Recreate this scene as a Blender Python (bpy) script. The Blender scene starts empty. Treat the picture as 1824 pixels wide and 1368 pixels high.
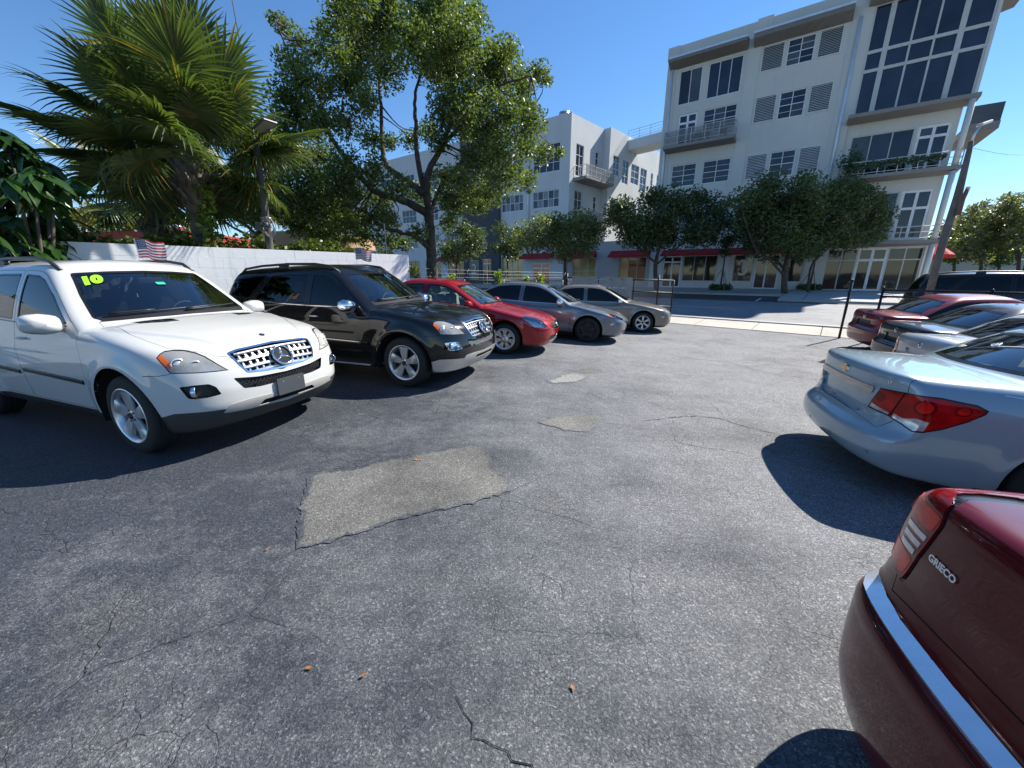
import bpy, math, random
import numpy as np
from mathutils import Vector, Matrix
from mathutils.bvhtree import BVHTree
from math import radians, sin, cos, pi, hypot

SC = bpy.context.scene
COL = SC.collection
random.seed(7); RNG = np.random.default_rng(7)

# ---------------------------------------------------------------- camera
cam_d = bpy.data.cameras.new('camera')
cam_d.sensor_width = 36.0
cam_d.lens = 690.0 / 1824.0 * 36.0
cam_d.clip_start = 0.05; cam_d.clip_end = 3000.0
cam = bpy.data.objects.new('camera', cam_d); COL.objects.link(cam)
cam.location = (0, 0, 1.6)
cam.rotation_euler = (radians(90 - 15.86), 0, 0)
SC.camera = cam

# ---------------------------------------------------------------- light
SUN_YAW, SUN_EL = 30.0, 43.0          # direction towards the sun
world = bpy.data.worlds.new('World'); SC.world = world; world.use_nodes = True
wn = world.node_tree; wn.nodes.clear()
sky = wn.nodes.new('ShaderNodeTexSky'); sky.sky_type = 'NISHITA'; sky.sun_disc = False
sky.sun_elevation = radians(SUN_EL); sky.sun_rotation = radians(90 - SUN_YAW)
sky.altitude = 0; sky.air_density = 1.0; sky.dust_density = 0.0; sky.ozone_density = 6.0
bg = wn.nodes.new('ShaderNodeBackground'); bg.inputs[1].default_value = 0.092
wo = wn.nodes.new('ShaderNodeOutputWorld')
hsv = wn.nodes.new('ShaderNodeHueSaturation'); hsv.inputs['Saturation'].default_value = 1.1
wn.links.new(sky.outputs[0], hsv.inputs['Color']); wn.links.new(hsv.outputs[0], bg.inputs[0]); wn.links.new(bg.outputs[0], wo.inputs[0])
sun_d = bpy.data.lights.new('sun', 'SUN'); sun_d.energy = 5.0; sun_d.angle = radians(0.53); sun_d.color = (1, 0.955, 0.88)
sun = bpy.data.objects.new('sun', sun_d); COL.objects.link(sun)
_sd = Vector((cos(radians(SUN_EL)) * cos(radians(SUN_YAW)), cos(radians(SUN_EL)) * sin(radians(SUN_YAW)), sin(radians(SUN_EL))))
sun.rotation_euler = _sd.to_track_quat('Z', 'Y').to_euler(); sun.location = _sd * 60
SC.view_settings.view_transform = 'Standard'; SC.view_settings.look = 'None'
SC.view_settings.gamma = 1; SC.view_settings.use_curve_mapping = False
SC.view_settings.exposure = 0.95
SC.render.engine = 'CYCLES'
SC.cycles.use_denoising = True
SC.cycles.max_bounces = 7; SC.cycles.transparent_max_bounces = 12
SC.cycles.caustics_reflective = False; SC.cycles.caustics_refractive = False
SC.cycles.sample_clamp_indirect = 4.0
# ---------------------------------------------------------------- helpers
def zg(x, y):
    """height of the ground: the lot falls away to the right and meets the street"""
    a = 0.065 * (0.5 * (x + math.sqrt(x * x + 0.5)))
    a = 0.52 * (1 - math.exp(-a / 0.52 * 1.25)) if a > 0 else 0
    n = x * 0.64 + y * 0.768
    f = min(1.0, max(0.0, (n - 10.0) / 12.0)); f = f * f * (3 - 2 * f)
    g = min(1.0, max(0.0, (n - 18.0) / 14.0)); g = g * g * (3 - 2 * g)
    return -a * (1 - f) + 0.36 * g
def gnormal(x, y, e=0.6):
    return Vector((-(zg(x + e, y) - zg(x - e, y)) / (2 * e), -(zg(x, y + e) - zg(x, y - e)) / (2 * e), 1)).normalized()

def tag(o, label=None, cat=None, group=None, kind=None):
    if label: o['label'] = label
    if cat: o['category'] = cat
    if group: o['group'] = group
    if kind: o['kind'] = kind
    return o
def empty(name, loc=(0, 0, 0), rz=0.0, label=None, cat=None, group=None):
    o = bpy.data.objects.new(name, None); COL.objects.link(o); o.empty_display_size = 0.2
    o.location = loc; o.rotation_euler = (0, 0, rz)
    return tag(o, label, cat, group)
def mk(name, V, F, mat=None, parent=None, smooth=False, nrm=None):
    m = bpy.data.meshes.new(name)
    V = np.asarray(V, dtype=np.float32).reshape(-1, 3)
    if isinstance(F, np.ndarray):
        k = F.shape[1]; n = len(F)
        m.vertices.add(len(V)); m.vertices.foreach_set('co', V.ravel())
        m.loops.add(n * k); m.loops.foreach_set('vertex_index', F.astype(np.int32).ravel())
        m.polygons.add(n); m.polygons.foreach_set('loop_start', np.arange(0, n * k, k, dtype=np.int32))
        m.update(calc_edges=True)
    else:
        m.from_pydata(V.tolist(), [], F); m.update()
    if smooth: m.polygons.foreach_set('use_smooth', np.ones(len(m.polygons), bool))
    if nrm is not None: m.normals_split_custom_set_from_vertices(np.asarray(nrm, float).tolist())
    if mat is not None:
        for mm in (mat if isinstance(mat, (list, tuple)) else [mat]): m.materials.append(mm)
    o = bpy.data.objects.new(name, m); COL.objects.link(o)
    if parent is not None: o.parent = parent
    return o
def inst(name, me, parent=None, loc=(0, 0, 0), rot=(0, 0, 0), sc=None):
    o = bpy.data.objects.new(name, me); COL.objects.link(o)
    o.location = loc; o.rotation_euler = rot
    if sc is not None: o.scale = sc if hasattr(sc, '__len__') else (sc,) * 3
    if parent is not None: o.parent = parent
    return o
def copy_tree(o, parent=None):
    c = o.copy(); COL.objects.link(c); c.parent = parent
    for ch in list(o.children): copy_tree(ch, c)
    return c

class MB:
    """collects simple shapes into one mesh"""
    def __init__(s): s.V = []; s.F = []
    def add(s, V, F):
        n = len(s.V); s.V += [tuple(map(float, v)) for v in V]; s.F += [tuple(i + n for i in f) for f in F]; return s
    def box(s, a, b, bev=0.0):
        x0, y0, z0 = a; x1, y1, z1 = b
        if bev <= 0:
            V = [(x0, y0, z0), (x1, y0, z0), (x1, y1, z0), (x0, y1, z0), (x0, y0, z1), (x1, y0, z1), (x1, y1, z1), (x0, y1, z1)]
            return s.add(V, [(0, 3, 2, 1), (4, 5, 6, 7), (0, 1, 5, 4), (1, 2, 6, 5), (2, 3, 7, 6), (3, 0, 4, 7)])
        V = []; c = [(x0, y0, z0), (x1, y0, z0), (x1, y1, z0), (x0, y1, z0), (x0, y0, z1), (x1, y0, z1), (x1, y1, z1), (x0, y1, z1)]
        m = ((x0 + x1) / 2, (y0 + y1) / 2, (z0 + z1) / 2)
        idx = {}
        for i, p in enumerate(c):
            for ax in range(3):
                q = list(p)
                for k in range(3):
                    if k != ax: q[k] += bev * (1 if m[k] > p[k] else -1)
                idx[(i, ax)] = len(V); V.append(q)
        F = []
        for ax, f in ((2, (0, 3, 2, 1)), (2, (4, 5, 6, 7)), (1, (0, 1, 5, 4)), (0, (1, 2, 6, 5)), (1, (2, 3, 7, 6)), (0, (3, 0, 4, 7))):
            F.append(tuple(idx[(i, ax)] for i in f))
        E = [(0, 1), (1, 2), (2, 3), (3, 0), (4, 5), (5, 6), (6, 7), (7, 4), (0, 4), (1, 5), (2, 6), (3, 7)]
        for i, j in E:
            ax = [k for k in range(3) if abs(c[i][k] - c[j][k]) > 1e-9][0]
            o1, o2 = [k for k in range(3) if k != ax]
            F.append((idx[(i, o1)], idx[(j, o1)], idx[(j, o2)], idx[(i, o2)]))
        for i in range(8): F.append((idx[(i, 0)], idx[(i, 1)], idx[(i, 2)]))
        # orient faces outwards
        out = []
        for f in F:
            P = [Vector(V[i]) for i in f]; n = (P[1] - P[0]).cross(P[2] - P[0]); ctr = sum(P, Vector()) / len(P) - Vector(m)
            out.append(f if n.dot(ctr) > 0 else f[::-1])
        return s.add(V, out)
    def tube(s, pts, r, n=8, caps=True):
        pts = [Vector(p) for p in pts]; R = r if hasattr(r, '__len__') else [r] * len(pts)
        V = []; F = []; up = None
        for i, p in enumerate(pts):
            t = (pts[min(i + 1, len(pts) - 1)] - pts[max(i - 1, 0)]).normalized()
            if up is None:
                up = Vector((0, 0, 1)) if abs(t.z) < 0.9 else Vector((1, 0, 0))
            a = (up - t * up.dot(t)).normalized(); b = t.cross(a); up = a
            for k in range(n):
                w = 2 * pi * k / n; V.append(p + (a * cos(w) + b * sin(w)) * R[i])
        for i in range(len(pts) - 1):
            for k in range(n):
                k2 = (k + 1) % n; F.append((i * n + k, i * n + k2, (i + 1) * n + k2, (i + 1) * n + k))
        if caps: F.append(tuple(range(n))[::-1]); F.append(tuple((len(pts) - 1) * n + k for k in range(n)))
        return s.add(V, F)
    def lathe(s, prof, n=24, axis='z', org=(0, 0, 0), caps=False):
        """prof: (radius, height) list, spun about axis"""
        V = []; F = []
        for r, h in prof:
            for k in range(n):
                w = 2 * pi * k / n; a, b = r * cos(w), r * sin(w)
                p = {'z': (a, b, h), 'y': (a, h, -b) if False else (b, h, a), 'x': (h, a, b)}[axis]
                V.append((p[0] + org[0], p[1] + org[1], p[2] + org[2]))
        for i in range(len(prof) - 1):
            for k in range(n):
                k2 = (k + 1) % n; F.append((i * n + k, i * n + k2, (i + 1) * n + k2, (i + 1) * n + k))
        if caps: F.append(tuple(range(n))[::-1]); F.append(tuple((len(prof) - 1) * n + k for k in range(n)))
        return s.add(V, F)
    def prism(s, poly, d, f):
        """poly of 2-D points, thickness d; f maps (u, v, w) -> xyz"""
        n = len(poly); V = [f(u, v, 0) for u, v in poly] + [f(u, v, d) for u, v in poly]
        F = [tuple(range(n))[::-1], tuple(range(n, 2 * n))] + [(i, (i + 1) % n, n + (i + 1) % n, n + i) for i in range(n)]
        return s.add(V, F)
    def ell(s, c, r, nu=14, nv=9, pw=1.0, rot=None):
        V = []; F = []
        sp = lambda t: math.copysign(abs(t) ** pw, t)
        for j in range(nv + 1):
            b = -pi / 2 + pi * j / nv
            for i in range(nu):
                a = 2 * pi * i / nu
                p = Vector((r[0] * sp(cos(b)) * sp(cos(a)), r[1] * sp(cos(b)) * sp(sin(a)), r[2] * sp(sin(b))))
                if rot is not None: p = rot @ p
                V.append((p.x + c[0], p.y + c[1], p.z + c[2]))
        for j in range(nv):
            for i in range(nu):
                i2 = (i + 1) % nu; F.append((j * nu + i, j * nu + i2, (j + 1) * nu + i2, (j + 1) * nu + i))
        return s.add(V, F)
    def build(s, name, mat, parent=None, smooth=False):
        return mk(name, s.V, s.F, mat, parent, smooth)

def autosmooth(o, ang=35):
    """smooth shading with sharp edges above an angle"""
    me = o.data; me.polygons.foreach_set('use_smooth', np.ones(len(me.polygons), bool))
    try: me.set_sharp_from_angle(angle=radians(ang))
    except Exception: pass
    return o

# ---------------------------------------------------------------- materials
MATS = {}
class NT:
    def __init__(s, name):
        s.m = bpy.data.materials.new(name); s.m.use_nodes = True; s.t = s.m.node_tree; s.t.nodes.clear()
        s.out = s.n('ShaderNodeOutputMaterial')
    def n(s, t, **kw):
        x = s.t.nodes.new(t)
        for k, v in kw.items(): setattr(x, k, v)
        return x
    def l(s, a, b): s.t.links.new(a, b)
    def co(s, kind='Object', scale=None):
        c = s.n('ShaderNodeTexCoord').outputs[kind]
        if scale is not None:
            mp = s.n('ShaderNodeMapping'); s.l(c, mp.inputs[0]); mp.inputs[3].default_value = scale if hasattr(scale, '__len__') else (scale,) * 3
            return mp.outputs[0]
        return c
    def pos(s): return s.n('ShaderNodeNewGeometry').outputs['Position']
    def noise(s, vec, scale, detail=4, rough=0.55, out='Fac'):
        x = s.n('ShaderNodeTexNoise'); s.l(vec, x.inputs['Vector']); x.inputs['Scale'].default_value = scale
        x.inputs['Detail'].default_value = detail; x.inputs['Roughness'].default_value = rough
        return x.outputs[out]
    def voro(s, vec, scale, feature='F1', out='Distance'):
        x = s.n('ShaderNodeTexVoronoi', feature=feature); s.l(vec, x.inputs['Vector']); x.inputs['Scale'].default_value = scale
        return x.outputs[out]
    def ramp(s, fac, stops, interp='LINEAR'):
        x = s.n('ShaderNodeValToRGB'); s.l(fac, x.inputs[0]); x.color_ramp.interpolation = interp; e = x.color_ramp.elements
        while len(e) < len(stops): e.new(0.5)
        for i, (p, c) in enumerate(stops):
            e[i].position = p; e[i].color = (c[0], c[1], c[2], 1) if hasattr(c, '__len__') else (c, c, c, 1)
        return x.outputs[0]
    def mix(s, fac, a, b, mode='MIX'):
        x = s.n('ShaderNodeMix', data_type='RGBA', blend_type=mode)
        for sock, v in ((x.inputs[0], fac), (x.inputs[6], a), (x.inputs[7], b)):
            if isinstance(v, (int, float)): sock.default_value = v if sock == x.inputs[0] else (v, v, v, 1)
            elif isinstance(v, tuple): sock.default_value = (v[0], v[1], v[2], 1)
            else: s.l(v, sock)
        return x.outputs[2]
    def math(s, op, a, b=None, clamp=False):
        x = s.n('ShaderNodeMath', operation=op, use_clamp=clamp)
        for i, v in enumerate((a, b)):
            if v is None: continue
            if isinstance(v, (int, float)): x.inputs[i].default_value = v
            else: s.l(v, x.inputs[i])
        return x.outputs[0]
    def bsdf(s, col=None, rough=0.5, metal=0.0, spec=0.5, coat=0.0, coatr=0.03, trans=0.0, ior=1.45, bump=None, bstr=0.3, bdist=0.01):
        p = s.n('ShaderNodeBsdfPrincipled')
        def put(k, v):
            if v is None: return
            if isinstance(v, (int, float)): p.inputs[k].default_value = v
            elif isinstance(v, tuple): p.inputs[k].default_value = (v[0], v[1], v[2], 1)
            else: s.l(v, p.inputs[k])
        put('Base Color', col); put('Roughness', rough); put('Metallic', metal); put('Specular IOR Level', spec)
        put('Coat Weight', coat); put('Coat Roughness', coatr); put('Transmission Weight', trans); put('IOR', ior)
        if bump is not None:
            b = s.n('ShaderNodeBump'); b.inputs['Strength'].default_value = bstr; b.inputs['Distance'].default_value = bdist
            s.l(bump, b.inputs['Height']); s.l(b.outputs[0], p.inputs['Normal'])
        s.l(p.outputs[0], s.out.inputs[0]); s.p = p
        return p
def M(name, col=(0.5, 0.5, 0.5), rough=0.5, metal=0.0, coat=0.0, var=0.12, vs=3.0, spec=0.5, bump=0.0, bs=40.0, coatr=0.03):
    """everyday material: base colour with a little uneven tone"""
    if name in MATS: return MATS[name]
    t = NT(name); c = t.co()
    nz = t.noise(c, vs, 5)
    k = t.ramp(nz, [(0.3, 1 - var), (0.7, 1 + var * 0.5)])
    cc = t.mix(1.0, col, k, 'MULTIPLY')
    rr = t.math('ADD', t.math('MULTIPLY', t.noise(c, vs * 2.3, 3), 0.16), max(0.02, rough - 0.08)) if rough > 0.1 else rough
    t.bsdf(cc, rr, metal, spec, coat, coatr, bump=t.noise(c, bs, 4) if bump else None, bstr=bump)
    MATS[name] = t.m; return t.m
def paint(name, col, metal=0.0, rough=0.4, dust=0.05, coat=1.0, flake=0.0):
    """car paint: coloured base, clear coat, a film of dust that gathers in patches"""
    t = NT(name); c = t.co()
    nz = t.noise(c, 2.2, 6, 0.65)
    d = t.math('MULTIPLY', t.ramp(nz, [(0.45, 0.0), (0.75, 1.0)]), dust)
    base = t.mix(d, col, (0.33, 0.31, 0.28))
    if flake > 0:
        fl = t.voro(c, 900, 'F1', 'Color'); base = t.mix(flake, base, t.mix(0.5, base, fl, 'OVERLAY'))
    t.bsdf(base, rough, metal, 0.12, coat, t.math('ADD', t.math('MULTIPLY', d, 0.5), 0.025))
    MATS[name] = t.m; return t.m
def glass(name, tint, refl_rough=0.0, boost=1.0, haze=0.0, hazecol=(0.6, 0.6, 0.6)):
    """thin window glass: tinted see-through plus Fresnel reflection (and an optional milky film)"""
    t = NT(name); c = t.co()
    tr = t.n('ShaderNodeBsdfTransparent'); tr.inputs[0].default_value = (*tint, 1)
    gl = t.n('ShaderNodeBsdfGlossy'); gl.inputs['Roughness'].default_value = refl_rough; gl.inputs[0].default_value = (1, 1, 1, 1)
    fr = t.n('ShaderNodeFresnel'); fr.inputs[0].default_value = 1.52
    b = t.n('ShaderNodeBump'); b.inputs['Strength'].default_value = 0.012; b.inputs['Distance'].default_value = 0.01
    t.l(t.noise(c, 6, 2), b.inputs['Height']); t.l(b.outputs[0], gl.inputs['Normal'])
    k = t.math('MULTIPLY', fr.outputs[0], boost, True)
    mx = t.n('ShaderNodeMixShader'); t.l(k, mx.inputs[0]); t.l(tr.outputs[0], mx.inputs[1]); t.l(gl.outputs[0], mx.inputs[2])
    o = mx.outputs[0]
    if haze > 0:
        df = t.n('ShaderNodeBsdfDiffuse'); df.inputs[0].default_value = (*hazecol, 1)
        m2 = t.n('ShaderNodeMixShader')
        h = t.math('MULTIPLY', t.ramp(t.noise(c, 5, 5), [(0.2, 0.5), (0.8, 1.0)]), haze)
        t.l(h, m2.inputs[0]); t.l(o, m2.inputs[1]); t.l(df.outputs[0], m2.inputs[2]); o = m2.outputs[0]
    t.l(o, t.out.inputs[0]); MATS[name] = t.m; return t.m
# ---------------------------------------------------------------- car bodies
def hs(pts):
    """smooth curve through (x, y) points, x ascending"""
    P = sorted(pts); X = np.array([p[0] for p in P], float); Y = np.array([p[1] for p in P], float)
    h = np.diff(X); d = np.diff(Y) / h; m = np.empty_like(X); m[0] = d[0]; m[-1] = d[-1]
    if len(X) > 2:
        a = d[:-1] * h[1:]; b = d[1:] * h[:-1]; m[1:-1] = (a + b) / (h[:-1] + h[1:])
        sg = d[:-1] * d[1:] <= 0; m[1:-1][sg] *= 0.25
    def f(x):
        x = np.asarray(x, float); q = np.clip(x, X[0], X[-1]); i = np.clip(np.searchsorted(X, q) - 1, 0, len(h) - 1)
        t = (q - X[i]) / h[i]; t2 = t * t; t3 = t2 * t
        return (2*t3 - 3*t2 + 1) * Y[i] + (t3 - 2*t2 + t) * h[i] * m[i] + (-2*t3 + 3*t2) * Y[i+1] + (t3 - t2) * h[i] * m[i+1]
    return f
def smax(a, b, k):
    h = np.maximum(k - np.abs(a - b), 0) / k
    return np.maximum(a, b) + h * h * h * k / 6
def smin(a, b, k): return -smax(-a, -b, k)
def sstep(x, a, b):
    t = np.clip((x - a) / (b - a), 0, 1); return t * t * (3 - 2 * t)

def car_field(S):
    """solid of a car from profile curves (x forward from the front axle, y left, z up)"""
    wid, sec, top, xf, xr, bot = (hs(S[k]) for k in ('wid', 'sec', 'top', 'xf', 'xr', 'bot'))
    roof, ws, bl, gwb, gwr = (hs(S[k]) for k in ('roof', 'ws', 'bl', 'gwb', 'gwr'))
    crown = hs(S.get('crown', [(-5, .04), (2, .04)]))
    zb, zr = S.get('zb', 1.0), S.get('zr', 1.4)
    def f(x, y, z):
        ay = np.abs(y)
        w = wid(x) + sec(z)
        for xw, zw, ra, fl in S.get('flare', []):
            r = np.hypot(x - xw, z - zw); w = w + fl * np.exp(-((r - ra) / .075) ** 2) * sstep(z, .1, .35)
        for zc, amp, wd in S.get('ridge', []):
            zz = zc(x) if callable(zc) else zc
            w = w + amp * np.exp(-np.maximum(0, zz - z) / wd) * sstep(zz - z, -.02, .02)
        yy = ay / S['hw']
        zt = top(x) - crown(x) * yy ** 2
        for fn in S.get('topadd', []): zt = zt + fn(x, ay)
        a = (z - zt) * S.get('topn', .97)
        b = (ay - w)
        e = (x - (xf(z) - S['bowf'][0] * yy ** 2 - S['bowf'][1] * yy ** 6)) * .9
        g = ((xr(z) + S['bowr'][0] * yy ** 2 + S['bowr'][1] * yy ** 6) - x) * .9
        for fn in S.get('frontadd', []): e = e - fn(ay, z)
        for fn in S.get('rearadd', []): g = g - fn(ay, z)
        k = S.get('k', .10)
        body = smax(smax(a, b, k), smax(e, g, .05), S.get('kf', .14))
        body = smax(body, bot(x) - z, .06)
        fr = np.clip((z - zb) / (zr - zb), -.4, 1.3)
        wg = gwb(x) * (1 - fr) + gwr(x) * fr + S.get('bulge', .03) * 4 * fr * (1 - fr)
        p = (z - (roof(x) - S.get('rcrown', .05) * (ay / .65) ** 2)) * .97
        q = (ay - wg) * .95
        sl = S.get('wsn', .62)
        u = (x - (ws(z) - S['wsk'] * (ay / .7) ** 2)) * sl
        v = ((bl(z) + S['blk'] * (ay / .7) ** 2) - x) * S.get('bln', .62)
        gh = smax(smax(p, q, S.get('kr', .16)), smax(u, v, .03), S.get('kw', .07))
        gh = smax(gh, zb - .25 - z, .02)
        return smin(body, gh, S.get('kb', .05))
    return f

class Shell:
    def __init__(s, S, res=0.027):
        s.S = S; s.f = car_field(S)
        lo, hi = np.array(S['box'][0], float), np.array(S['box'][1], float)
        ny = int(np.ceil(hi[1] / res)); ys = (np.arange(-ny, ny + 1)) * res
        xs = np.arange(lo[0], hi[0] + res, res); zs = np.arange(lo[2], hi[2] + res, res)
        G = s.f(xs[:, None, None], ys[None, :, None], zs[None, None, :]); G = np.broadcast_to(G, (len(xs), len(ys), len(zs)))
        ins = G < 0
        n = np.array(G.shape) - 1
        acc = np.zeros((*n, 3)); cnt = np.zeros(n)
        sl = lambda d, ax: [slice(d[a], d[a] + n[a]) for a in range(3)]
        for ax in range(3):
            oth = [a for a in range(3) if a != ax]
            for i in (0, 1):
                for j in (0, 1):
                    d0 = [0, 0, 0]; d0[oth[0]] = i; d0[oth[1]] = j; d1 = list(d0); d1[ax] = 1
                    a = G[tuple(sl(d0, ax))]; b = G[tuple(sl(d1, ax))]; m = (a < 0) != (b < 0)
                    t = np.where(m, a / np.where(m, a - b, 1), 0)
                    for q in range(3):
                        acc[..., q] += m * (t if q == ax else d0[q])
                    cnt += m
        act = cnt > 0; idx = -np.ones(n, int); idx[act] = np.arange(act.sum())
        ijk = np.argwhere(act); P = ijk + acc[act] / cnt[act][:, None]
        V = np.stack([lo[0] + P[:, 0] * res, (P[:, 1] - ny) * res, lo[2] + P[:, 2] * res], 1)
        Q = []
        for ax in range(3):
            o1, o2 = (ax + 1) % 3, (ax + 2) % 3
            a = [slice(None)] * 3; b = [slice(None)] * 3; a[ax] = slice(0, -1); b[ax] = slice(1, None)
            sg = ins[tuple(a)].astype(int) - ins[tuple(b)].astype(int)
            E = np.argwhere(sg != 0); s_ = sg[tuple(E.T)]
            ok = (E[:, o1] > 0) & (E[:, o2] > 0) & (E[:, o1] < n[o1]) & (E[:, o2] < n[o2]); E = E[ok]; s_ = s_[ok]
            def cell(d1, d2):
                c = E.copy(); c[:, o1] -= d1; c[:, o2] -= d2; return idx[tuple(c.T)]
            q = np.stack([cell(1, 1), cell(0, 1), cell(0, 0), cell(1, 0)], 1)
            q[s_ < 0] = q[s_ < 0][:, ::-1]; Q.append(q)
        Q = np.concatenate(Q)
        for _ in range(4):
            g, f0 = s.grad(V); st = f0[:, None] * g / np.maximum((g * g).sum(1), 1e-6)[:, None]
            l = np.linalg.norm(st, axis=1, keepdims=True); V = V - st * np.minimum(1, .015 / np.maximum(l, 1e-9))
        s.V = V.tolist(); s.F = Q.tolist(); nf = len(Q); cap = int(nf * 1.6) + 20000
        s.nf = nf; s.L = np.zeros(cap, int); s.names = ['body']; s.C = np.zeros((cap, 3)); s.N = np.zeros((cap, 3))
        s.C[:nf] = V[Q].mean(1); d1 = V[Q[:, 2]] - V[Q[:, 0]]; d2 = V[Q[:, 3]] - V[Q[:, 1]]; N = np.cross(d1, d2)
        s.N[:nf] = N / np.maximum(np.linalg.norm(N, axis=1, keepdims=True), 1e-12)
        s.bvh = BVHTree.FromPolygons(s.V, s.F); s.dirty = True; s.pm = {}
    def prep(s):
        if not s.dirty: return
        s.grp = {}
        for i, l in enumerate(s.L[:s.nf].tolist()): s.grp.setdefault(l, []).append(s.F[i])
        s.VA = np.array(s.V); g, _ = s.grad(s.VA); s.VN = g / np.maximum(np.linalg.norm(g, axis=1, keepdims=True), 1e-9)
        s.dirty = False; s.pm = {}
    def grad(s, V, e=1.5e-3):
        g = np.empty_like(V); f0 = s.f(V[:, 0], V[:, 1], V[:, 2])
        for a in range(3):
            p = V.copy(); q = V.copy(); p[:, a] += e; q[:, a] -= e
            g[:, a] = (s.f(p[:, 0], p[:, 1], p[:, 2]) - s.f(q[:, 0], q[:, 1], q[:, 2])) / (2 * e)
        return g, f0
    def lab(s, nm):
        if nm not in s.names: s.names.append(nm)
        return s.names.index(nm)
    def cut(s, poly, ax, label, over=('body',), thr=0.08, cond=None):
        """scribe a polygon (drawn in the plane u, v seen along -d) onto the skin and label what lies inside"""
        u, v, d = (np.array(a, float) for a in ax)
        ov = {s.lab(o) for o in over}; lb = s.lab(label)
        poly = np.array(poly, float); lo = poly.min(0) - .06; hi = poly.max(0) + .06
        s.dirty = True; nf = s.nf; C = s.C; N = s.N; L = s.L
        cu, cv = C[:nf] @ u, C[:nf] @ v
        m = (N[:nf] @ d > thr) & (cu > lo[0]) & (cu < hi[0]) & (cv > lo[1]) & (cv < hi[1]) & np.isin(L[:nf], list(ov))
        if cond is not None: m &= cond(C[:nf])
        cand = np.nonzero(m)[0].tolist()
        V = s.V; uv = {}; u0, u1, u2 = u.tolist(); v0, v1, v2 = v.tolist()
        def q(i):
            r = uv.get(i)
            if r is None: p = V[i]; r = (p[0]*u0 + p[1]*u1 + p[2]*u2, p[0]*v0 + p[1]*v1 + p[2]*v2); uv[i] = r
            return r
        fb = {}
        def box_(fi):
            pts = [q(i) for i in s.F[fi]]; xs_ = [p[0] for p in pts]; ys_ = [p[1] for p in pts]
            return (min(xs_), max(xs_), min(ys_), max(ys_))
        for fi in cand: fb[fi] = box_(fi)
        np_ = len(poly)
        for e in range(np_):
            a = poly[e]; b = poly[(e + 1) % np_]; dx, dy = b - a; ln = hypot(dx, dy)
            if ln < 1e-6: continue
            nx, ny = -dy / ln, dx / ln; bx0, bx1 = min(a[0], b[0]) - .002, max(a[0], b[0]) + .002; by0, by1 = min(a[1], b[1]) - .002, max(a[1], b[1]) + .002
            cache = {}; add = []
            for fi in cand:
                x0_, x1_, y0_, y1_ = fb[fi]
                if x1_ < bx0 or x0_ > bx1 or y1_ < by0 or y0_ > by1: continue
                f = s.F[fi]; pts = [q(i) for i in f]
                ds = [(p[0] - a[0]) * nx + (p[1] - a[1]) * ny for p in pts]
                if min(ds) > -4e-4 or max(ds) < 4e-4: continue
                A = []; B = []
                for k in range(len(f)):
                    i, j = f[k], f[(k + 1) % len(f)]; di, dj = ds[k], ds[(k + 1) % len(f)]
                    if abs(di) <= 4e-4: A.append(i); B.append(i); continue
                    (A if di > 0 else B).append(i)
                    if abs(dj) > 4e-4 and di * dj < 0:
                        key = (min(i, j), max(i, j)); w = cache.get(key)
                        if w is None:
                            t = di / (di - dj); p, r = V[i], V[j]; w = len(V)
                            V.append((p[0] + (r[0]-p[0])*t, p[1] + (r[1]-p[1])*t, p[2] + (r[2]-p[2])*t)); cache[key] = w
                        A.append(w); B.append(w)
                if len(A) < 3 or len(B) < 3: continue
                k = s.nf
                if k >= len(s.L):
                    s.L = np.concatenate([s.L, np.zeros(20000, int)]); s.C = np.concatenate([s.C, np.zeros((20000, 3))]); s.N = np.concatenate([s.N, np.zeros((20000, 3))]); C = s.C; N = s.N; L = s.L
                s.F[fi] = A; s.F.append(B); L[k] = L[fi]; N[k] = N[fi]; add.append(k); s.nf += 1
                for g in (fi, k):
                    ff = s.F[g]; n_ = len(ff); C[g] = [sum(V[i][a_] for i in ff) / n_ for a_ in (0, 1, 2)]; fb[g] = box_(g)
            cand += add
        if cand:
            P = np.stack([C[cand] @ u, C[cand] @ v], 1); ins = np.zeros(len(P), bool)
            for e in range(np_):
                a = poly[e]; b = poly[e - 1]
                c = (a[1] > P[:, 1]) != (b[1] > P[:, 1]); xi = (b[0]-a[0]) * (P[:, 1]-a[1]) / ((b[1]-a[1]) if abs(b[1]-a[1]) > 1e-12 else 1e-12) + a[0]
                ins ^= c & (P[:, 0] < xi)
            s.L[np.array(cand)[ins]] = lb
    def cut2(s, poly, ax, label, over=('body',), **kw):
        """the same on both sides: right (-y) first, then mirrored; over may hold names ending in @ (side)"""
        cond = kw.pop('cond', None)
        for sd, sg in (('R', -1), ('L', 1)):
            A = [np.array(a, float) * (1, 1, 1) for a in ax]
            if sg > 0: A = [a * (1, -1, 1) for a in A]
            s.cut(poly, A, label.replace('@', sd), tuple(o.replace('@', sd) for o in over), cond=cond, **kw)
    def hit(s, p, d):
        r = s.bvh.ray_cast(Vector(p), Vector(d)); return r[0], r[1]
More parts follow.
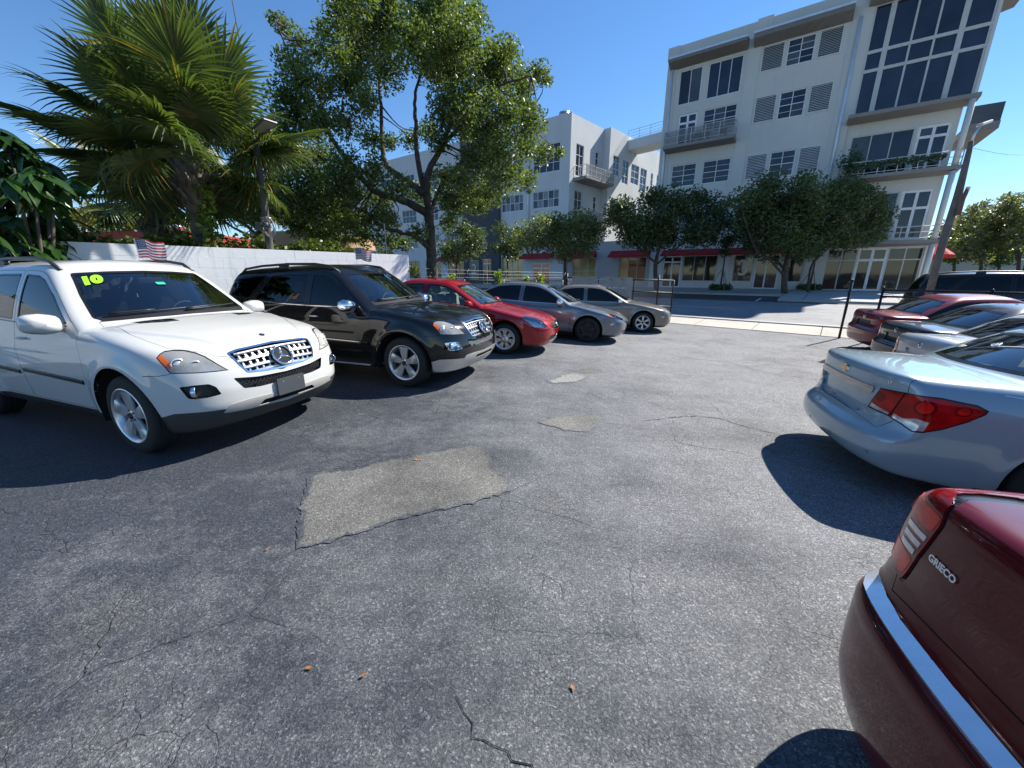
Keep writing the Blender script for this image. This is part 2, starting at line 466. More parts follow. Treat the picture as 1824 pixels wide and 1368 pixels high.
    def extract(s, label, push=0.0, wall=True, back=0.0):
        s.prep(); F = s.grp.get(s.names.index(label), [])
        ids = sorted({i for f in F for i in f}); mp = {i: k for k, i in enumerate(ids)}
        V = s.VA[ids].reshape(-1, 3); N = s.VN[ids].reshape(-1, 3); F = [tuple(mp[i] for i in f) for f in F]
        if len(V) == 0: return V, F, V
        if push:
            E = {}
            for f in F:
                for a, b in zip(f, f[1:] + f[:1]):
                    k = (min(a, b), max(a, b)); E[k] = E.get(k, 0) + 1 if k in E else 1
            W = V + N * push; n = len(V)
            if wall:
                wl = []; dirs = {(a, b) for f in F for a, b in zip(f, f[1:] + f[:1])}
                used = {}; V2 = []
                for (a, b), c in E.items():
                    if c != 1: continue
                    if (a, b) not in dirs: a, b = b, a
                    for i in (a, b):
                        for top in (0, 1):
                            if (i, top) not in used: used[(i, top)] = n + len(V2); V2.append(V[i] if top else W[i])
                    wl.append((used[(b, 0)], used[(a, 0)], used[(a, 1)], used[(b, 1)]))
                if V2:
                    Nw = np.zeros((len(V2), 3)); Vw = np.array(V2)
                    for q_ in wl:
                        nn = np.cross(Vw[q_[1]-n] - Vw[q_[0]-n], Vw[q_[2]-n] - Vw[q_[0]-n])
                        for i in q_: Nw[i-n] += nn
                    Nw /= np.maximum(np.linalg.norm(Nw, axis=1, keepdims=True), 1e-12)
                    return np.vstack([W, Vw]), F + wl, np.vstack([N, Nw])
            return W, F, N
        return V, F, N
    def part(s, label, name, mat, parent, push=0.0, wall=True):
        if label not in s.names: return None
        s.prep(); key = (label, push, wall)
        if key not in s.pm:
            V, F, N = s.extract(label, push, wall)
            if not len(F): s.pm[key] = None
            else:
                o = mk(name, V, F, mat, None, True, N); s.pm[key] = o.data; bpy.data.objects.remove(o)
        return share(name, s.pm[key], mat, parent)
    def lining(s, name, mat, parent, x0, x1, z0, d=.03, skip=()):
        """dark inner skin of the cabin"""
        s.prep(); key = 'lining'
        if key not in s.pm:
            sk = {s.names.index(n) for n in skip if n in s.names}
            C = s.C[:s.nf]; ok = (C[:, 0] > x0) & (C[:, 0] < x1) & (C[:, 2] > z0) & ~np.isin(s.L[:s.nf], list(sk))
            F = [s.F[i] for i in np.nonzero(ok)[0]]
            ids = sorted({i for f in F for i in f}); mp = {i: k for k, i in enumerate(ids)}
            o = mk(name, s.VA[ids] - s.VN[ids] * d, [tuple(mp[i] for i in f)[::-1] for f in F], mat, None, True); s.pm[key] = o.data; bpy.data.objects.remove(o)
        return share(name, s.pm[key], mat, parent)
def share(name, me, mat, parent):
    """a new object on shared mesh data with its own material"""
    if me is None: return None
    o = bpy.data.objects.new(name, me); COL.objects.link(o); o.parent = parent
    o.material_slots[0].link = 'OBJECT'; o.material_slots[0].material = mat
    return o

SIDE = ((1, 0, 0), (0, 0, 1), (0, -1, 0))       # right side, seen from outside: u = x, v = z
FRONT = ((0, 1, 0), (0, 0, 1), (1, 0, 0))       # u = y, v = z
REAR = ((0, 1, 0), (0, 0, 1), (-1, 0, 0))
TOP = ((1, 0, 0), (0, 1, 0), (0, 0, 1))         # u = x, v = y
def shrink(poly, d):
    P = np.array(poly, float); n = len(P); A = 0.5 * sum(P[i-1][0]*P[i][1] - P[i][0]*P[i-1][1] for i in range(n)); sg = 1 if A > 0 else -1
    out = []
    for i in range(n):
        a, b, c = P[i-1], P[i], P[(i+1) % n]; e1 = (b-a) / max(np.linalg.norm(b-a), 1e-9); e2 = (c-b) / max(np.linalg.norm(c-b), 1e-9)
        n1 = np.array([-e1[1], e1[0]]) * sg; n2 = np.array([-e2[1], e2[0]]) * sg; m = n1 + n2; k = max(m @ m / 2, .35)
        out.append(b + m * d / k)
    return np.array(out)
def rnd(poly, r=.03, n=4):
    """round the corners of a polygon"""
    P = np.array(poly, float); out = []; N = len(P)
    for i in range(N):
        a, b, c = P[i-1], P[i], P[(i+1) % N]; la, lc = np.linalg.norm(a-b), np.linalg.norm(c-b); k = min(r, la*.45, lc*.45)
        p, q = b + (a-b)/la*k, b + (c-b)/lc*k
        for j in range(n + 1):
            t = j / n; out.append((1-t)**2 * p + 2*t*(1-t) * b + t*t * q)
    return np.array(out)
def circ(cx, cz, r, n=40, a0=0, a1=2*pi):
    return np.array([(cx + r*cos(a0 + (a1-a0)*i/n), cz + r*sin(a0 + (a1-a0)*i/n)) for i in range(n)])
def diag(ang, tilt=0):
    """axes for a look at the right front corner (ang from straight ahead towards the right side)"""
    a = radians(ang); d = np.array((cos(a), -sin(a), 0)); u = np.array((sin(a), cos(a), 0))
    return (tuple(u), (0, 0, 1), tuple(d))
SUV = dict(
  box=((-4.1, -1.15, .1), (1.1, 1.1, 1.95)), hw=.95,
  wid=[(-4.0, .84), (-3.7, .895), (-3.3, .93), (-2.9, .945), (-2.2, .935), (-1.2, .93), (-.5, .935), (0, .945), (.35, .935), (.65, .905), (.95, .86)],
  sec=[(.15, -.09), (.27, -.045), (.42, -.018), (.60, 0), (.80, .004), (.93, -.006), (1.03, -.022), (1.10, -.05), (1.2, -.12), (1.35, -.22)],
  top=[(-4.0, 1.12), (-3.7, 1.16), (-3, 1.08), (-1.2, 1.02), (-.7, 1.12), (-.45, 1.165), (-.1, 1.135), (.2, 1.09), (.5, 1.025), (.70, .955), (.82, .88), (1.0, .72)],
  crown=[(-4, .05), (-.6, .06), (.2, .075), (.8, .09)],
  xf=[(.15, .66), (.25, .76), (.36, .845), (.48, .885), (.58, .885), (.68, .868), (.80, .83), (.90, .78), (1.0, .68), (1.1, .45)],
  xr=[(.2, -3.80), (.35, -3.90), (.55, -3.93), (.70, -3.92), (.80, -3.87), (1.0, -3.84), (1.2, -3.80)],
  bot=[(-4, .34), (-3.5, .27), (-2.9, .25), (-.4, .25), (.3, .24), (.6, .23), (.95, .26)],
  bowf=(.16, .26), bowr=(.07, .20), k=.16, kf=.17,
  flare=[(0, .37, .47, .028), (-2.915, .37, .47, .028)],
  roof=[(-4.0, 1.58), (-3.7, 1.66), (-3.3, 1.71), (-2.6, 1.752), (-1.9, 1.765), (-1.5, 1.755), (-1.2, 1.725), (-.9, 1.66), (-.5, 1.5)],
  rcrown=.055, zb=1.12, zr=1.72,
  ws=[(.9, .02), (1.10, -.30), (1.2, -.46), (1.4, -.76), (1.55, -.98), (1.68, -1.20), (1.8, -1.45)], wsk=.20, wsn=.55,
  bl=[(.9, -3.87), (1.15, -3.83), (1.3, -3.78), (1.5, -3.66), (1.66, -3.53), (1.8, -3.42)], blk=.16, bln=.85,
  gwb=[(-3.95, .74), (-3.6, .82), (-3.0, .868), (-2, .88), (-1, .872), (-.5, .855), (0, .82)],
  gwr=[(-3.9, .52), (-3.5, .585), (-2.8, .625), (-2, .64), (-1.2, .62), (-.6, .59), (0, .55)],
  bulge=.022, kr=.15, kw=.08, kb=.03,
  topadd=[lambda x, ay: .022 * sstep(.80 - ay - .42 * sstep(x, -.3, .95), -.015, .05) * sstep(x, -.5, -.2)],
)
# ---------------------------------------------------------------- shared car parts
BLK = M('black_plastic', (.016, .016, .017), .45, bump=.05, bs=300)
RUB = M('tyre_rubber', (.018, .018, .018), .78, bump=.1, bs=120)
TRIM = M('black_trim', (.012, .012, .013), .22)
GAP = M('panel_gap', (.006, .006, .006), .8)
CHROME = M('chrome', (.82, .83, .84), .07, 1.0, var=.03)
SILVER = M('silver_metal', (.66, .66, .66), .30, .8, var=.06)
ALLOY = M('alloy', (.60, .60, .60), .34, .65, var=.08)
SEATM = M('seat_cloth', (.11, .10, .095), .8, bump=.1, bs=200)
SEATL = M('seat_beige', (.42, .36, .28), .75, bump=.1, bs=200)
LINE = M('cabin_lining', (.06, .06, .058), .85)
LINEL = M('cabin_lining_beige', (.35, .31, .26), .85)
WELL = M('wheel_well', (.01, .01, .01), .9)
GL_D = glass('tinted_glass', (.055, .06, .062))
GL_M = glass('privacy_glass', (.24, .27, .26), boost=2.0)
GL_C = glass('clear_glass', (.66, .82, .78), boost=2.2)
GL_W = glass('windscreen_glass', (.55, .66, .66), boost=2.4)
LENS = glass('headlamp_lens', (.90, .90, .87), .03, 1.2, .30, (.90, .89, .84))
LENSC = glass('clear_lens', (.93, .94, .95), .02, 1.3)
REFLECT = M('lamp_reflector', (.82, .82, .80), .25, .55, var=.2, vs=14)
AMBER = M('amber_lens', (.75, .13, .01), .12, 0, .9)
REDL = M('red_lens', (.45, .006, .007), .16, 0, .35, var=.45, vs=9, spec=.25)
REDD = M('dark_red_lens', (.20, .004, .006), .14, 0, .35, var=.3, vs=9, spec=.2)
CLRL = M('clear_lamp', (.55, .55, .56), .12, .3, 1.0, var=.4, vs=22)

def hit2(S, a, b, ax):
    u, v, d = (Vector(t) for t in ax); o = u * a + v * b + d * 6
    return S.hit(o, -d)
def frame_at(S, a, b, ax, lift=0.0):
    h, n = hit2(S, a, b, ax)
    if h is None: u, v, d = (Vector(t) for t in ax); h = u * a + v * b; n = d
    u = Vector(ax[0]); z = n.normalized(); x = (u - z * u.dot(z)).normalized(); y = z.cross(x)
    m = Matrix((x, y, z)).transposed().to_4x4(); m.translation = h + z * lift
    return m
def ribbon(mb, S, pts, ax, w, th, lift=0.0, step=.04, prof=None, closed=False):
    """a bar lying on the skin along a line drawn in the view plane; w = width across, th = height off the skin"""
    P = []; L = list(pts) + ([pts[0]] if closed else [])
    for p, q in zip(L[:-1], L[1:]):
        n = max(1, int(math.hypot(q[0]-p[0], q[1]-p[1]) / step))
        for i in range(n): P.append((p[0] + (q[0]-p[0])*i/n, p[1] + (q[1]-p[1])*i/n))
    P.append(L[-1]); H = []
    for a, b in P:
        h, n = hit2(S, a, b, ax)
        if h is not None: H.append((h, n))
    if len(H) < 2: return mb
    V = []; F = []; k = 4
    pr = prof or [(-.5, 0), (-.36, 1), (.36, 1), (.5, 0)]; k = len(pr)
    for i, (h, n) in enumerate(H):
        t = (H[min(i+1, len(H)-1)][0] - H[max(i-1, 0)][0]).normalized(); s = n.cross(t).normalized()
        for a, b in pr: V.append(h + s * a * w + n * (lift + b * th))
    for i in range(len(H) - 1):
        for j in range(k - 1): F.append((i*k+j, (i+1)*k+j, (i+1)*k+j+1, i*k+j+1))
    F.append(tuple(range(k))); F.append(tuple((len(H)-1)*k + j for j in range(k))[::-1])
    return mb.add(V, F)
def slab(mb, M4, w, h, th, r=.01):
    """rounded plate in a frame"""
    P = rnd([(-w/2, -h/2), (w/2, -h/2), (w/2, h/2), (-w/2, h/2)], r, 3)
    return mb.prism(P, th, lambda u, v, t: M4 @ Vector((u, v, t)))
def glyphs(txt, size=1.0, bold=0.0, shear=0.0):
    """text as a flat mesh in the xy plane"""
    c = bpy.data.curves.new('t', 'FONT'); c.body = txt; c.size = size; c.align_x = 'CENTER'; c.align_y = 'CENTER'; c.offset = bold; c.shear = shear; c.resolution_u = 3
    o = bpy.data.objects.new('t', c); COL.objects.link(o); bpy.context.view_layer.update()
    me = bpy.data.meshes.new_from_object(o.evaluated_get(bpy.context.evaluated_depsgraph_get()))
    V = [tuple(v.co) for v in me.vertices]; F = [tuple(p.vertices) for p in me.polygons]
    bpy.data.objects.remove(o); bpy.data.curves.remove(c); bpy.data.meshes.remove(me)
    return V, F
def text_on(S, txt, a, b, ax, size, name, mat, parent, lift=.003, bold=.01, shear=0.0, th=.002, rot=0.0, flip=False):
    V, F = glyphs(txt, size, bold, shear); m = frame_at(S, a, b, ax, lift) @ Matrix.Rotation(rot, 4, 'Z')
    if flip: m = m @ Matrix.Rotation(pi, 4, 'Z')
    n = len(V); W = [m @ Vector(v) for v in V] + [m @ (Vector(v) + Vector((0, 0, -th))) for v in V]
    return mk(name, W, F, mat, parent)

def wheel_mesh(kind, R, rr, wd, mats):
    """a wheel standing in the xz plane, outer face towards -y; returns list of (name, mesh object data, mat)"""
    out = []
    t = MB(); h = wd
    t.lathe([(rr*.97, .012), (rr+.012, .004), (rr+.03, 0), (R-.045, .004), (R-.02, .014), (R-.004, .035), (R, .06), (R, h-.05), (R-.02, h-.01), (rr+.03, h), (rr*.97, h-.01)], 44, 'y')
    for i in range(3):
        y = .07 + i * (h-.14)/2
        t.lathe([(R+.0005, y), (R+.003, y+.004), (R+.003, y+.03), (R+.0005, y+.034)], 44, 'y')
    out.append(('tyre', t, RUB))
    b = MB(); b.lathe([(rr+.008, .004), (rr+.014, .0), (rr+.006, -.004), (rr-.012, .004), (rr-.022, .02), (rr-.035, .10), (rr-.035, h-.03)], 44, 'y'); out.append(('rim', b, mats[0]))
    d = MB(); d.lathe([(.0, .085), (rr*.80, .085), (rr*.80, .095), (rr-.032, .10)], 32, 'y'); out.append(('brake_disc', d, M('brake_disc', (.022, .018, .016), .7, .2)))  # disc widened to the rim, its dark colour standing for shade between spokes
    s = MB()
    def spoke(a, pts, y0=.008, dep=.03, dome=.012):
        # pts: (r, half width) from hub to rim
        V = []; F = []; ca, sa = cos(a), sin(a)
        for r, w in pts:
            yy = y0 + dome * (1 - r / rr)
            for q, dy in ((-w, .009), (-w*.84, 0), (w*.84, 0), (w, .009), (w, dep), (-w, dep)):
                V.append((r*ca - q*sa, yy + dy, r*sa + q*ca))
        n = 6
        for i in range(len(pts)-1):
            for k in range(n): F.append((i*n+k, i*n+(k+1) % n, (i+1)*n+(k+1) % n, (i+1)*n+k))
        F.append(tuple(range(n))[::-1]); F.append(tuple((len(pts)-1)*n+k for k in range(n)))
        s.add(V, F)
    if kind == 'five':
        for i in range(5): spoke(pi/2 + 2*pi*i/5, [(.03, .034), (.07, .040), (.13, .052), (.19, .066), (rr-.012, .078)])
        s.lathe([(0, .012), (.045, .014), (.062, .022), (.07, .05)], 24, 'y')
    elif kind == 'cover':
        for i in range(7):
            for dq in (-.15, .15): spoke(pi/2 + 2*pi*i/7 + dq, [(.05, .016), (.1, .02), (.16, .024), (rr-.008, .026)])
        s.lathe([(0, .0), (.05, .004), (.085, .02), (.09, .05)], 24, 'y')
        s.lathe([(rr-.03, .012), (rr+.004, .002), (rr+.01, .012)], 36, 'y')
    elif kind == 'six':
        for i in range(6): spoke(pi/2 + 2*pi*i/6, [(.03, .024), (.08, .024), (.15, .03), (rr-.01, .042)])
        s.lathe([(0, .01), (.045, .012), (.065, .05)], 24, 'y')
    elif kind == 'steel':
        s.lathe([(0, .03), (.05, .03), (.07, .045), (.1, .05), (.15, .03), (rr-.03, .045), (rr-.01, .05)], 36, 'y')
        for i in range(5): spoke(pi/2 + 2*pi*i/5, [(.04, .03), (.1, .036), (.16, .045), (rr-.01, .05)], .018)
    out.append(('spokes', s, mats[1]))
    c = MB(); c.lathe([(0, .004 if kind != 'cover' else -.006), (.028, .006 if kind != 'cover' else -.004), (.034, .014)], 20, 'y'); out.append(('centre_cap', c, mats[2]))
    if kind != 'cover':
        n = MB()
        for i in range(5):
            a = pi/2 + pi/5 + 2*pi*i/5; n.lathe([(0, .010), (.009, .011), (.010, .03)], 8, 'y', (.052*sin(a), 0, .052*cos(a)))
        out.append(('wheel_bolts', n, M('bolt_dark', (.05, .05, .05), .4, .8)))
    return out
WHEELS = {}
def add_wheels(root, kind, R, rr, wd, xs, yo, mats, steer=0.0):
    key = (kind, R, rr, wd, mats[0].name)
    if key not in WHEELS:
        L = []
        for nm, mb, mt in wheel_mesh(kind, R, rr, wd, mats):
            o = mb.build(nm, mt, None, True); autosmooth(o, 40); L.append((nm, o.data)); bpy.data.objects.remove(o)
        WHEELS[key] = L
    for x in xs:
        for sd in (-1, 1):
            me = dict(WHEELS[key])
            w = inst('wheel', me['rim'], root, (x, sd * yo, R), (random.random() * 0 + 0, 0, (0 if sd < 0 else pi) + (steer if x == xs[0] else 0)))
            for nm, m in WHEELS[key]:
                if nm != 'rim': inst(nm, m, w)
def wells(root, xs, R, yo, mat=WELL, z=None, w=.42):
    for x in xs:
        for sd in (-1, 1):
            mb = MB(); n = 18; V = []; F = []
            for i in range(n + 1):
                a = -.25 + (pi + .5) * i / n
                for yy in (yo, yo - w): V.append((x + R * cos(a), sd * yy, (z or .35) + R * sin(a)))
            for i in range(n): F.append((2*i, 2*i+1, 2*i+3, 2*i+2))
            m = len(V); V.append((x, sd * (yo - w), z or .35))
            for i in range(n): F.append((2*i+1, m, 2*i+3))
            mb.add(V, F).build('wheel_arch_liner', mat, root, True)
def seat(mb, x, y, z, w=.5, head=True):
    def cushion(a, b, bev): mb.box(a, b, bev)
    mb.box((x, y-w/2, z), (x+.5, y+w/2, z+.16), .05)
    V0 = len(mb.V); mb.box((x-.06, y-w/2, z+.1), (x+.10, y+w/2, z+.70), .05)
    if head: mb.box((x-.04, y-.13, z+.73), (x+.06, y+.13, z+.90), .035); mb.tube([(x, y, z+.65), (x, y, z+.78)], .012, 6)
    for i in range(V0, len(mb.V)):
        a = mb.V[i]; mb.V[i] = (a[0] - (a[2]-z-.1) * .22, a[1], a[2])
def cabin(root, x_dash, x_seat, x_rear, zf, wseat, mat, lmat, z_dash, wdash=1.3, rear=True, y=.37):
    for sd in (-1, 1):
        m = MB(); seat(m, x_seat, sd * y, zf, .50); autosmooth(m.build('seat', mat, root), 50)
    if rear:
        m = MB(); m.box((x_rear, -wseat, zf), (x_rear+.5, wseat, zf+.16), .05); m.box((x_rear-.12, -wseat, zf+.1), (x_rear+.04, wseat, zf+.62), .05)
        for yy in (-.4, .4): m.box((x_rear-.14, yy-.12, zf+.63), (x_rear-.05, yy+.12, zf+.78), .03)
        autosmooth(m.build('rear_bench', mat, root), 50)
    m = MB(); V = []; F = []
    prof = [(x_dash+.35, z_dash-.06), (x_dash+.15, z_dash), (x_dash-.02, z_dash+.02), (x_dash-.10, z_dash-.03), (x_dash-.12, z_dash-.14), (x_dash-.02, z_dash-.4)]
    for yy in (-wdash/2, -wdash/4, 0, wdash/4, wdash/2):
        for px, pz in prof: V.append((px, yy, pz - .02 * (abs(yy)/wdash*2)**2))
    n = len(prof)
    for i in range(4):
        for k in range(n-1): F.append((i*n+k, i*n+k+1, (i+1)*n+k+1, (i+1)*n+k))
    m.add(V, F).build('dashboard', M('dashboard', (.03, .03, .03), .7), root, True)
    m = MB(); c = Vector((x_dash-.28, y, z_dash-.02)); ring = []
    for i in range(21):
        a = 2*pi*i/20; ring.append(c + Vector((-.08*sin(a)*1.2*.5, .185*cos(a), .175*sin(a))))
    m.tube(ring, .015, 6, False); m.tube([c + Vector((0, -.17, 0)), c, c + Vector((0, .17, 0))], .014, 6); m.tube([c, c + Vector((.25, 0, -.08))], .03, 8)
    m.build('steering_wheel', BLK, root, True)
def mirror(root, x, y, z, mat, sd, sc=1.0, base=BLK):
    m = MB(); R = Matrix.Rotation(radians(8), 3, 'Z')
    V = []; F = []; n = 16
    prof = [(.0, .0), (.02, .75), (.07, .98), (.12, 1.0), (.16, .9), (.175, .0)]   # from the back (glass) to the front
    for k, (px, s_) in enumerate([(0, .93), (.012, 1), (.06, 1.0), (.11, .86), (.145, .55), (.155, .0)]):
        for i in range(n):
            a = 2*pi*i/n; cy, cz = cos(a), sin(a)
            yy = math.copysign(abs(cy)**.6, cy) * .125 * s_ * (1.0); zz = math.copysign(abs(cz)**.65, cz) * .085 * s_
            V.append((x + px*sc, sd*(y + (yy + .10)*sc), z + (zz - .012*(cy < 0))*sc))
    for k in range(5):
        for i in range(n): F.append((k*n+i, k*n+(i+1) % n, (k+1)*n+(i+1) % n, (k+1)*n+i))
    if sd < 0: F = [f[::-1] for f in F]
    o = mk('side_mirror', V, F, mat, root, True)
    g = [tuple(V[i]) for i in range(n)]; mk('mirror_glass', g, [tuple(range(n))], CHROME, o)
    b = MB(); b.tube([(x+.05*sc, sd*(y-.08), z-.05*sc), (x+.055*sc, sd*(y+.04), z-.055*sc)], .03*sc, 8); b.build('mirror_arm', base, o, True)
    return o
def handle(root, S, x, z, mat, ln=.17, doors=None):
    for sg in (-1, 1):
        ax = ((1, 0, 0), (0, 0, 1), (0, sg, 0)); h, n = hit2(S, x, z, ax)
        if h is None: continue
        P = []
        for i in range(7):
            t = i/6; P.append((h.x - ln/2 + ln*t, h.y + sg*(.008 + .026*sin(pi*t)**.5), h.z + .004*sin(pi*t)))
        MB().tube(P, [.008, .013, .014, .014, .014, .013, .008], 8).build('door_handle', mat, (doors or {}).get(sg) or root, True)
def wipers(root, S, pts, mat=BLK):
    m = MB()
    for a, b in pts:
        h0, n0 = hit2(S, a[0], a[1], FRONT); h1, n1 = hit2(S, b[0], b[1], FRONT)
        if h0 is None or h1 is None: continue
        P = []
        for i in range(9):
            t = i/8; h, n = hit2(S, a[0]+(b[0]-a[0])*t, a[1]+(b[1]-a[1])*t, FRONT); P.append(h + n*.022)
        m.tube(P, .008, 6); m.tube([p + Vector((0, 0, .014)) for p in P[:5]], .009, 6)
    return m.build('wiper', mat, root, True)
def doorset(S, doors, wins, gapw=.0035, trim=.018):
    """cut doors (with real gaps) and windows with a black seal; names door_1@, window_1@ ..."""
    for i, p in enumerate(doors):
        S.cut2(p, SIDE, 'gap', over=('body',)); S.cut2(shrink(p, gapw), SIDE, f'door_{i}@', over=('gap',))
    dn = tuple(f'door_{i}@' for i in range(len(doors)))
    for i, p in enumerate(wins):
        S.cut2(p, SIDE, 'trim', over=('body', 'gap') + dn); S.cut2(shrink(p, trim), SIDE, f'window_{i}@', over=('trim',))
def panel(S, poly, ax, label, over=('body',), gapw=.0035, **kw):
    S.cut(poly, ax, 'gap', over=over, **kw); S.cut(shrink(poly, gapw), ax, label, over=('gap',), **kw)
def finish_sides(S, root, nd, wing, paintm, wmats, push=-.005):
    D = {}
    for i in range(nd):
        for sd in 'RL': D[(i, sd)] = S.part(f'door_{i}{sd}', 'door', paintm, root)
    for i in range(wing):
        for sd in 'RL': S.part(f'window_{i}{sd}', 'window', wmats[i], D.get((i, sd)) or root, push, False)
    return [{-1: D[(i, 'R')], 1: D[(i, 'L')]} for i in range(nd)]
HEAD3 = [(.461, -.856, .923), (.458, -.82, .956), (.46, -.785, .972), (.487, -.731, .975), (.538, -.676, .966), (.605, -.633, .942), (.666, -.602, .907), (.713, -.578, .866), (.79, -.504, .768), (.765, -.584, .771), (.695, -.718, .780), (.648, -.775, .787), (.572, -.842, .794), (.541, -.849, .841)]
AMB3 = [(.455, -.858, .923), (.455, -.825, .958), (.535, -.80, .888), (.590, -.815, .84), (.551, -.845, .835)]
FOG3 = [(.625, -.83, .678), (.699, -.756, .683), (.755, -.673, .679), (.781, -.634, .646), (.799, -.610, .575), (.758, -.698, .562), (.706, -.769, .563), (.672, -.804, .572)]
D45 = diag(48)
def uv3(P, ax): return [(sum(a*b for a, b in zip(p, ax[0])), sum(a*b for a, b in zip(p, ax[1]))) for p in P]
def suv_shell():
    S = Shell(SUV)
    for xw in (0, -2.915):
        S.cut2(circ(xw, .37, .452, 48), SIDE, 'hole')
    # lower dark cladding along the sills and under the nose
    S.cut2([(-2.50, .2), (-2.44, .345), (-.44, .345), (-.40, .2)], SIDE, 'cladding', thr=-.3)
    S.cut2(uv3([(.30, -.95, .38), (.55, -.87, .445), (.66, -.80, .445), (.79, -.61, .43), (.86, -.3, .37), (.90, 0, .345), (.90, 0, .1), (.30, -.95, .1)], diag(30)), diag(30), 'lip', thr=-.9, cond=lambda C: C[:, 0] > .3)
    fd = rnd([(-.56, .36), (-.54, .90), (-.585, 1.06), (-.76, 1.185), (-1.06, 1.425), (-1.32, 1.595), (-1.45, 1.632), (-1.745, 1.645), (-1.745, .36)], .05)
    rd = rnd([(-1.752, .36), (-1.752, 1.645), (-2.20, 1.642), (-2.60, 1.630), (-2.965, 1.20), (-2.90, .90), (-2.56, .74), (-2.44, .58), (-2.40, .36)], .05)
    w1 = rnd([(-.79, 1.150), (-1.08, 1.395), (-1.32, 1.548), (-1.45, 1.590), (-1.70, 1.605), (-1.70, 1.152)], .03)
    w2 = rnd([(-1.79, 1.155), (-1.79, 1.608), (-2.18, 1.606), (-2.555, 1.592), (-2.875, 1.20)], .03)
    w3 = rnd([(-3.00, 1.215), (-2.67, 1.600), (-3.22, 1.575), (-3.60, 1.48), (-3.72, 1.25)], .05)
    doorset(S, [fd, rd], [w1, w2, w3])
    # bonnet
    panel(S, [(-.60, -.71), (-.50, -.72), (-.04, -.762), (.225, -.77), (.44, -.755), (.60, -.625), (.70, -.53), (.735, -.455), (.76, -.43), (.76, .43), (.735, .455), (.70, .53), (.60, .625), (.44, .755), (.225, .77), (-.04, .762), (-.50, .72), (-.60, .71)], TOP, 'bonnet', thr=.15, cond=lambda C: (C[:, 2] > .80) & (C[:, 2] < 1.185))
    ws = rnd([(-.725, 1.185), (-.4, 1.195), (0, 1.205), (.4, 1.195), (.725, 1.185), (.66, 1.40), (.575, 1.612), (.3, 1.632), (0, 1.64), (-.3, 1.632), (-.575, 1.612), (-.66, 1.40)], .03)
    S.cut(ws, FRONT, 'trim', over=('body', 'bonnet', 'gap', 'door_0R', 'door_0L')); S.cut(shrink(ws, .022), FRONT, 'windscreen', over=('trim',))
    rw = rnd([(-.62, 1.22), (.62, 1.22), (.52, 1.58), (-.52, 1.58)], .06)
    S.cut(rw, REAR, 'trim'); S.cut(shrink(rw, .02), REAR, 'rear_window', over=('trim',))
    # sunroof
    S.cut(rnd([(-1.62, -.40), (-1.62, .40), (-2.6, .42), (-2.6, -.42)], .06), TOP, 'sunroof', cond=lambda C: C[:, 2] > 1.5)
    # lamps and openings of the nose
    S.cut2(uv3(HEAD3, D45), D45, 'trim', over=('body', 'bonnet', 'gap'), thr=-.05); S.cut2(shrink(uv3(HEAD3, D45), .008), D45, 'headlight_@', over=('trim',), thr=-.05)
    S.cut2(uv3(AMB3, D45), D45, 'amber_@', over=('headlight_@',), thr=-.05)
    gr = rnd([(-.445, .905), (-.36, .928), (0, .945), (.36, .928), (.445, .905), (.415, .80), (.37, .720), (.2, .70), (0, .695), (-.2, .70), (-.37, .720), (-.415, .80)], .015)
    S.cut(gr, FRONT, 'chrome_ring', over=('body', 'bonnet', 'gap')); S.cut(shrink(gr, .014), FRONT, 'grille', over=('chrome_ring',))
    lo = rnd([(-.50, .695), (-.30, .666), (0, .655), (.30, .666), (.50, .695), (.44, .585), (.30, .570), (-.30, .570), (-.44, .585)], .02)
    S.cut(lo, FRONT, 'intake', over=('body',))
    S.cut2(rnd(uv3(FOG3, D45), .012, 2), D45, 'fog_@', over=('body',))
    sk = rnd([(-.62, .395), (-.56, .468), (-.40, .480), (0, .470), (.40, .480), (.56, .468), (.62, .395), (.4, .375), (0, .37), (-.4, .375)], .02)
    S.cut(sk, FRONT, 'skid', over=('body', 'lip'))
    S.cut(rnd([(-.33, .385), (-.28, .435), (.28, .435), (.33, .385)], .015), FRONT, 'skid_slot', over=('skid',))
    # bonnet vents
    S.cut2([(-.46, -.54), (-.37, -.40), (-.27, -.30), (-.13, -.295), (-.15, -.42), (-.24, -.575)], TOP, 'vent', over=('bonnet',), thr=.3)
    S.cut([(-.74, 1.16), (-.4, 1.176), (0, 1.184), (.4, 1.176), (.74, 1.16), (.74, 1.24), (-.74, 1.24)], FRONT, 'cowl', over=('body', 'bonnet', 'gap', 'trim'), thr=.02, cond=lambda C: (C[:, 0] > -.72) & (np.abs(C[:, 1]) < .70))
    # bumper joint
    return S
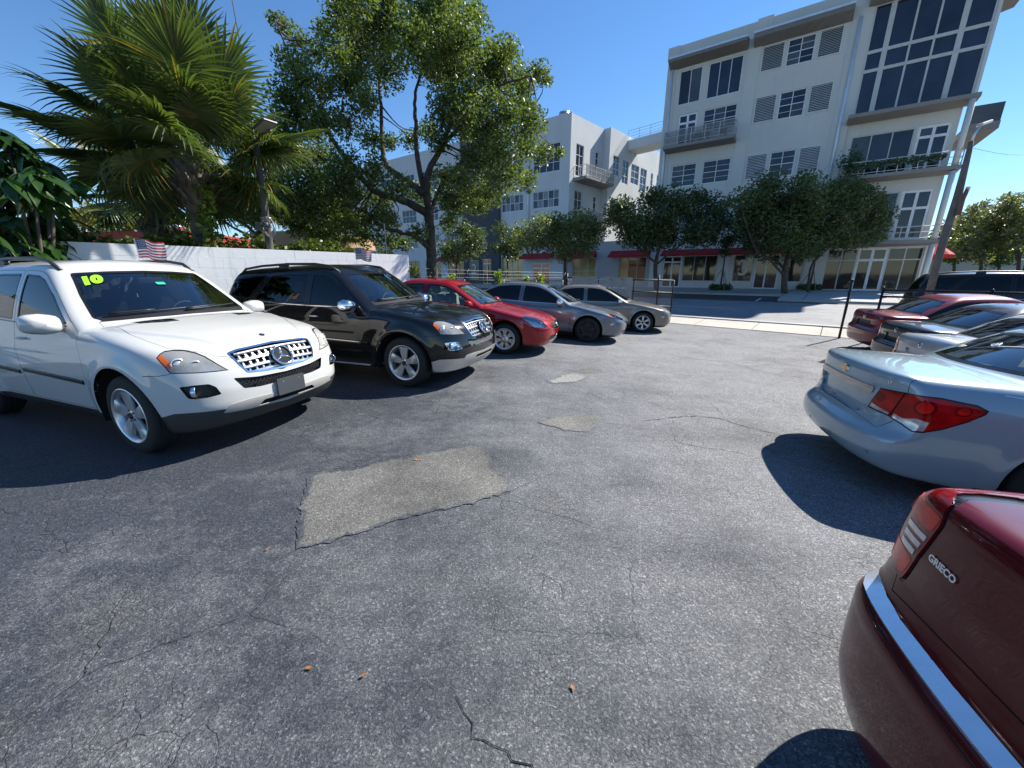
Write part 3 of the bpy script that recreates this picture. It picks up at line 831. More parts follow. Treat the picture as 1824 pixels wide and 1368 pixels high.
def suv(name, S, loc, yaw, pm, label, chrome_trim, plate, boards):
    r = empty(name, (loc[0], loc[1], zg(*loc)), radians(yaw), label, 'car', 'large off-road cars parked nose out')
    P = lambda lab, nm, mt, push=0.0, wall=True: S.part(lab, nm, mt, r, push, wall)
    P('body', 'body', pm); P('gap', 'panel_gaps', GAP, -.003); P('bonnet', 'bonnet', pm); P('trim', 'window_seals', TRIM, -.001)
    P('cladding', 'sill_cladding', BLK); P('lip', 'front_lip', M('bare_plastic', (.05, .05, .05), .6) if not chrome_trim else SILVER)
    DD = finish_sides(S, r, 2, 3, pm, [GL_D, GL_D, GL_D])
    P('windscreen', 'windscreen', GL_W, -.004, False); P('rear_window', 'rear_window', GL_D, -.004, False); P('sunroof', 'sunroof', TRIM, -.001)
    for sd, sg in (('R', -1), ('L', 1)):
        h = P('headlight_' + sd, 'headlight', LENS, 0); 
        V, F, N = S.extract('headlight_' + sd, -.055); q = mk('reflector', V, F, REFLECT, h, True, N)
        a = P('amber_' + sd, 'turn_signal', AMBER, 0); a.parent = h
        for (x, y, z, rr) in ((.565, .755, .872, .043), (.645, .665, .855, .034)):
            m = MB(); m.lathe([(rr*1.25, -.012), (rr*1.28, .014), (rr*1.1, .022), (rr, .014)], 20, 'x'); m.ell((0, 0, 0), (rr*.75, rr*.95, rr*.95), 14, 8)
            o = m.build('projector', REFLECT, h, True); hp, hn = hit2(S, *uv3([(x, -y, z)], D45)[0], D45); q_ = hp - hn*.028; o.location = (q_.x, q_.y if sg < 0 else -q_.y, q_.z); o.rotation_euler = (0, 0, sg*.45)
        f = P('fog_' + sd, 'fog_light_recess', BLK if not chrome_trim else CHROME, -.03)
        m = MB(); m.lathe([(.046, -.02), (.05, .012), (.041, .014), (.038, 0), (0, .006)], 20, 'x'); o = m.build('fog_light', CHROME, f, True); o.location = (.690, sg*.755, .622); o.rotation_euler = (0, 0, -sg*.75)
        m = MB()
        for k in range(4): ribbon(m, S, uv3([(.76, -.69, .655-.022*k), (.785, -.630, .635-.022*k)], D45) if sg < 0 else [( -0, 0), (0, 0)], D45, .006, .006, -.02, .03)
        if m.F: m.build('fog_grid', BLK, f)
    g = P('grille', 'grille', BLK, -.05); c = P('chrome_ring', 'grille_frame', CHROME, .004); c.parent = g
    for zz, w in ((.905, .40), (.842, .405), (.778, .385), (.725, .34)):
        m = MB(); ribbon(m, S, [(-w, zz-.012), (-w*.5, zz), (0, zz+.004), (w*.5, zz), (w, zz-.012)], FRONT, .028 if zz < .9 else .02, .02, -.022, .03, [(-.5, -.4), (-.5, .7), (-.3, 1), (.3, 1), (.5, .7), (.5, -.4)])
        m.build('grille_slat', SILVER, g)
    m = MB()
    for zz, w, n in ((.874, .40, 12), (.811, .395, 12), (.752, .36, 11)):
        for i in range(n):
            y = -w + 2*w*(i+.5)/n; ribbon(m, S, [(y, zz-.030), (y, zz+.030)], FRONT, .020, .004, -.026, .03)
    m.build('grille_fins', SILVER, g)
    M4 = frame_at(S, 0, .808, FRONT, .020)
    m = MB(); ring = [M4 @ Vector((.098*cos(a), .098*sin(a), .008)) for a in [2*pi*i/32 for i in range(33)]]; m.tube(ring, .010, 8, False)
    for k in range(3):
        a = pi/2 + 2*pi*k/3; d = Vector((cos(a), sin(a), 0)); n_ = Vector((-sin(a), cos(a), 0))
        V = [M4 @ (n_*.017), M4 @ (d*.094 + n_*.003), M4 @ (d*.094 - n_*.003), M4 @ (n_*-.017), M4 @ Vector((0, 0, .018)), M4 @ (d*.094 + Vector((0, 0, .010)))]
        m.add(V, [(0, 1, 5, 4), (4, 5, 2, 3), (1, 2, 5), (0, 4, 3)])
    m.build('star_badge', CHROME, g, True)
    m = MB(); m.lathe([(0, 0), (.095, 0), (.095, -.04)], 28, 'z'); o = m.build('badge_disc', M('badge_black', (.008, .008, .009), .65, spec=.2), g); o.matrix_local = M4
    m = MB(); M5 = frame_at(S, .60, 0, TOP, .001); m.lathe([(.026, 0), (.026, .004), (0, .005)], 20, 'z'); o = m.build('bonnet_badge', M('badge_blue', (.05, .07, .15), .2, .6), r); o.matrix_local = M5
    i_ = P('intake', 'lower_intake', BLK, -.035)
    m = MB(); n = 26
    for k in range(-n, n + 1):
        y0 = k * .036
        for dy in (.075, -.075):
            a, b = (max(-.46, min(.46, y0)), .578), (max(-.46, min(.46, y0 + dy)), .660)
            ribbon(m, S, [a, b], FRONT, .007, .006, -.026, .05)
    m.build('mesh', BLK if not chrome_trim else SILVER, i_)
    s_ = P('skid', 'skid_plate', SILVER if chrome_trim else M('grey_plastic', (.42, .40, .37), .5), .006); q = P('skid_slot', 'skid_slot', GAP, -.02)
    if q: q.parent = s_
    P('vent', 'bonnet_vents', GAP, -.012); P('cowl', 'cowl_panel', BLK, -.001)
    m = MB()
    for sg in (-1, 1):
        for k in range(4):
            t = k/3; y = .335 + .20*t; x = -.20 - .14*t
            ribbon(m, S, [(x-.055, sg*(y+.02)), (x+.05, sg*(y+.02))], TOP, .012, .004, -.008, .03)
    m.build('vent_ribs', BLK, r)
    # bumper joint, sill and door mouldings
    m = MB(); dd = diag(70)
    for sg in (-1, 1):
        A = [np.array(a, float) * (1, 1 if sg < 0 else -1, 1) for a in dd]
        ribbon(m, S, uv3([(.37, -.937, .775), (.50, -.888, .778), (.567, -.846, .79)], dd), [tuple(a) for a in A], .005, .0008, 0, .03)
    m.build('bumper_joint', GAP, r)
    m = MB(); m2 = MB()
    for sg in (-1, 1):
        ax = ((1, 0, 0), (0, 0, 1), (0, sg, 0))
        for a, b in ((-.60, -1.70), (-1.80, -2.42)):
            ribbon(m, S, [(a, .625), (a*.5+b*.5, .64), (b, .655)], ax, .045, .012, 0, .06)
            ribbon(m2, S, [(a, .632), (a*.5+b*.5, .648), (b, .662)], ax, .012, .015, 0, .06)
    m.build('side_moulding', pm if chrome_trim else TRIM, r); m2.build('moulding_strip', CHROME if chrome_trim else TRIM, r)
    m = MB()
    for sg in (-1, 1):
        ribbon(m, S, [(-.80, 1.133), (-1.7, 1.136), (-2.3, 1.156), (-2.90, 1.192)], ((1, 0, 0), (0, 0, 1), (0, sg, 0)), .014, .006, 0, .08)
    m.build('belt_strip', CHROME if chrome_trim else TRIM, r)
    for i_, (x, z) in enumerate(((-1.585, .985), (-2.62, 1.03))): handle(r, S, x, z, pm if not chrome_trim else CHROME, .17, DD[i_])
    for sd in (-1, 1): mirror(r, -.90, .90, 1.17, pm if not chrome_trim else CHROME, sd, 1.05, pm)
    # roof rails
    for sd in (-1, 1):
        P_ = []
        for x, lift in ((-1.28, -.005), (-1.45, .035), (-1.75, .055), (-2.3, .06), (-2.9, .055), (-3.3, .03), (-3.52, -.005)):
            h, n = S.hit((x, sd*(.60 - .02*(x < -3)), 3), (0, 0, -1)); P_.append((x, h.y, h.z + lift))
        m = MB(); m.tube(P_, .019, 8); h, n = S.hit((-2.4, sd*.60, 3), (0, 0, -1)); m.box((-2.5, sd*.60-.012, h.z-.02), (-2.3, sd*.60+.012, h.z+.05)); m.build('roof_rail', BLK if chrome_trim else M('dark_rail', (.03, .03, .032), .35), r, True)
    wipers(r, S, [((-.62, 1.205), (.05, 1.235)), ((-.02, 1.215), (.60, 1.235))])
    if plate:
        M4 = frame_at(S, 0, .520, FRONT, .012); m = MB(); slab(m, M4, .31, .165, .014, .012); o = m.build('licence_plate_blank', M('plate_grey', (.055, .06, .07), .5), r)
        m = MB()
        for u in (-.09, .09): m.lathe([(.006, .0), (.005, .004), (0, .005)], 8, 'z', (u, .045, .014))
        k = m.build('plate_screws', SILVER, o); k.matrix_local = M4
    else:
        pass
    if boards:
        for sg in (-1, 1):
            m = MB(); m.box((-2.38, sg*.80 if sg > 0 else -1.0, .285), (-.50, 1.0 if sg > 0 else -.80, .335), .015); o = m.build('running_board', BLK, r)
            m = MB(); m.box((-2.34, sg*.995 - .008, .300), (-.54, sg*.995 + .010, .322), .004); m.build('board_edge', SILVER, o)
    add_wheels(r, 'five', .369, .246, .235, (0, -2.915), .938, (SILVER, ALLOY, M('cap_dark', (.08, .08, .09), .3, .8)), 0.0)
    wells(r, (0, -2.915), .455, .93, z=.37)
    S.lining('cabin_lining', LINE, r, -3.7, -.35, .55, .03, ('windscreen', 'rear_window', 'window_0R', 'window_0L', 'window_1R', 'window_1L', 'window_2R', 'window_2L', 'hole', 'sunroof'))
    cabin(r, -.85, -1.75, -2.65, .62, .62, SEATM, LINE, 1.12)
    m = MB(); m.box((-1.05, -.12, 1.50), (-1.03, .12, 1.565), .01); m.build('rear_view_mirror', BLK, r)
    m = MB(); m.box((-3.6, -.85, .30), (-.4, .85, .33)); m.build('cabin_floor', LINE, r)
    return r
S_ = suv_shell()
PW = paint('white_paint', (.54, .54, .52), 0, .35, .06); PK = paint('black_paint', (.006, .006, .007), 0, .25, .02)
white_suv = suv('off_road_car', S_, (-3.11, 4.15), -21, PW, 'white off-road car with bright green 10 on its windscreen', False, True, False)
black_suv = suv('off_road_car', S_, (-1.25, 6.35), -19.7, PK, 'glossy black off-road car with chrome mirrors and running boards', True, False, True)
GRN = M('green_sticker', (.30, .95, .02), .5, var=.03)
o = text_on(S_, '10', -.50, 1.535, FRONT, .165, 'price_year_sticker', GRN, white_suv, .006, .012, .25)
m = MB(); M4 = frame_at(S_, .02, 1.50, FRONT, .004); slab(m, M4, .085, .045, .002, .006); m.build('inspection_sticker', M('sticker_teal', (.02, .40, .25), .5), white_suv)
S_ = None
def sedan_spec(wb, fo, ro, hw, H, deck=1.06, nose=.66, belt=.95, rbow=(.08, .20), fbow=(.18, .24), k=.11, **kw):
    xr = -(wb + ro); R = -wb
    S = dict(
      box=((xr - .12, -hw - .12, .1), (fo + .12, hw + .12, H + .12)), hw=hw,
      wid=[(xr - .1, hw - .13), (xr + .25, hw - .06), (xr + .6, hw - .025), (R, hw - .012), (R + .7, hw - .014), (-1.2, hw - .01), (-.4, hw - .012), (0, hw - .006), (.35, hw - .02), (.65, hw - .055), (fo + .1, hw - .13)],
      sec=[(.12, -.10), (.22, -.055), (.34, -.028), (.50, -.006), (.66, 0), (.78, -.004), (.88, -.018), (.96, -.045), (1.05, -.09), (1.2, -.18)],
      top=[(xr - .1, deck - .03), (xr + .1, deck), (xr + .5, deck + .005), (R - .1, deck - .01), (R + .5, deck - .08), (-1.2, belt - .05), (-.75, belt - .02), (-.45, belt + .03), (-.15, belt - .002), (.2, belt - .055), (.5, belt - .115), (fo - .25, belt - .17), (fo - .12, nose + .07), (fo, nose), (fo + .15, nose - .15)],
      crown=[(xr, .05), (R, .05), (-.5, .055), (.3, .075), (fo, .09)],
      xf=[(.1, fo - .20), (.2, fo - .11), (.3, fo - .03), (.42, fo), (.54, fo), (.64, fo - .03), (.74, fo - .12), (.82, fo - .26), (.95, fo - .5)],
      xr=[(.15, xr + .18), (.27, xr + .06), (.42, xr), (.58, xr - .004), (.645, xr + .004), (.69, xr + .05), (.74, xr + .068), (.92, xr + .075), (deck, xr + .09), (deck + .1, xr + .14)],
      bot=[(xr - .1, .30), (xr + .4, .22), (R, .19), (-.4, .18), (.4, .18), (fo, .19)],
      bowf=fbow, bowr=rbow, k=k, kf=.13,
      flare=[(0, .325, .40, .018), (R, .325, .40, .018)],
      roof=[(R - .9, H - .42), (R - .35, H - .20), (R + .1, H - .07), (R + .45, H - .02), (-1.9, H), (-1.5, H - .012), (-1.15, H - .055), (-.8, H - .14), (-.3, H - .32)],
      rcrown=.05, zb=.96, zr=H - .04,
      ws=[(.75, .10), (.94, -.28), (1.0, -.40), (1.15, -.70), (1.3, -1.02), (H - .05, -1.30), (H + .05, -1.6)], wsk=.20, wsn=.5,
      bl=[(.85, R - .62), (1.0, R - .46), (1.15, R - .22), (1.3, R + .06), (H - .05, R + .32), (H + .05, R + .6)], blk=.18, bln=.48,
      gwb=[(R - .7, hw - .19), (R - .3, hw - .125), (R + .3, hw - .085), (-1.6, hw - .07), (-.9, hw - .075), (-.4, hw - .09), (.1, hw - .14)],
      gwr=[(R - .5, .46), (R, .52), (R + .5, .555), (-1.7, .575), (-1.2, .555), (-.6, .52), (0, .48)],
      bulge=.03, kr=.15, kw=.07, kb=.035)
    S.update(kw)
    return S
ALT = sedan_spec(2.776, .96, 1.08, .898, 1.47)
GSIX = sedan_spec(2.852, .97, .99, .895, 1.45, deck=1.04, nose=.63, belt=.94)
CRZ = sedan_spec(2.40, .93, 1.265, .898, 1.477, deck=1.075, belt=.96, rbow=(.09, .22))
AVG = sedan_spec(2.765, .97, 1.12, .912, 1.49, deck=1.12, belt=.99, rbow=(.07, .16))
AVG['bot'] = [(-4.0, .17), (-3.4, .17), (-2.7, .18), (1, .19)]; AVG['xr'] = [(.1, -3.80), (.2, -3.84), (.32, -3.875)] + AVG['xr'][2:]

def tilt(o, x, y, yaw):
    n = gnormal(x, y); q = Vector((0, 0, 1)).rotation_difference(n); o.rotation_mode = 'QUATERNION'
    o.rotation_quaternion = q @ Matrix.Rotation(yaw, 3, 'Z').to_quaternion()
def sedan_root(name, x, y, yaw, label, group, rear=None):
    yaw = radians(yaw)
    if rear: x += rear * cos(yaw); y += rear * sin(yaw)
    r = empty(name, (x, y, zg(x, y)), 0, label, 'car', group); tilt(r, x, y, yaw)
    return r
REDB = M('bright_red_lens', (.80, .012, .010), .2, 0, .25, var=.5, vs=16, spec=.2)
D135 = diag(135); D60 = diag(52)
REARV = ((0, -1, 0), (0, 0, 1), (-1, 0, 0))
LIDAX = ((0, 1, 0), (.70711, 0, .70711), (-.70711, 0, .70711))
def lv(x, z): return .70711 * (x + z)
def sedan_shell(spec, wb, ro, ra=.388, wr=.325, res=.027, lidz=.51):
    S = Shell(spec, res); xr = -(wb + ro); k = wb - 2.78
    for xw in (0, -wb): S.cut2(circ(xw, wr + .005, ra, 40), SIDE, 'hole')
    fd = rnd([(-.50, .25), (-.47, .80), (-.55, .95), (-.86, 1.135), (-1.13, 1.275), (-1.38, 1.37), (-1.86, 1.392), (-1.86, .25)], .04)
    rd = rnd([(-1.868, .25), (-1.868, 1.392), (-2.22, 1.38), (-2.53-k, 1.32), (-2.84-k, 1.195), (-3.08-k, 1.02), (-2.98-k, .90), (-2.62-k, .74), (-2.42-k, .52), (-2.38-k, .25)], .04)
    w1 = rnd([(-.68, .955), (-.92, 1.105), (-1.16, 1.232), (-1.40, 1.322), (-1.62, 1.345), (-1.805, 1.35), (-1.805, .945)], .025)
    w2 = rnd([(-1.92, .95), (-1.92, 1.35), (-2.2, 1.337), (-2.50-k, 1.282), (-2.79-k, 1.16), (-2.99-k, 1.03), (-2.8-k, .975)], .025)
    doorset(S, [fd, rd], [w1, w2], trim=.016)
    panel(S, [(-.48, -.66), (-.2, -.70), (.25, -.70), (.55, -.62), (.80, -.44), (.80, .44), (.55, .62), (.25, .70), (-.2, .70), (-.48, .66)], TOP, 'bonnet', thr=.15, cond=lambda C: (C[:, 2] > .62) & (C[:, 0] > -.6) & (C[:, 2] < 1.0))
    ws = rnd([(-.715, .985), (-.35, 1.0), (0, 1.005), (.35, 1.0), (.715, .985), (.63, 1.18), (.545, 1.335), (.3, 1.362), (0, 1.37), (-.3, 1.362), (-.545, 1.335), (-.63, 1.18)], .03)
    S.cut(ws, FRONT, 'trim', over=('body', 'bonnet', 'gap', 'door_0R', 'door_0L')); S.cut(shrink(ws, .02), FRONT, 'windscreen', over=('trim',))
    zd = spec['top'][1][1]
    rw = rnd([(-.635, zd+.015), (.635, zd+.015), (.50, 1.345), (0, 1.375), (-.50, 1.345)], .05)
    S.cut(rw, REAR, 'trim', over=('body',)); S.cut(shrink(rw, .024), REAR, 'rear_window', over=('trim',))
    lid = [(.64, lv(xr+.74, zd)), (.73, lv(xr+.31, zd-.035)), (.745, lv(xr+.22, zd-.14)), (.72, lv(xr+.145, zd-.40*lidz/.51)), (.66, lv(xr+.08, zd-lidz))]
    panel(S, lid + [(-a, b) for a, b in lid[::-1]], LIDAX, 'boot_lid', over=('body', 'trim'), thr=.05, cond=lambda C: C[:, 0] < -2.6)
    S.cut2([(-wb-.6, .1), (-wb-.5, .245), (.7, .245), (.8, .1)], SIDE, 'cladding', thr=-.6)
    return S
def sedan(name, S, spec, wb, ro, pose, pm, label, group, wheels=('six', .325, .215, .21, None), glassm=None, cab=None, rear=None, mirrors=None, res=None, belt=TRIM):
    r = sedan_root(name, *pose, label, group, rear); xr = -(wb + ro)
    P = lambda lab, nm, mt, push=0.0, wall=True: S.part(lab, nm, mt, r, push, wall)
    P('body', 'body', pm); P('gap', 'panel_gaps', GAP, -.003); P('bonnet', 'bonnet', pm); P('boot_lid', 'boot_lid', pm); P('trim', 'window_seals', TRIM, -.001); P('cladding', 'underbody', BLK)
    g = glassm or (GL_D, GL_D, GL_W, GL_D)
    DD = finish_sides(S, r, 2, 2, pm, [g[0], g[1]]); P('windscreen', 'windscreen', g[2], -.003, False); P('rear_window', 'rear_window', g[3], -.003, False)
    m = MB()
    for sg in (-1, 1): ribbon(m, S, [(-.72, .938), (-1.8, .932), (-2.4, .945), (-2.92, .99)], ((1, 0, 0), (0, 0, 1), (0, sg, 0)), .012, .005, 0, .08)
    m.build('belt_strip', belt, r)
    for i_, (x, z) in enumerate(((-1.70, .80), (-2.62, .83))): handle(r, S, x, z, pm, .16, DD[i_])
    for sd in (-1, 1): mirror(r, -.83, .86, .99, mirrors or pm, sd, .92, BLK)
    wipers(r, S, [((-.60, .995), (.02, 1.02)), ((-.03, 1.005), (.56, 1.02))])
    kind, R, rr, wd, mt = wheels
    add_wheels(r, kind, R, rr, wd, (0, -wb), spec['hw'] - .022, mt or (SILVER, ALLOY, BLK)); wells(r, (0, -wb), .392, spec['hw'] - .04, z=R)
    lin = cab or (SEATM, LINE)
    S.lining('cabin_lining', lin[1], r, -wb-.55, -.2, .5, .03, ('windscreen', 'rear_window', 'window_0R', 'window_0L', 'window_1R', 'window_1L', 'hole'))
    cabin(r, -.72, -1.62, -2.35, .42, .56, lin[0], lin[1], .96, 1.25, y=.35)
    m = MB(); m.box((-2.6, -.8, .22), (-.4, .8, .25)); m.build('cabin_floor', LINE, r)
    m = MB(); m.box((-2.56-.55, -.62, .97), (-2.56-.12, .62, .985)); m.build('parcel_shelf', lin[1], r)
    m = MB(); m.box((-1.02, -.11, 1.24), (-1.0, .11, 1.30), .008); m.build('rear_view_mirror', BLK, r)
    return r
def lamp(S, root, lab, name, mat, refl=None, push=0.0, deep=-.04):
    h = S.part(lab, name, mat, root, push)
    if h is not None and refl is not None:
        V, F, N = S.extract(lab, deep); mk('reflector', V, F, refl, h, True, N)
    return h
def globe(h, x, y, z, r, sg, ry=.4, mat=None):
    m = MB(); m.lathe([(r*1.2, -.012), (r*1.25, .012), (r, .014)], 16, 'x'); m.ell((0, 0, 0), (r*.7, r*.92, r*.92), 12, 8)
    o = m.build('projector', mat or REFLECT, h, True); o.location = (x - .012, y*.985, z - .006); o.rotation_euler = (0, 0, sg * ry)
def sedan_front(S, kind):
    if kind == 'alt':
        H3 = [(.30, -.86, .79), (.425, -.72, .812), (.60, -.62, .775), (.72, -.575, .71), (.845, -.60, .612), (.78, -.71, .595), (.607, -.833, .605), (.488, -.855, .69)]
        A3 = None; gr = [(-.43, .665), (0, .69), (.43, .665), (.36, .55), (0, .53), (-.36, .55)]; lo = [(-.56, .36), (-.5, .42), (.5, .42), (.56, .36), (.45, .29), (-.45, .29)]; F3 = None
    else:
        H3 = [(.46, -.80, .775), (.56, -.67, .775), (.70, -.60, .735), (.86, -.46, .655), (.84, -.56, .625), (.70, -.73, .655), (.55, -.82, .70)]
        A3 = [(.44, -.81, .775), (.49, -.76, .775), (.60, -.76, .695), (.56, -.82, .695)]
        gr = [(-.40, .60), (-.03, .64), (.03, .64), (.40, .60), (.30, .525), (.04, .505), (-.04, .505), (-.30, .525)]; lo = [(-.52, .28), (-.56, .37), (.56, .37), (.52, .28)]
        F3 = [(.54, -.85, .52), (.632, -.824, .575), (.69, -.80, .555), (.60, -.835, .50)]
    S.cut2(uv3(H3, D60), D60, 'trim', over=('body', 'bonnet', 'gap'), thr=-.05); S.cut2(shrink(uv3(H3, D60), .006), D60, 'headlight_@', over=('trim',), thr=-.05)
    if A3: S.cut2(uv3(A3, D60), D60, 'amber_@', over=('headlight_@',), thr=-.05)
    if F3: S.cut2(uv3(F3, D60), D60, 'fog_@', over=('body',))
    S.cut(rnd(gr, .02), FRONT, 'grille', over=('body', 'bonnet', 'gap')); S.cut(rnd(lo, .03), FRONT, 'intake', over=('body', 'cladding'))
def sedan_front_parts(S, r, kind, lens=None):
    for sd, sg in (('R', -1), ('L', 1)):
        h = lamp(S, r, 'headlight_' + sd, 'headlight', lens or LENS, REFLECT)
        if kind == 'alt': globe(h, .60, sg*.71, .695, .04, -sg); globe(h, .70, sg*.63, .665, .032, -sg); globe(h, .50, sg*.78, .73, .026, -sg)
        else: globe(h, .66, sg*.67, .69, .035, -sg); globe(h, .74, sg*.58, .665, .03, -sg)
        a = S.part('amber_' + sd, 'turn_signal', AMBER, h)
        f = S.part('fog_' + sd, 'fog_light', CLRL, r, .002)
    g = S.part('grille', 'grille', BLK, r, -.03)
    if kind == 'alt':
        for zz, w in ((.655, .40), (.62, .39), (.585, .37), (.552, .34)):
            m = MB(); ribbon(m, S, [(-w, zz-.008), (0, zz+.012), (w, zz-.008)], FRONT, .014, .012, -.012, .04); m.build('grille_slat', CHROME, g)
    else:
        for sg in (-1, 1):
            m = MB(); ribbon(m, S, [(sg*.05, .575), (sg*.33, .56)], FRONT, .012, .01, -.015, .04); m.build('grille_slat', CHROME, g)
    m = MB(); m.lathe([(0, .012), (.04, .01), (.05, 0)], 20, 'z'); o = m.build('badge', CHROME, g, True); o.matrix_local = frame_at(S, 0, .61 if kind == 'alt' else .60, FRONT, .0)
    S.part('intake', 'lower_intake', BLK, r, -.03)

# --- red sedan, then the grey and the tan one beyond it
PR = paint('red_paint', (.30, .006, .010), .25, .35, .03)
S_ = sedan_shell(ALT, 2.776, 1.08); sedan_front(S_, 'alt')
GREENGL = (GL_C, GL_C, GL_W, GL_C)
red_sedan = sedan('sedan', S_, ALT, 2.776, 1.08, (.06, 8.8, -15.5), PR, 'bright red sedan with silver wheel covers beside the black off-road car', 'sedans parked nose out', ('cover', .325, .212, .215, (SILVER, SILVER, SILVER)), GREENGL, (SEATL, LINE), belt=CHROME)
sedan_front_parts(S_, red_sedan, 'alt', LENSC)
S_ = sedan_shell(GSIX, 2.852, .99); sedan_front(S_, 'g6')
PG = paint('grey_blue_paint', (.155, .175, .195), .55, .34, .10); PT = paint('tan_grey_paint', (.20, .178, .155), .55, .36, .12)
DARKW = M('black_wheel', (.012, .012, .012), .5)
grey_sedan = sedan('sedan', S_, GSIX, 2.852, .99, (2.2, 10.95, -17), PG, 'blue-grey sedan on black front wheel with chrome mirror', 'sedans parked nose out', ('steel', .325, .222, .215, (DARKW, DARKW, DARKW)), (GL_D, GL_D, GL_M, GL_D), mirrors=CHROME, belt=CHROME)
sedan_front_parts(S_, grey_sedan, 'g6', LENSC)
tan_sedan = sedan('sedan', S_, GSIX, 2.852, .99, (4.35, 13.35, -11), PT, 'dusty tan-grey sedan with six-spoke wheels next to the open gate', 'sedans parked nose out', ('six', .325, .215, .215, None), (GL_D, GL_D, GL_M, GL_D), mirrors=CHROME, belt=CHROME)
sedan_front_parts(S_, tan_sedan, 'g6', LENS)

# --- right-hand row, seen from behind
CRZ.update(xr=[(.15, -3.665+.18), (.27, -3.665+.06), (.38, -3.665), (.47, -3.672), (.535, -3.66), (.60, -3.60), (.66, -3.575), (.92, -3.562), (1.06, -3.55), (1.15, -3.48)], kf=.07)
AVG['kf'] = .07
S_ = sedan_shell(CRZ, 2.40, 1.265, res=.024, lidz=.43)
TAIL3 = [(-3.536, -.575, .908), (-3.447, -.749, .926), (-3.268, -.824, .930), (-3.062, -.85, .905), (-2.995, -.862, .872), (-3.01, -.867, .84), (-3.096, -.868, .768), (-3.224, -.861, .684), (-3.325, -.849, .638), (-3.391, -.835, .632), (-3.449, -.798, .665), (-3.511, -.691, .703), (-3.567, -.515, .712), (-3.549, -.525, .79)]
S_.cut2(uv3(TAIL3, D135), D135, 'trim', over=('body', 'boot_lid', 'gap'), thr=-.05); S_.cut2(shrink(uv3(TAIL3, D135), .012), D135, 'tail_@', over=('trim',), thr=-.05)
tin = uv3([(-3.45, -.75, .99), (-3.50, -.71, .55), (-3.60, -.3, .55), (-3.58, -.3, .99)], D135)
S_.cut2(tin, D135, 'lidlamp_@', over=('tail_@',), thr=-.05)
S_.cut2(uv3([(-3.44, -.753, .94), (-3.45, -.747, .94), (-3.51, -.708, .68), (-3.50, -.715, .68)], D135), D135, 'gap', over=('tail_@', 'lidlamp_@'), thr=-.05)
S_.cut2(uv3([(-3.491, -.703, .745), (-3.436, -.78, .718), (-3.37, -.82, .742), (-3.301, -.847, .728), (-3.322, -.849, .655), (-3.393, -.834, .642), (-3.455, -.789, .676), (-3.495, -.71, .709)], D135), D135, 'reverse_@', over=('tail_@',), thr=-.05)
S_.cut2(uv3([(-3.57, -.50, .712), (-3.56, -.52, .765), (-3.535, -.60, .748), (-3.50, -.705, .73), (-3.51, -.70, .70)], D135), D135, 'reverse_@', over=('lidlamp_@',), thr=-.05)
for c3, rc in (((-3.33, -.81, .835), .062), ((-3.13, -.855, .845), .038)):
    cu_, cv_ = uv3([c3], D135)[0]; S_.cut2(circ(cu_, cv_, rc, 20), D135, 'dark_@', over=('tail_@',), thr=-.05); S_.cut2(circ(cu_, cv_, rc*.72, 18), D135, 'bulb_@', over=('dark_@',), thr=-.05)
cu_, cv_ = uv3([(-3.53, -.60, .84)], D135)[0]; S_.cut2(circ(cu_, cv_, .045, 18), D135, 'dark_@', over=('lidlamp_@',), thr=-.05)
S_.cut(rnd([(-.505, .90), (.505, .90), (.49, .845), (.2, .838), (-.2, .838), (-.49, .845)], .01), REAR, 'chrome_bar', over=('boot_lid',))
S_.cut(rnd([(-.50, .832), (.50, .832), (.47, .72), (.40, .64), (-.40, .64), (-.47, .72)], .03), REAR, 'plate_recess', over=('boot_lid',))
PC = paint('pale_blue_paint', (.29, .385, .445), .22, .3, .03)
blue_sedan = sedan('sedan', S_, CRZ, 2.40, 1.265, (4.06, 3.41, -18.5), PC, 'pale blue sedan seen from behind with gold cross badge on boot', 'sedans parked tail out', glassm=(GL_M, GL_M, GL_C, GL_C), cab=(SEATL, LINEL), rear=2.685, belt=CHROME)
for sd, sg in (('R', -1), ('L', 1)):
    t_ = lamp(S_, blue_sedan, 'tail_' + sd, 'tail_light', REDL, None, .004); q = S_.part('lidlamp_' + sd, 'inner_tail_light', REDL, blue_sedan, .004); w = S_.part('reverse_' + sd, 'reversing_light', CLRL, t_, .002); S_.part('dark_' + sd, 'lamp_ring', REDD, t_, .003); S_.part('bulb_' + sd, 'brake_light', REDB, t_, .0035)
S_.part('chrome_bar', 'chrome_bar', M('dark_chrome', (.35, .36, .38), .05, 1.0, var=.05), blue_sedan, .012); S_.part('plate_recess', 'plate_recess', PC, blue_sedan, -.025)
M4 = frame_at(S_, .03, .968, REARV, .002); m = MB()
BT = [(-.070, -.016), (-.028, -.016), (-.036, -.034), (.022, -.034), (.030, -.016), (.072, -.016), (.066, .016), (.026, .016), (.034, .034), (-.024, .034), (-.032, .016), (-.076, .016)]
m.prism(BT, .012, lambda u, v, t: M4 @ Vector((u, v, t))); bb = m.build('badge', CHROME, blue_sedan)
m = MB(); m.prism(shrink(BT, .006), .003, lambda u, v, t: M4 @ Vector((u, v, t + .0121))); m.build('badge_face', M('gold', (.72, .44, .12), .25, 1.0), bb)
text_on(S_, 'LT', .62, .975, REARV, .035, 'lettering', CHROME, blue_sedan, .003, .001)
text_on(S_, 'CRUZE', -.52, .975, REARV, .035, 'lettering', CHROME, blue_sedan, .003, .001)
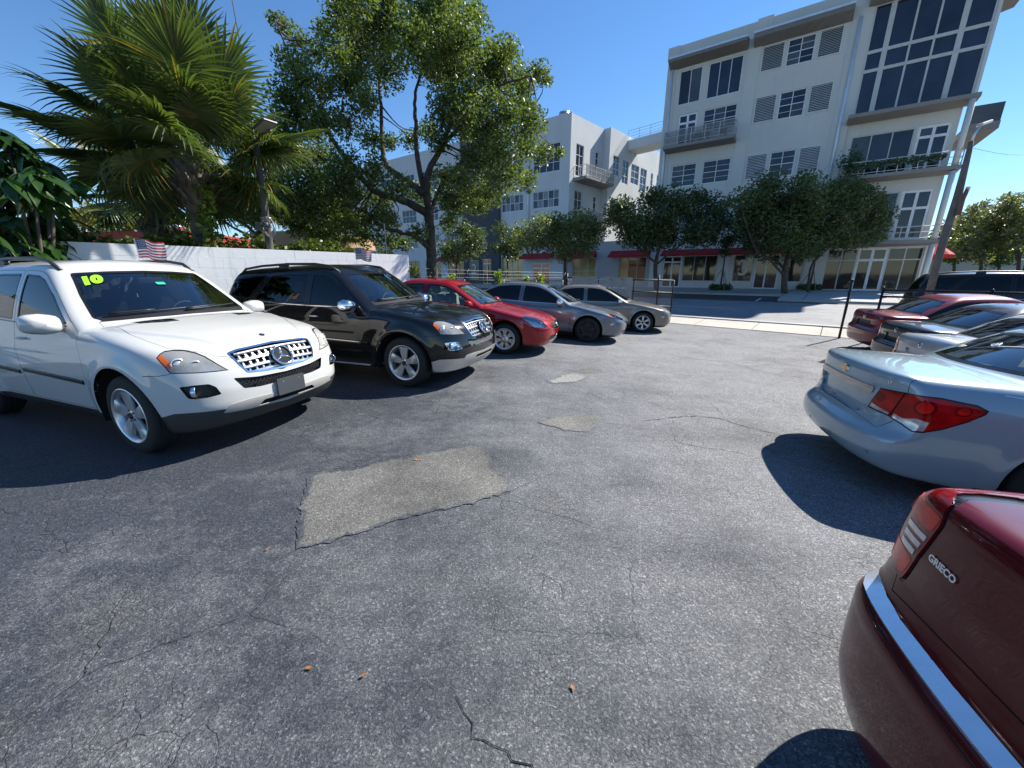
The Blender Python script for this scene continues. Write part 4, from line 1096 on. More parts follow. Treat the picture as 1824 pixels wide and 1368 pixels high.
for y, z in ((-.70, .375), (-.24, .36), (.24, .36), (.70, .375)):
    m = MB(); m.lathe([(.012, 0), (.012, .003), (0, .004)], 14, 'z'); o = m.build('parking_sensor', GAP if False else PC, blue_sedan); o.matrix_local = frame_at(S_, y, z, REAR, .0005)
    m = MB(); m.lathe([(.0145, 0), (.0145, .0012), (.0118, .0012)], 14, 'z'); k = m.build('sensor_ring', GAP, o)
m = MB()
for dy in (-.03, 0, .035): 
    M5 = frame_at(S_, .12 + dy, .675, REAR, -.024); P5 = [M5 @ Vector((.008*cos(a), .010*sin(a), 0)) for a in [2*pi*i/8 for i in range(8)]]; m.add(P5, [tuple(range(8))])
m.build('screw_holes', GAP, blue_sedan)['kind'] = 'stuff'
# white marker scribble left on the rear window
m = MB()
def scrib(pts, w=.008): 
    P_ = []
    for y, z in pts:
        h, n = hit2(S_, y, z, REAR); P_.append(h + n * .003)
    m.tube(P_, w, 5)
scrib([(.20, 1.245), (.17, 1.262), (.15, 1.25), (.18, 1.24), (.14, 1.235), (.12, 1.25), (.15, 1.268)], .006); scrib([(.10, 1.243), (.05, 1.249), (-.03, 1.262), (-.10, 1.272), (-.15, 1.271), (-.165, 1.262), (-.155, 1.258)], .005)
m.build('marker_scribble', M('white_marker', (.85, .85, .85), .6), blue_sedan)

# --- dark red sedan filling the lower right corner
S_ = sedan_shell(AVG, 2.765, 1.12, res=.024, lidz=.36)
S_.cut2(rnd([(-.925, .775), (-.64, .765), (-.60, .90), (-.56, 1.04), (-.585, 1.10), (-.66, 1.112), (-.925, 1.09)], .015), REAR, 'trim', over=('body', 'boot_lid', 'gap'), thr=-.15, cond=lambda C: C[:, 0] < -3.42)
S_.cut2(rnd([(-.925, .782), (-.648, .772), (-.61, .90), (-.57, 1.035), (-.59, 1.092), (-.66, 1.102), (-.925, 1.08)], .015), REAR, 'tail_@', over=('trim',), thr=-.15, cond=lambda C: C[:, 0] < -3.435)
for k_ in range(3):
    z0 = .875 + k_ * .034; S_.cut2([(-.72, z0), (-.632 + .009*k_*1.5, z0+.006), (-.628 + .009*k_*1.5, z0+.026), (-.72, z0+.020)], REAR, 'reverse_@', over=('tail_@',), thr=-.15)
PD = paint('dark_red_paint', (.095, .0025, .005), 0, .3, .008, .6)
corner_sedan = sedan('sedan', S_, AVG, 2.765, 1.12, (2.10, .225, -11), PD, 'dark red sedan in the lower right corner with chrome bumper strip', 'sedans parked tail out', rear=2.765, cab=(SEATM, LINE))
for z0, z1 in ((.79, .868), (.99, 1.05)):
    S_.cut2(rnd([(-.80, z0), (-.655 + (z0-.79)*.3, z0), (-.65 + (z1-.79)*.3, z1), (-.80, z1)], .02), REAR, 'brake_@', over=('tail_@',), thr=-.15)
for sd, sg in (('R', -1), ('L', 1)):
    t_ = S_.part('tail_' + sd, 'tail_light', REDD, corner_sedan, .006); S_.part('brake_' + sd, 'brake_light', REDB, t_, .007); S_.part('reverse_' + sd, 'reversing_light', CLRL, t_, .008)
ys_ = np.linspace(-.845, .845, 41); xs_ = []
for y in ys_: h, n = S_.hit((-6, float(y), .70), (1, 0, 0)); xs_.append(h.x)
pf = np.polyfit(ys_, xs_, 8); xs_ = np.polyval(pf, ys_); V = []; F = []; PR_ = [(.012, -.055), (.038, -.050), (.044, -.036), (-.076, .034), (-.09, .036), (-.11, .02), (-.06, -.04)]
for i, y in enumerate(ys_):
    dx = (xs_[min(i+1, 40)] - xs_[max(i-1, 0)]) / (ys_[min(i+1, 40)] - ys_[max(i-1, 0)]); o_ = Vector((-1, dx, 0)).normalized()
    e_ = min(1.0, .12 + min(i, 40-i) / 3.5); e_ = e_ * (2 - e_) if e_ < 1 else 1.0
    for a, b in PR_: V.append(Vector((xs_[i], y, .708)) + o_ * (a * e_ - .03 * (1 - e_)) + Vector((0, 0, b * e_)))
k = len(PR_)
for i in range(40):
    for j in range(k): F.append((i*k+j, i*k+(j+1) % k, (i+1)*k+(j+1) % k, (i+1)*k+j))
F += [tuple(range(k)), tuple(40*k+j for j in range(k))[::-1]]
autosmooth(mk('chrome_strip', V, F, M('brushed_chrome', (.86, .87, .88), .22, .75, var=.06, vs=20), corner_sedan), 30)
text_on(S_, 'GRIECO', -.515, .925, REARV, .030, 'dealer_badge', M('badge_white', (.80, .80, .78), .3, .4, var=.03), corner_sedan, .004, .0012)
m = MB(); ribbon(m, S_, [(-.80, .655), (-.4, .64), (0, .635), (.4, .64), (.80, .655)], REAR, .006, .001, 0, .05); m.build('bumper_joint', GAP, corner_sedan)

# --- three more tails beyond the pale blue car
S_ = sedan_shell(ALT, 2.776, 1.08, res=.03)
S_.cut2(uv3([(-3.70, -.52, .93), (-3.60, -.74, .97), (-3.40, -.82, .96), (-3.34, -.85, .90), (-3.45, -.83, .78), (-3.60, -.77, .72), (-3.74, -.55, .73)], D135), D135, 'tail_@', over=('body', 'boot_lid', 'gap'), thr=-.05)
S_.cut2(uv3([(-3.70, -.58, .86), (-3.60, -.74, .88), (-3.50, -.80, .86), (-3.56, -.78, .78), (-3.70, -.60, .78)], D135), D135, 'reverse_@', over=('tail_@',), thr=-.05)
S_.cut(rnd([(-.30, .86), (.30, .86), (.28, .70), (-.28, .70)], .02), REAR, 'plate_recess', over=('boot_lid',))
for nm, (x, y), col, lab, refl, met in (('s', (5.95, 5.62), (.42, .44, .47), 'silver sedan showing only its boot edge behind the pale blue one', REDL, .5),
                         ('k', (7.55, 7.65), (.010, .011, .014), 'black sedan with clear tail lamp between silver and maroon cars', CLRL, .2),
                         ('m', (8.85, 9.85), (.16, .006, .016), 'maroon sedan at the end of the right row by the fence', REDL, .3)):
    pm = paint(nm + '_row_paint', col, met, .34, .05)
    r_ = sedan('sedan', S_, ALT, 2.776, 1.08, (x, y, -16), pm, lab, 'sedans parked tail out', rear=3.80, glassm=(GL_D, GL_D, GL_C, GL_M))
    for sd in 'RL':
        t_ = S_.part('tail_' + sd, 'tail_light', REDL, r_, .005); S_.part('reverse_' + sd, 'reversing_light', CLRL if nm == 'k' else REDD, t_, .006)
    S_.part('plate_recess', 'plate_recess', pm if nm != 'm' else BLK, r_, -.02)
    m = MB(); m.lathe([(.045, 0), (.045, .006), (.034, .008), (.030, .002)], 20, 'z'); o = m.build('badge', CHROME, r_); o.matrix_local = frame_at(S_, 0, .94, REAR, .001)
S_ = None
# ---------------------------------------------------------------- ground, lot, street
TA = radians(-39); TX, TY = cos(TA), sin(TA)
def tn(t, n): return (t * TX - n * TY, t * TY + n * TX)
def sheet(name, t0, t1, n0, n1, off, mat, st=.6, kind='structure', parent=None, edge=0.0, cut=None):
    nt = max(1, int((t1 - t0) / st)); nn = max(1, int((n1 - n0) / st)); V = []; F = []
    for i in range(nt + 1):
        for j in range(nn + 1):
            x, y = tn(t0 + (t1 - t0) * i / nt, n0 + (n1 - n0) * j / nn); V.append((x, y, zg(x, y) + off))
    for i in range(nt):
        for j in range(nn):
            a = i * (nn + 1) + j; F.append((a, a + nn + 1, a + nn + 2, a + 1))
    if edge:      # vertical skirt all round
        loop = [i * (nn + 1) for i in range(nt + 1)] + [nt * (nn + 1) + j for j in range(1, nn + 1)] + [i * (nn + 1) + nn for i in range(nt - 1, -1, -1)] + [j for j in range(nn - 1, 0, -1)]
        b = len(V)
        for k in loop: V.append((V[k][0], V[k][1], V[k][2] - edge))
        for k in range(len(loop)): k2 = (k + 1) % len(loop); F.append((loop[k], b + k, b + k2, loop[k2]))
    o = mk(name, V, F, mat, parent, True)
    if edge: autosmooth(o, 40)
    if kind: o['kind'] = kind
    return o
def asphalt_col(t, p, dark, light, gx, speck, crack):
    big = t.noise(p, .33, 6, .6); mid = t.noise(p, 1.7, 6, .65); fine = t.noise(p, 9.0, 5, .7); st = t.noise(p, 70.0, 4, .75); st2 = t.noise(p, 220.0, 2, .6)
    if gx is not None:          # the sealer has worn off where cars turn in
        sx = t.n('ShaderNodeSeparateXYZ'); t.l(p, sx.inputs[0])
        g = t.math('ADD', t.math('MULTIPLY', sx.outputs[0], gx[0]), t.math('MULTIPLY', sx.outputs[1], gx[1])); g = t.math('ADD', g, gx[2])
        w = t.math('ADD', g, t.math('MULTIPLY', t.math('SUBTRACT', big, .5), 1.4))
        sm = t.n('ShaderNodeMapping'); t.l(p, sm.inputs[0]); sm.inputs[2].default_value = (0, 0, radians(-58)); sm.inputs[3].default_value = (.22, 1.5, 1)
        w = t.math('ADD', w, t.math('MULTIPLY', t.math('SUBTRACT', t.noise(sm.outputs[0], 1.0, 6, .7), .5), 1.0)); w = t.math('ADD', w, t.math('MULTIPLY', t.math('SUBTRACT', mid, .5), 1.0)); w = t.math('ADD', w, t.math('MULTIPLY', t.math('SUBTRACT', fine, .5), .8), True)
    else:
        w = t.ramp(t.math('ADD', t.math('MULTIPLY', big, .6), t.math('MULTIPLY', mid, .4)), [(.38, 0), (.62, 1)])
    col = t.mix(w, dark, light)
    stain = t.ramp(t.noise(p, .55, 6, .7), [(.55, 0), (.72, 1)]); col = t.mix(t.math('MULTIPLY', stain, .5), col, (.085, .075, .062))
    sp = t.ramp(st, [(.50, 0), (.66, 1)]); sp2 = t.ramp(st2, [(.52, 0), (.70, 1)])
    spk = t.math('MULTIPLY', t.math('ADD', t.math('MULTIPLY', sp, .55), t.math('MULTIPLY', sp2, .5)), speck); spk = t.math('MULTIPLY', spk, t.math('ADD', t.math('MULTIPLY', w, .55), .45))
    col = t.mix(spk, col, (.34, .33, .31))
    stone = t.n('ShaderNodeSeparateColor'); t.l(t.voro(p, 140.0, 'F1', 'Color'), stone.inputs[0])
    col = t.mix(1.0, col, t.ramp(stone.outputs[0], [(0, .58), (.5, .94), (.85, 1.14), (1, 2.05)]), 'MULTIPLY')
    col = t.mix(1.0, col, t.ramp(t.noise(p, .9, 7, .75), [(.30, .84), (.5, 1.0), (.72, 1.14)]), 'MULTIPLY')
    pit = t.ramp(t.noise(p, 150.0, 3, .6), [(.36, 1), (.48, 0)]); col = t.mix(t.math('MULTIPLY', pit, .4), col, (.018, .019, .022))
    dn = t.n('ShaderNodeVectorMath', operation='ADD'); t.l(p, dn.inputs[0])
    dv = t.n('ShaderNodeVectorMath', operation='SCALE'); t.l(t.noise(p, 5.0, 4, .6, 'Color'), dv.inputs[0]); dv.inputs['Scale'].default_value = .12; t.l(dv.outputs[0], dn.inputs[1])
    ck = t.ramp(t.voro(dn.outputs[0], 7.5, 'DISTANCE_TO_EDGE'), [(.0, 1), (.03, 0)]); ck2 = t.ramp(t.voro(dn.outputs[0], 1.15, 'DISTANCE_TO_EDGE'), [(.0, 1), (.006, 0)])
    mk_ = t.math('MULTIPLY', ck, t.ramp(t.noise(p, .8, 4, .6), [(.50, 0), (.64, 1)])); ckk = t.math('MAXIMUM', t.math('MULTIPLY', mk_, .7), t.math('MULTIPLY', ck2, t.ramp(t.noise(p, .6, 3), [(.45, 0), (.6, .9)])))
    fc = t.ramp(t.voro(dn.outputs[0], 30.0, 'DISTANCE_TO_EDGE'), [(.0, 1), (.07, 0)]); fc = t.math('MULTIPLY', fc, t.ramp(t.noise(p, 1.1, 5, .7), [(.45, .08), (.66, .75)])); fc = t.math('MULTIPLY', fc, t.math('ADD', .45, t.math('MULTIPLY', w, .75)))
    ckk = t.math('MAXIMUM', t.math('MULTIPLY', ckk, crack), t.math('MULTIPLY', fc, crack * .9)); col = t.mix(ckk, col, (.012, .012, .013))
    h = t.math('ADD', t.math('MULTIPLY', st, .8), t.math('MULTIPLY', st2, .4)); h = t.math('SUBTRACT', h, t.math('MULTIPLY', ckk, 1.0)); h = t.math('ADD', h, t.math('MULTIPLY', fine, .6))
    return col, h, w
LOTARGS = ((.030, .038, .052), (.205, .208, .215), (.19, .012, .37), .75, .8)
def asphalt(name, dark, light, gx=None, speck=.5, crack=1.0, rim=False):
    """worn sealed asphalt: sealed and bare areas, stone speckle, fine crazing"""
    t = NT(name); p = t.pos(); col, h, w = asphalt_col(t, p, dark, light, gx, speck, crack)
    if rim:        # repairs fray into the surface around them
        c2, h2, w2 = asphalt_col(t, p, *LOTARGS); at = t.n('ShaderNodeAttribute', attribute_name='rim')
        f = t.math('ADD', at.outputs['Fac'], t.math('MULTIPLY', t.math('SUBTRACT', t.noise(p, 11, 5, .75), .5), 1.5)); f = t.math('ADD', f, t.math('MULTIPLY', t.math('SUBTRACT', t.noise(p, 2.6, 4, .6), .5), 1.4))
        f = t.ramp(f, [(.28, 0), (.52, 1)]); col = t.mix(f, c2, col)
    t.bsdf(col, t.ramp(w, [(0, .62), (1, .82)]), spec=.35, bump=h, bstr=.8, bdist=.012)
    return t.m
def concrete(name, col, var=.25, scale=1.0, bump=.25):
    t = NT(name); p = t.pos(); a = t.noise(p, .7 * scale, 6, .65); b = t.noise(p, 14 * scale, 5, .6); f = t.noise(p, 120, 3)
    k = t.ramp(t.math('ADD', t.math('MULTIPLY', a, .65), t.math('MULTIPLY', b, .35)), [(.3, 1 - var), (.7, 1 + var * .5)])
    c = t.mix(1.0, col, k, 'MULTIPLY'); st = t.ramp(t.noise(p, 1.9 * scale, 6, .75), [(.58, 0), (.75, 1)]); c = t.mix(t.math('MULTIPLY', st, .3), c, (.10, .09, .08))
    t.bsdf(c, .85, spec=.3, bump=t.math('ADD', b, t.math('MULTIPLY', f, .4)), bstr=bump, bdist=.01); MATS[name] = t.m
    return t.m
LOT = asphalt('lot_asphalt', *LOTARGS)
ROAD = asphalt('street_asphalt', (.22, .22, .225), (.30, .30, .30), None, .35, .2)
LANE = asphalt('parking_lane_asphalt', (.055, .057, .062), (.085, .087, .09), None, .3, .3)
PATCH = asphalt('patch_asphalt', (.062, .061, .059), (.22, .213, .19), None, .8, .2, True)
PATCH2 = asphalt('old_patch', (.22, .215, .20), (.30, .295, .275), None, .4, .2, True)
SOIL = M('soil_grass', (.07, .075, .035), .95, var=.5, vs=.6, bump=.4, bs=8)
# far ground sheet out to the horizon (lies under everything else)
V = []; F = []; R_ = [0, 6, 12, 18, 25, 33, 42, 55, 75, 110, 180, 400, 1000, 2200]; na = 72
for r in R_:
    for k in range(na):
        a = 2 * pi * k / na; x, y = r * cos(a), 8 + r * sin(a); V.append((x, y, min(zg(x, y), .3) - .16))
for i in range(len(R_) - 1):
    for k in range(na): k2 = (k + 1) % na; F.append((i*na+k, (i+1)*na+k, (i+1)*na+k2, i*na+k2))
g_ = mk('ground', V, F, SOIL, None, True); g_['kind'] = 'structure'
lot = sheet('parking_lot', -20, 26, -14, 15.2, -.002, LOT, .4)
CONC = concrete('kerb_concrete', (.46, .43, .37)); CONC2 = concrete('walk_concrete', (.42, .41, .39))
# near pavement: slabs with joints
pav = sheet('near_pavement', -26, 30, 15.2, 17.0, -.02, concrete('joint_dirt', (.10, .09, .07)), .8)
t_ = -26.0; k_ = 0
while t_ < 30:
    L_ = 1.85; mb = MB(); z_ = .012 + .006 * random.random()
    P = [tn(t_ + .012, 15.215), tn(t_ + L_ - .012, 15.215), tn(t_ + L_ - .012, 16.985), tn(t_ + .012, 16.985)]
    Vv = [(x, y, zg(x, y) + z_) for x, y in P] + [(x, y, zg(x, y) - .03) for x, y in P]
    mk('paving_slab', Vv, [(0, 1, 2, 3), (0, 4, 5, 1), (1, 5, 6, 2), (2, 6, 7, 3), (3, 7, 4, 0)], CONC, pav); t_ += L_
sheet('near_kerb', -26, 30, 17.0, 17.18, .055, CONC2, .5, 'structure', None, .12)
sheet('street', -70, 60, 17.18, 25.0, -.015, ROAD, 1.2)
sheet('gutter', -26, 30, 17.181, 17.75, -.010, CONC2, .8)
sheet('parking_lane', -70, -2.2, 25.0, 28.6, -.012, LANE, 1.0)
sheet('street_margin', -2.2, 60, 25.0, 25.6, -.012, LANE, 1.0)
fs = sheet('far_pavement', -70, -2.4, 28.6, 39.5, .10, CONC2, 1.2, 'structure', None, .2)
f2 = sheet('far_pavement', -2.3, 60, 25.6, 39.5, .10, CONC2, 1.2, 'structure', None, .2)
LJ = M('joint_dark', (.10, .10, .10), .9)
for t_ in np.arange(-1.2, 14, 1.9):          # joints of the far pavement
    mb = MB(); x0, y0 = tn(t_, 25.65); x1, y1 = tn(t_, 36.8); zz = .1035
    dx, dy = TX * .02, TY * .02
    P = []
    for q in range(13):
        f_ = q / 12; x, y = x0 + (x1-x0)*f_, y0 + (y1-y0)*f_; P += [(x-dx, y-dy, zg(x-dx, y-dy)+zz), (x+dx, y+dy, zg(x+dx, y+dy)+zz)]
    mb.add(P, [(2*q, 2*q+1, 2*q+3, 2*q+2) for q in range(12)]).build('pavement_joint', LJ, f2)
WHITE = M('road_paint', (.62, .62, .60), .7, var=.4, vs=6)
def mark(name, t0, t1, n0, n1, off, mat=WHITE, kind='structure'):
    return sheet(name, t0, t1, n0, n1, off, mat, .5, kind)
mark('lane_line', -6.6, -3.6, 21.0, 21.12, -.008); mark('lane_line', -16, -12.0, 21.0, 21.12, -.008); mark('bay_line', -3.3, -3.17, 25.1, 27.0, -.006)
# repair patches in the lot: thin sheets with a ragged rim
def patch(name, pts, mat, off=.004, rag=.025):
    P = []
    for a, b in zip(pts, pts[1:] + pts[:1]):
        n = max(1, int(hypot(b[0]-a[0], b[1]-a[1]) / .035))
        for i in range(n):
            f_ = i / n; P.append((a[0] + (b[0]-a[0])*f_ + random.gauss(0, rag*.35), a[1] + (b[1]-a[1])*f_ + random.gauss(0, rag*.35)))
    from mathutils.geometry import delaunay_2d_cdt
    xs = [p[0] for p in P]; ys = [p[1] for p in P]; pv = [Vector(p) for p in P]; n = len(pv)
    for x in np.arange(min(xs), max(xs), .06):
        for y in np.arange(min(ys), max(ys), .06): pv.append(Vector((float(x), float(y))))
    r = delaunay_2d_cdt(pv, [], [list(range(n))], 1, 1e-5)
    V = [(v.x, v.y, zg(v.x, v.y) + off) for v in r[0]]
    o = mk(name, V, [tuple(f) for f in r[2]], mat, lot, True)
    rim = [min(1.0, min(hypot(v[0]-q[0], v[1]-q[1]) for q in P) / .08) for v in V]
    at = o.data.attributes.new('rim', 'FLOAT', 'POINT'); at.data.foreach_set('value', rim); return o
patch('asphalt_patch', [(-1.68, 2.85), (-1.66, 2.93), (-1.32, 3.03), (-1.08, 3.21), (-.75, 3.33), (-.45, 3.49), (-.27, 3.45), (-.18, 3.24), (-.16, 3.08), (.01, 2.7), (-.26, 2.52), (-.45, 2.43), (-.81, 2.27), (-.92, 2.17), (-1.03, 2.12), (-1.16, 2.04), (-1.32, 1.99), (-1.44, 2.25), (-1.55, 2.52)], PATCH)
patch('asphalt_patch', [(.28, 4.17), (.53, 4.39), (.9, 4.54), (1.14, 4.53), (.85, 3.95), (.6, 3.95), (.46, 4.06)], PATCH, .003)
patch('asphalt_patch', [(.85, 6.46), (1.08, 6.67), (1.31, 6.41), (1.08, 6.07), (.64, 5.85), (.54, 5.96)], PATCH2, .003, .05)
patch('asphalt_patch', [(1.08, 6.84), (1.36, 7.13), (1.77, 7.14), (1.65, 6.89), (1.28, 6.68)], PATCH, .003)
CRK = M('crack_dark', (.012, .012, .012), .95)
def crack(pts, w=.012):
    P = [pts[0]]
    for a, b in zip(pts, pts[1:]):
        n = max(2, int(hypot(b[0]-a[0], b[1]-a[1]) / .04))
        for i in range(1, n + 1): P.append((a[0] + (b[0]-a[0])*i/n + random.gauss(0, .009), a[1] + (b[1]-a[1])*i/n + random.gauss(0, .009)))
    V = []; n = len(P)
    for i, p in enumerate(P):
        a = P[max(i-1, 0)]; b = P[min(i+1, n-1)]; d = math.hypot(b[0]-a[0], b[1]-a[1]) or 1; nx, ny = -(b[1]-a[1])/d, (b[0]-a[0])/d
        ww = w * random.uniform(.25, 1) * min(1, i / 4, (n-1-i) / 4 + .05)
        for s_ in (-1, 1): x, y = p[0] + nx*ww*s_*.5, p[1] + ny*ww*s_*.5; V.append((x, y, zg(x, y) + .0012))
    mk('crack', V, [(2*i, 2*i+1, 2*i+3, 2*i+2) for i in range(n-1)], CRK, lot)
crack([(1.55, 4.4), (1.75, 4.47), (2.0, 4.58), (2.38, 4.7), (2.65, 4.65), (2.77, 4.48), (2.91, 4.32), (3.08, 4.22), (3.2, 4.1), (3.41, 4.08), (3.9, 3.9)], .016)
crack([(1.10, 5.6), (1.14, 5.47), (1.29, 5.18), (1.36, 5.0)]); crack([(-.24, 1.2), (-.16, 1.05), (-.11, .99), (-.02, .96), (.06, .92), (.2, .8)], .006); crack([(3.5, 9.3), (3.73, 9.09), (4.15, 8.55), (4.82, 8.38), (4.98, 7.62), (5.22, 7.29), (5.9, 7.0)], .02)
crack([(-1.75, 2.9), (-1.66, 2.94), (-1.32, 3.04), (-1.08, 3.215), (-.75, 3.335), (-.45, 3.495)], .009)
crack([(-2.2, 5.0), (-1.9, 4.9), (-1.5, 4.6)], .01)
# fallen leaves and grit
LEAFB = M('dry_leaf', (.30, .13, .045), .7, var=.4, vs=30)
for i, (x, y) in enumerate([(-.85, 3.16), (-.86, 1.25), (.25, 1.19), (1.54, 2.88), (-1.48, 1.98), (4.7, 6.38), (-.62, 1.22), (.42, 4.9), (-2.0, 3.0)]):
    s_ = .034 if i == 0 else .010 + .008 * random.random(); a = random.random() * 6.28; mb = MB(); V = []
    for u, v, w in ((-1, 0, .35), (-.3, .45, .05), (.4, .4, .1), (1, 0, .5), (.4, -.4, .25), (-.3, -.45, .3), (0, 0, 0)):
        V.append((x + s_*(u*cos(a) - v*sin(a)), y + s_*(u*sin(a) + v*cos(a)), zg(x, y) + .006 + w*s_*.6))
    o = mb.add(V, [(6, 0, 5), (6, 5, 4), (6, 4, 3), (6, 3, 2), (6, 2, 1), (6, 1, 0)]).build('dry_leaf', LEAFB, None, True)
    tag(o, ['curled orange dry leaf lying on the large asphalt patch', 'small brown leaf on dark asphalt left of centre near camera', 'small brown leaf on worn asphalt at bottom centre', 'small brown leaf between the patch and the pale blue car', 'small brown leaf just below the large patch corner', 'small brown leaf far right near the row of tails', 'tiny brown leaf beside another at lower left', 'small brown leaf near the small square patch', 'small brown leaf left of the large patch'][i], 'leaf')
# ---------------------------------------------------------------- buildings
GREYM = concrete('dark_grey_stucco', (.085, .09, .10), .15, .5, .06); CANM = M('canopy_grey', (.20, .19, .18), .8); WFR = M('white_frame', (.78, .80, .82), .4); GFR = M('grey_frame', (.55, .55, .53), .5)
LOUV = M('louvre_white', (.66, .66, .66), .45); PIPEM = M('downpipe', (.62, .70, .80), .35, .2); SLABM = concrete('slab_concrete', (.26, .25, .24), .15); REDA = M('red_awning', (.34, .012, .02), .8, var=.15)
def stucco(name, col):
    t = NT(name); p = t.pos(); mp = t.n('ShaderNodeMapping'); t.l(p, mp.inputs[0]); mp.inputs[3].default_value = (1.6, 1.6, .09)
    k = t.ramp(t.noise(p, .35, 5, .6), [(.3, .93), (.7, 1.04)]); c = t.mix(1.0, col, k, 'MULTIPLY')
    s_ = t.ramp(t.noise(mp.outputs[0], 1.2, 6, .72), [(.52, 0), (.78, .2)]); c = t.mix(s_, c, (.30, .29, .27))
    f = t.noise(p, 26, 5, .7); t.bsdf(c, .88, spec=.25, bump=f, bstr=.25, bdist=.01); MATS[name] = t.m; return t.m
WALLM = stucco('white_stucco', (.62, .615, .585)); WALL2 = stucco('white_stucco_2', (.62, .635, .64))
def pane_mat(name, col, rough=.04):
    t = NT(name); c = t.co(); n = t.noise(c, .6, 3); k = t.ramp(n, [(.3, .6), (.7, 1.5)]); t.bsdf(t.mix(1.0, col, k, 'MULTIPLY'), rough, 0, .6, bump=t.noise(c, 1.4, 2), bstr=.03, bdist=.02); MATS[name] = t.m; return t.m
PANE = pane_mat('window_pane', (.016, .022, .042)); PANES = pane_mat('shop_pane', (.035, .035, .033)); PANEC = pane_mat('curtained_pane', (.16, .16, .17)); PANEW = pane_mat('warm_shop_pane', (.40, .30, .12), .1); PANEO = pane_mat('orange_door_pane', (.42, .11, .04), .1)
PANE_B = pane_mat('blind_pane', (.055, .06, .07)); PANE_D = pane_mat('dark_pane', (.008, .011, .02)); RW = random.Random(17)
def facade(root, name, s0, s1, z0, z1, ops, mat, dep=.16, yy=0.0):
    """wall face at local y = yy with rectangular openings and reveals"""
    S = sorted({s0, s1, *[o[0] for o in ops], *[o[1] for o in ops]}); Z = sorted({z0, z1, *[o[2] for o in ops], *[o[3] for o in ops]})
    V = []; F = []; idx = {}
    def v(s, z, y):
        k = (round(s, 4), round(z, 4), y)
        if k not in idx: idx[k] = len(V); V.append((s, y, z))
        return idx[k]
    inside = lambda a, b: any(o[0] < a < o[1] and o[2] < b < o[3] for o in ops)
    for i in range(len(S) - 1):
        for j in range(len(Z) - 1):
            if S[i] < s0 - 1e-6 or S[i+1] > s1 + 1e-6 or Z[j] < z0 - 1e-6 or Z[j+1] > z1 + 1e-6: continue
            if inside((S[i] + S[i+1]) / 2, (Z[j] + Z[j+1]) / 2): continue
            F.append((v(S[i], Z[j], yy), v(S[i+1], Z[j], yy), v(S[i+1], Z[j+1], yy), v(S[i], Z[j+1], yy)))
    for a, b, c, d in ops:
        q = [(a, c), (b, c), (b, d), (a, d)]
        for k in range(4):
            p, r = q[k], q[(k + 1) % 4]; F.append((v(*p, yy), v(*p, yy + dep), v(*r, yy + dep), v(*r, yy)))
    return mk(name, V, F, mat, root)
def window(root, s0, s1, z0, z1, cols, rows=1, fm=WFR, pm=PANE, y=.10, fw=.06, mw=.045, name='window', hb=(), sill=False, group=None):
    m = MB(); m.box((s0, y-.04, z0), (s1, y+.03, z0+fw)); m.box((s0, y-.04, z1-fw), (s1, y+.03, z1)); m.box((s0, y-.038, z0+fw), (s0+fw, y+.03, z1-fw)); m.box((s1-fw, y-.038, z0+fw), (s1, y+.03, z1-fw))
    xs = [s0 + (s1-s0)*i/cols for i in range(cols+1)] if isinstance(cols, int) else [s0] + list(cols) + [s1]
    zs = [z0 + (z1-z0)*i/rows for i in range(rows+1)] if isinstance(rows, int) else [z0] + list(rows) + [z1]
    for x in xs[1:-1]: m.box((x-mw/2, y-.042, z0+fw*.9), (x+mw/2, y+.028, z1-fw*.9))
    for z in zs[1:-1]: m.box((s0+fw*.9, y-.036, z-mw/2), (s1-fw*.9, y+.026, z+mw/2))
    w = m.build(name, fm, root)
    for i in range(len(xs)-1):
        for j in range(len(zs)-1):
            a, b, c, d = xs[i]+.02, xs[i+1]-.02, zs[j]+.02, zs[j+1]-.02
            pmx = pm if not callable(pm) else pm(i, j)
            if pmx is PANE: pmx = RW.choice((PANE, PANE, PANE, PANE_B, PANE_D))
            mk('pane', [(a, y, c), (b, y, c), (b, y, d), (a, y, d)], [(0, 1, 2, 3)], pmx, w)
    for z in hb:
        mm = MB(); mm.box((s0+fw, y-.012, z-.012), (s1-fw, y-.001, z+.012)); mm.build('glazing_bar', fm, w)
    if sill: mm = MB(); mm.box((s0-.05, -.06, z0-.07), (s1+.05, y-.04, z0)); mm.build('sill', fm, w)
    return w
def louvre(root, s0, s1, z0, z1, n=15):
    m = MB(); f = .06
    m.box((s0, -.05, z0), (s1, .06, z0+f)); m.box((s0, -.05, z1-f), (s1, .06, z1)); m.box((s0, -.048, z0+f), (s0+f, .06, z1-f)); m.box((s1-f, -.048, z0+f), (s1, .06, z1-f))
    w = m.build('louvre_shutter', LOUV, root); m = MB()
    for i in range(n):
        z = z0 + f + (z1-z0-2*f)*(i+.5)/n; h = (z1-z0-2*f)/n
        m.add([(s0+f, -.04, z-h*.45), (s1-f, -.04, z-h*.45), (s1-f, .05, z+h*.3), (s0+f, .05, z+h*.3), (s0+f, -.035, z-h*.30), (s1-f, -.035, z-h*.30)], [(0, 1, 2, 3), (0, 4, 5, 1), (4, 3, 2, 5)])
    m.build('slats', LOUV, w)['kind'] = 'stuff'
    mk('backing', [(s0, .058, z0), (s1, .058, z0), (s1, .058, z1), (s0, .058, z1)], [(0, 1, 2, 3)], M('louvre_dark', (.03, .03, .035), .9), w)
    return w
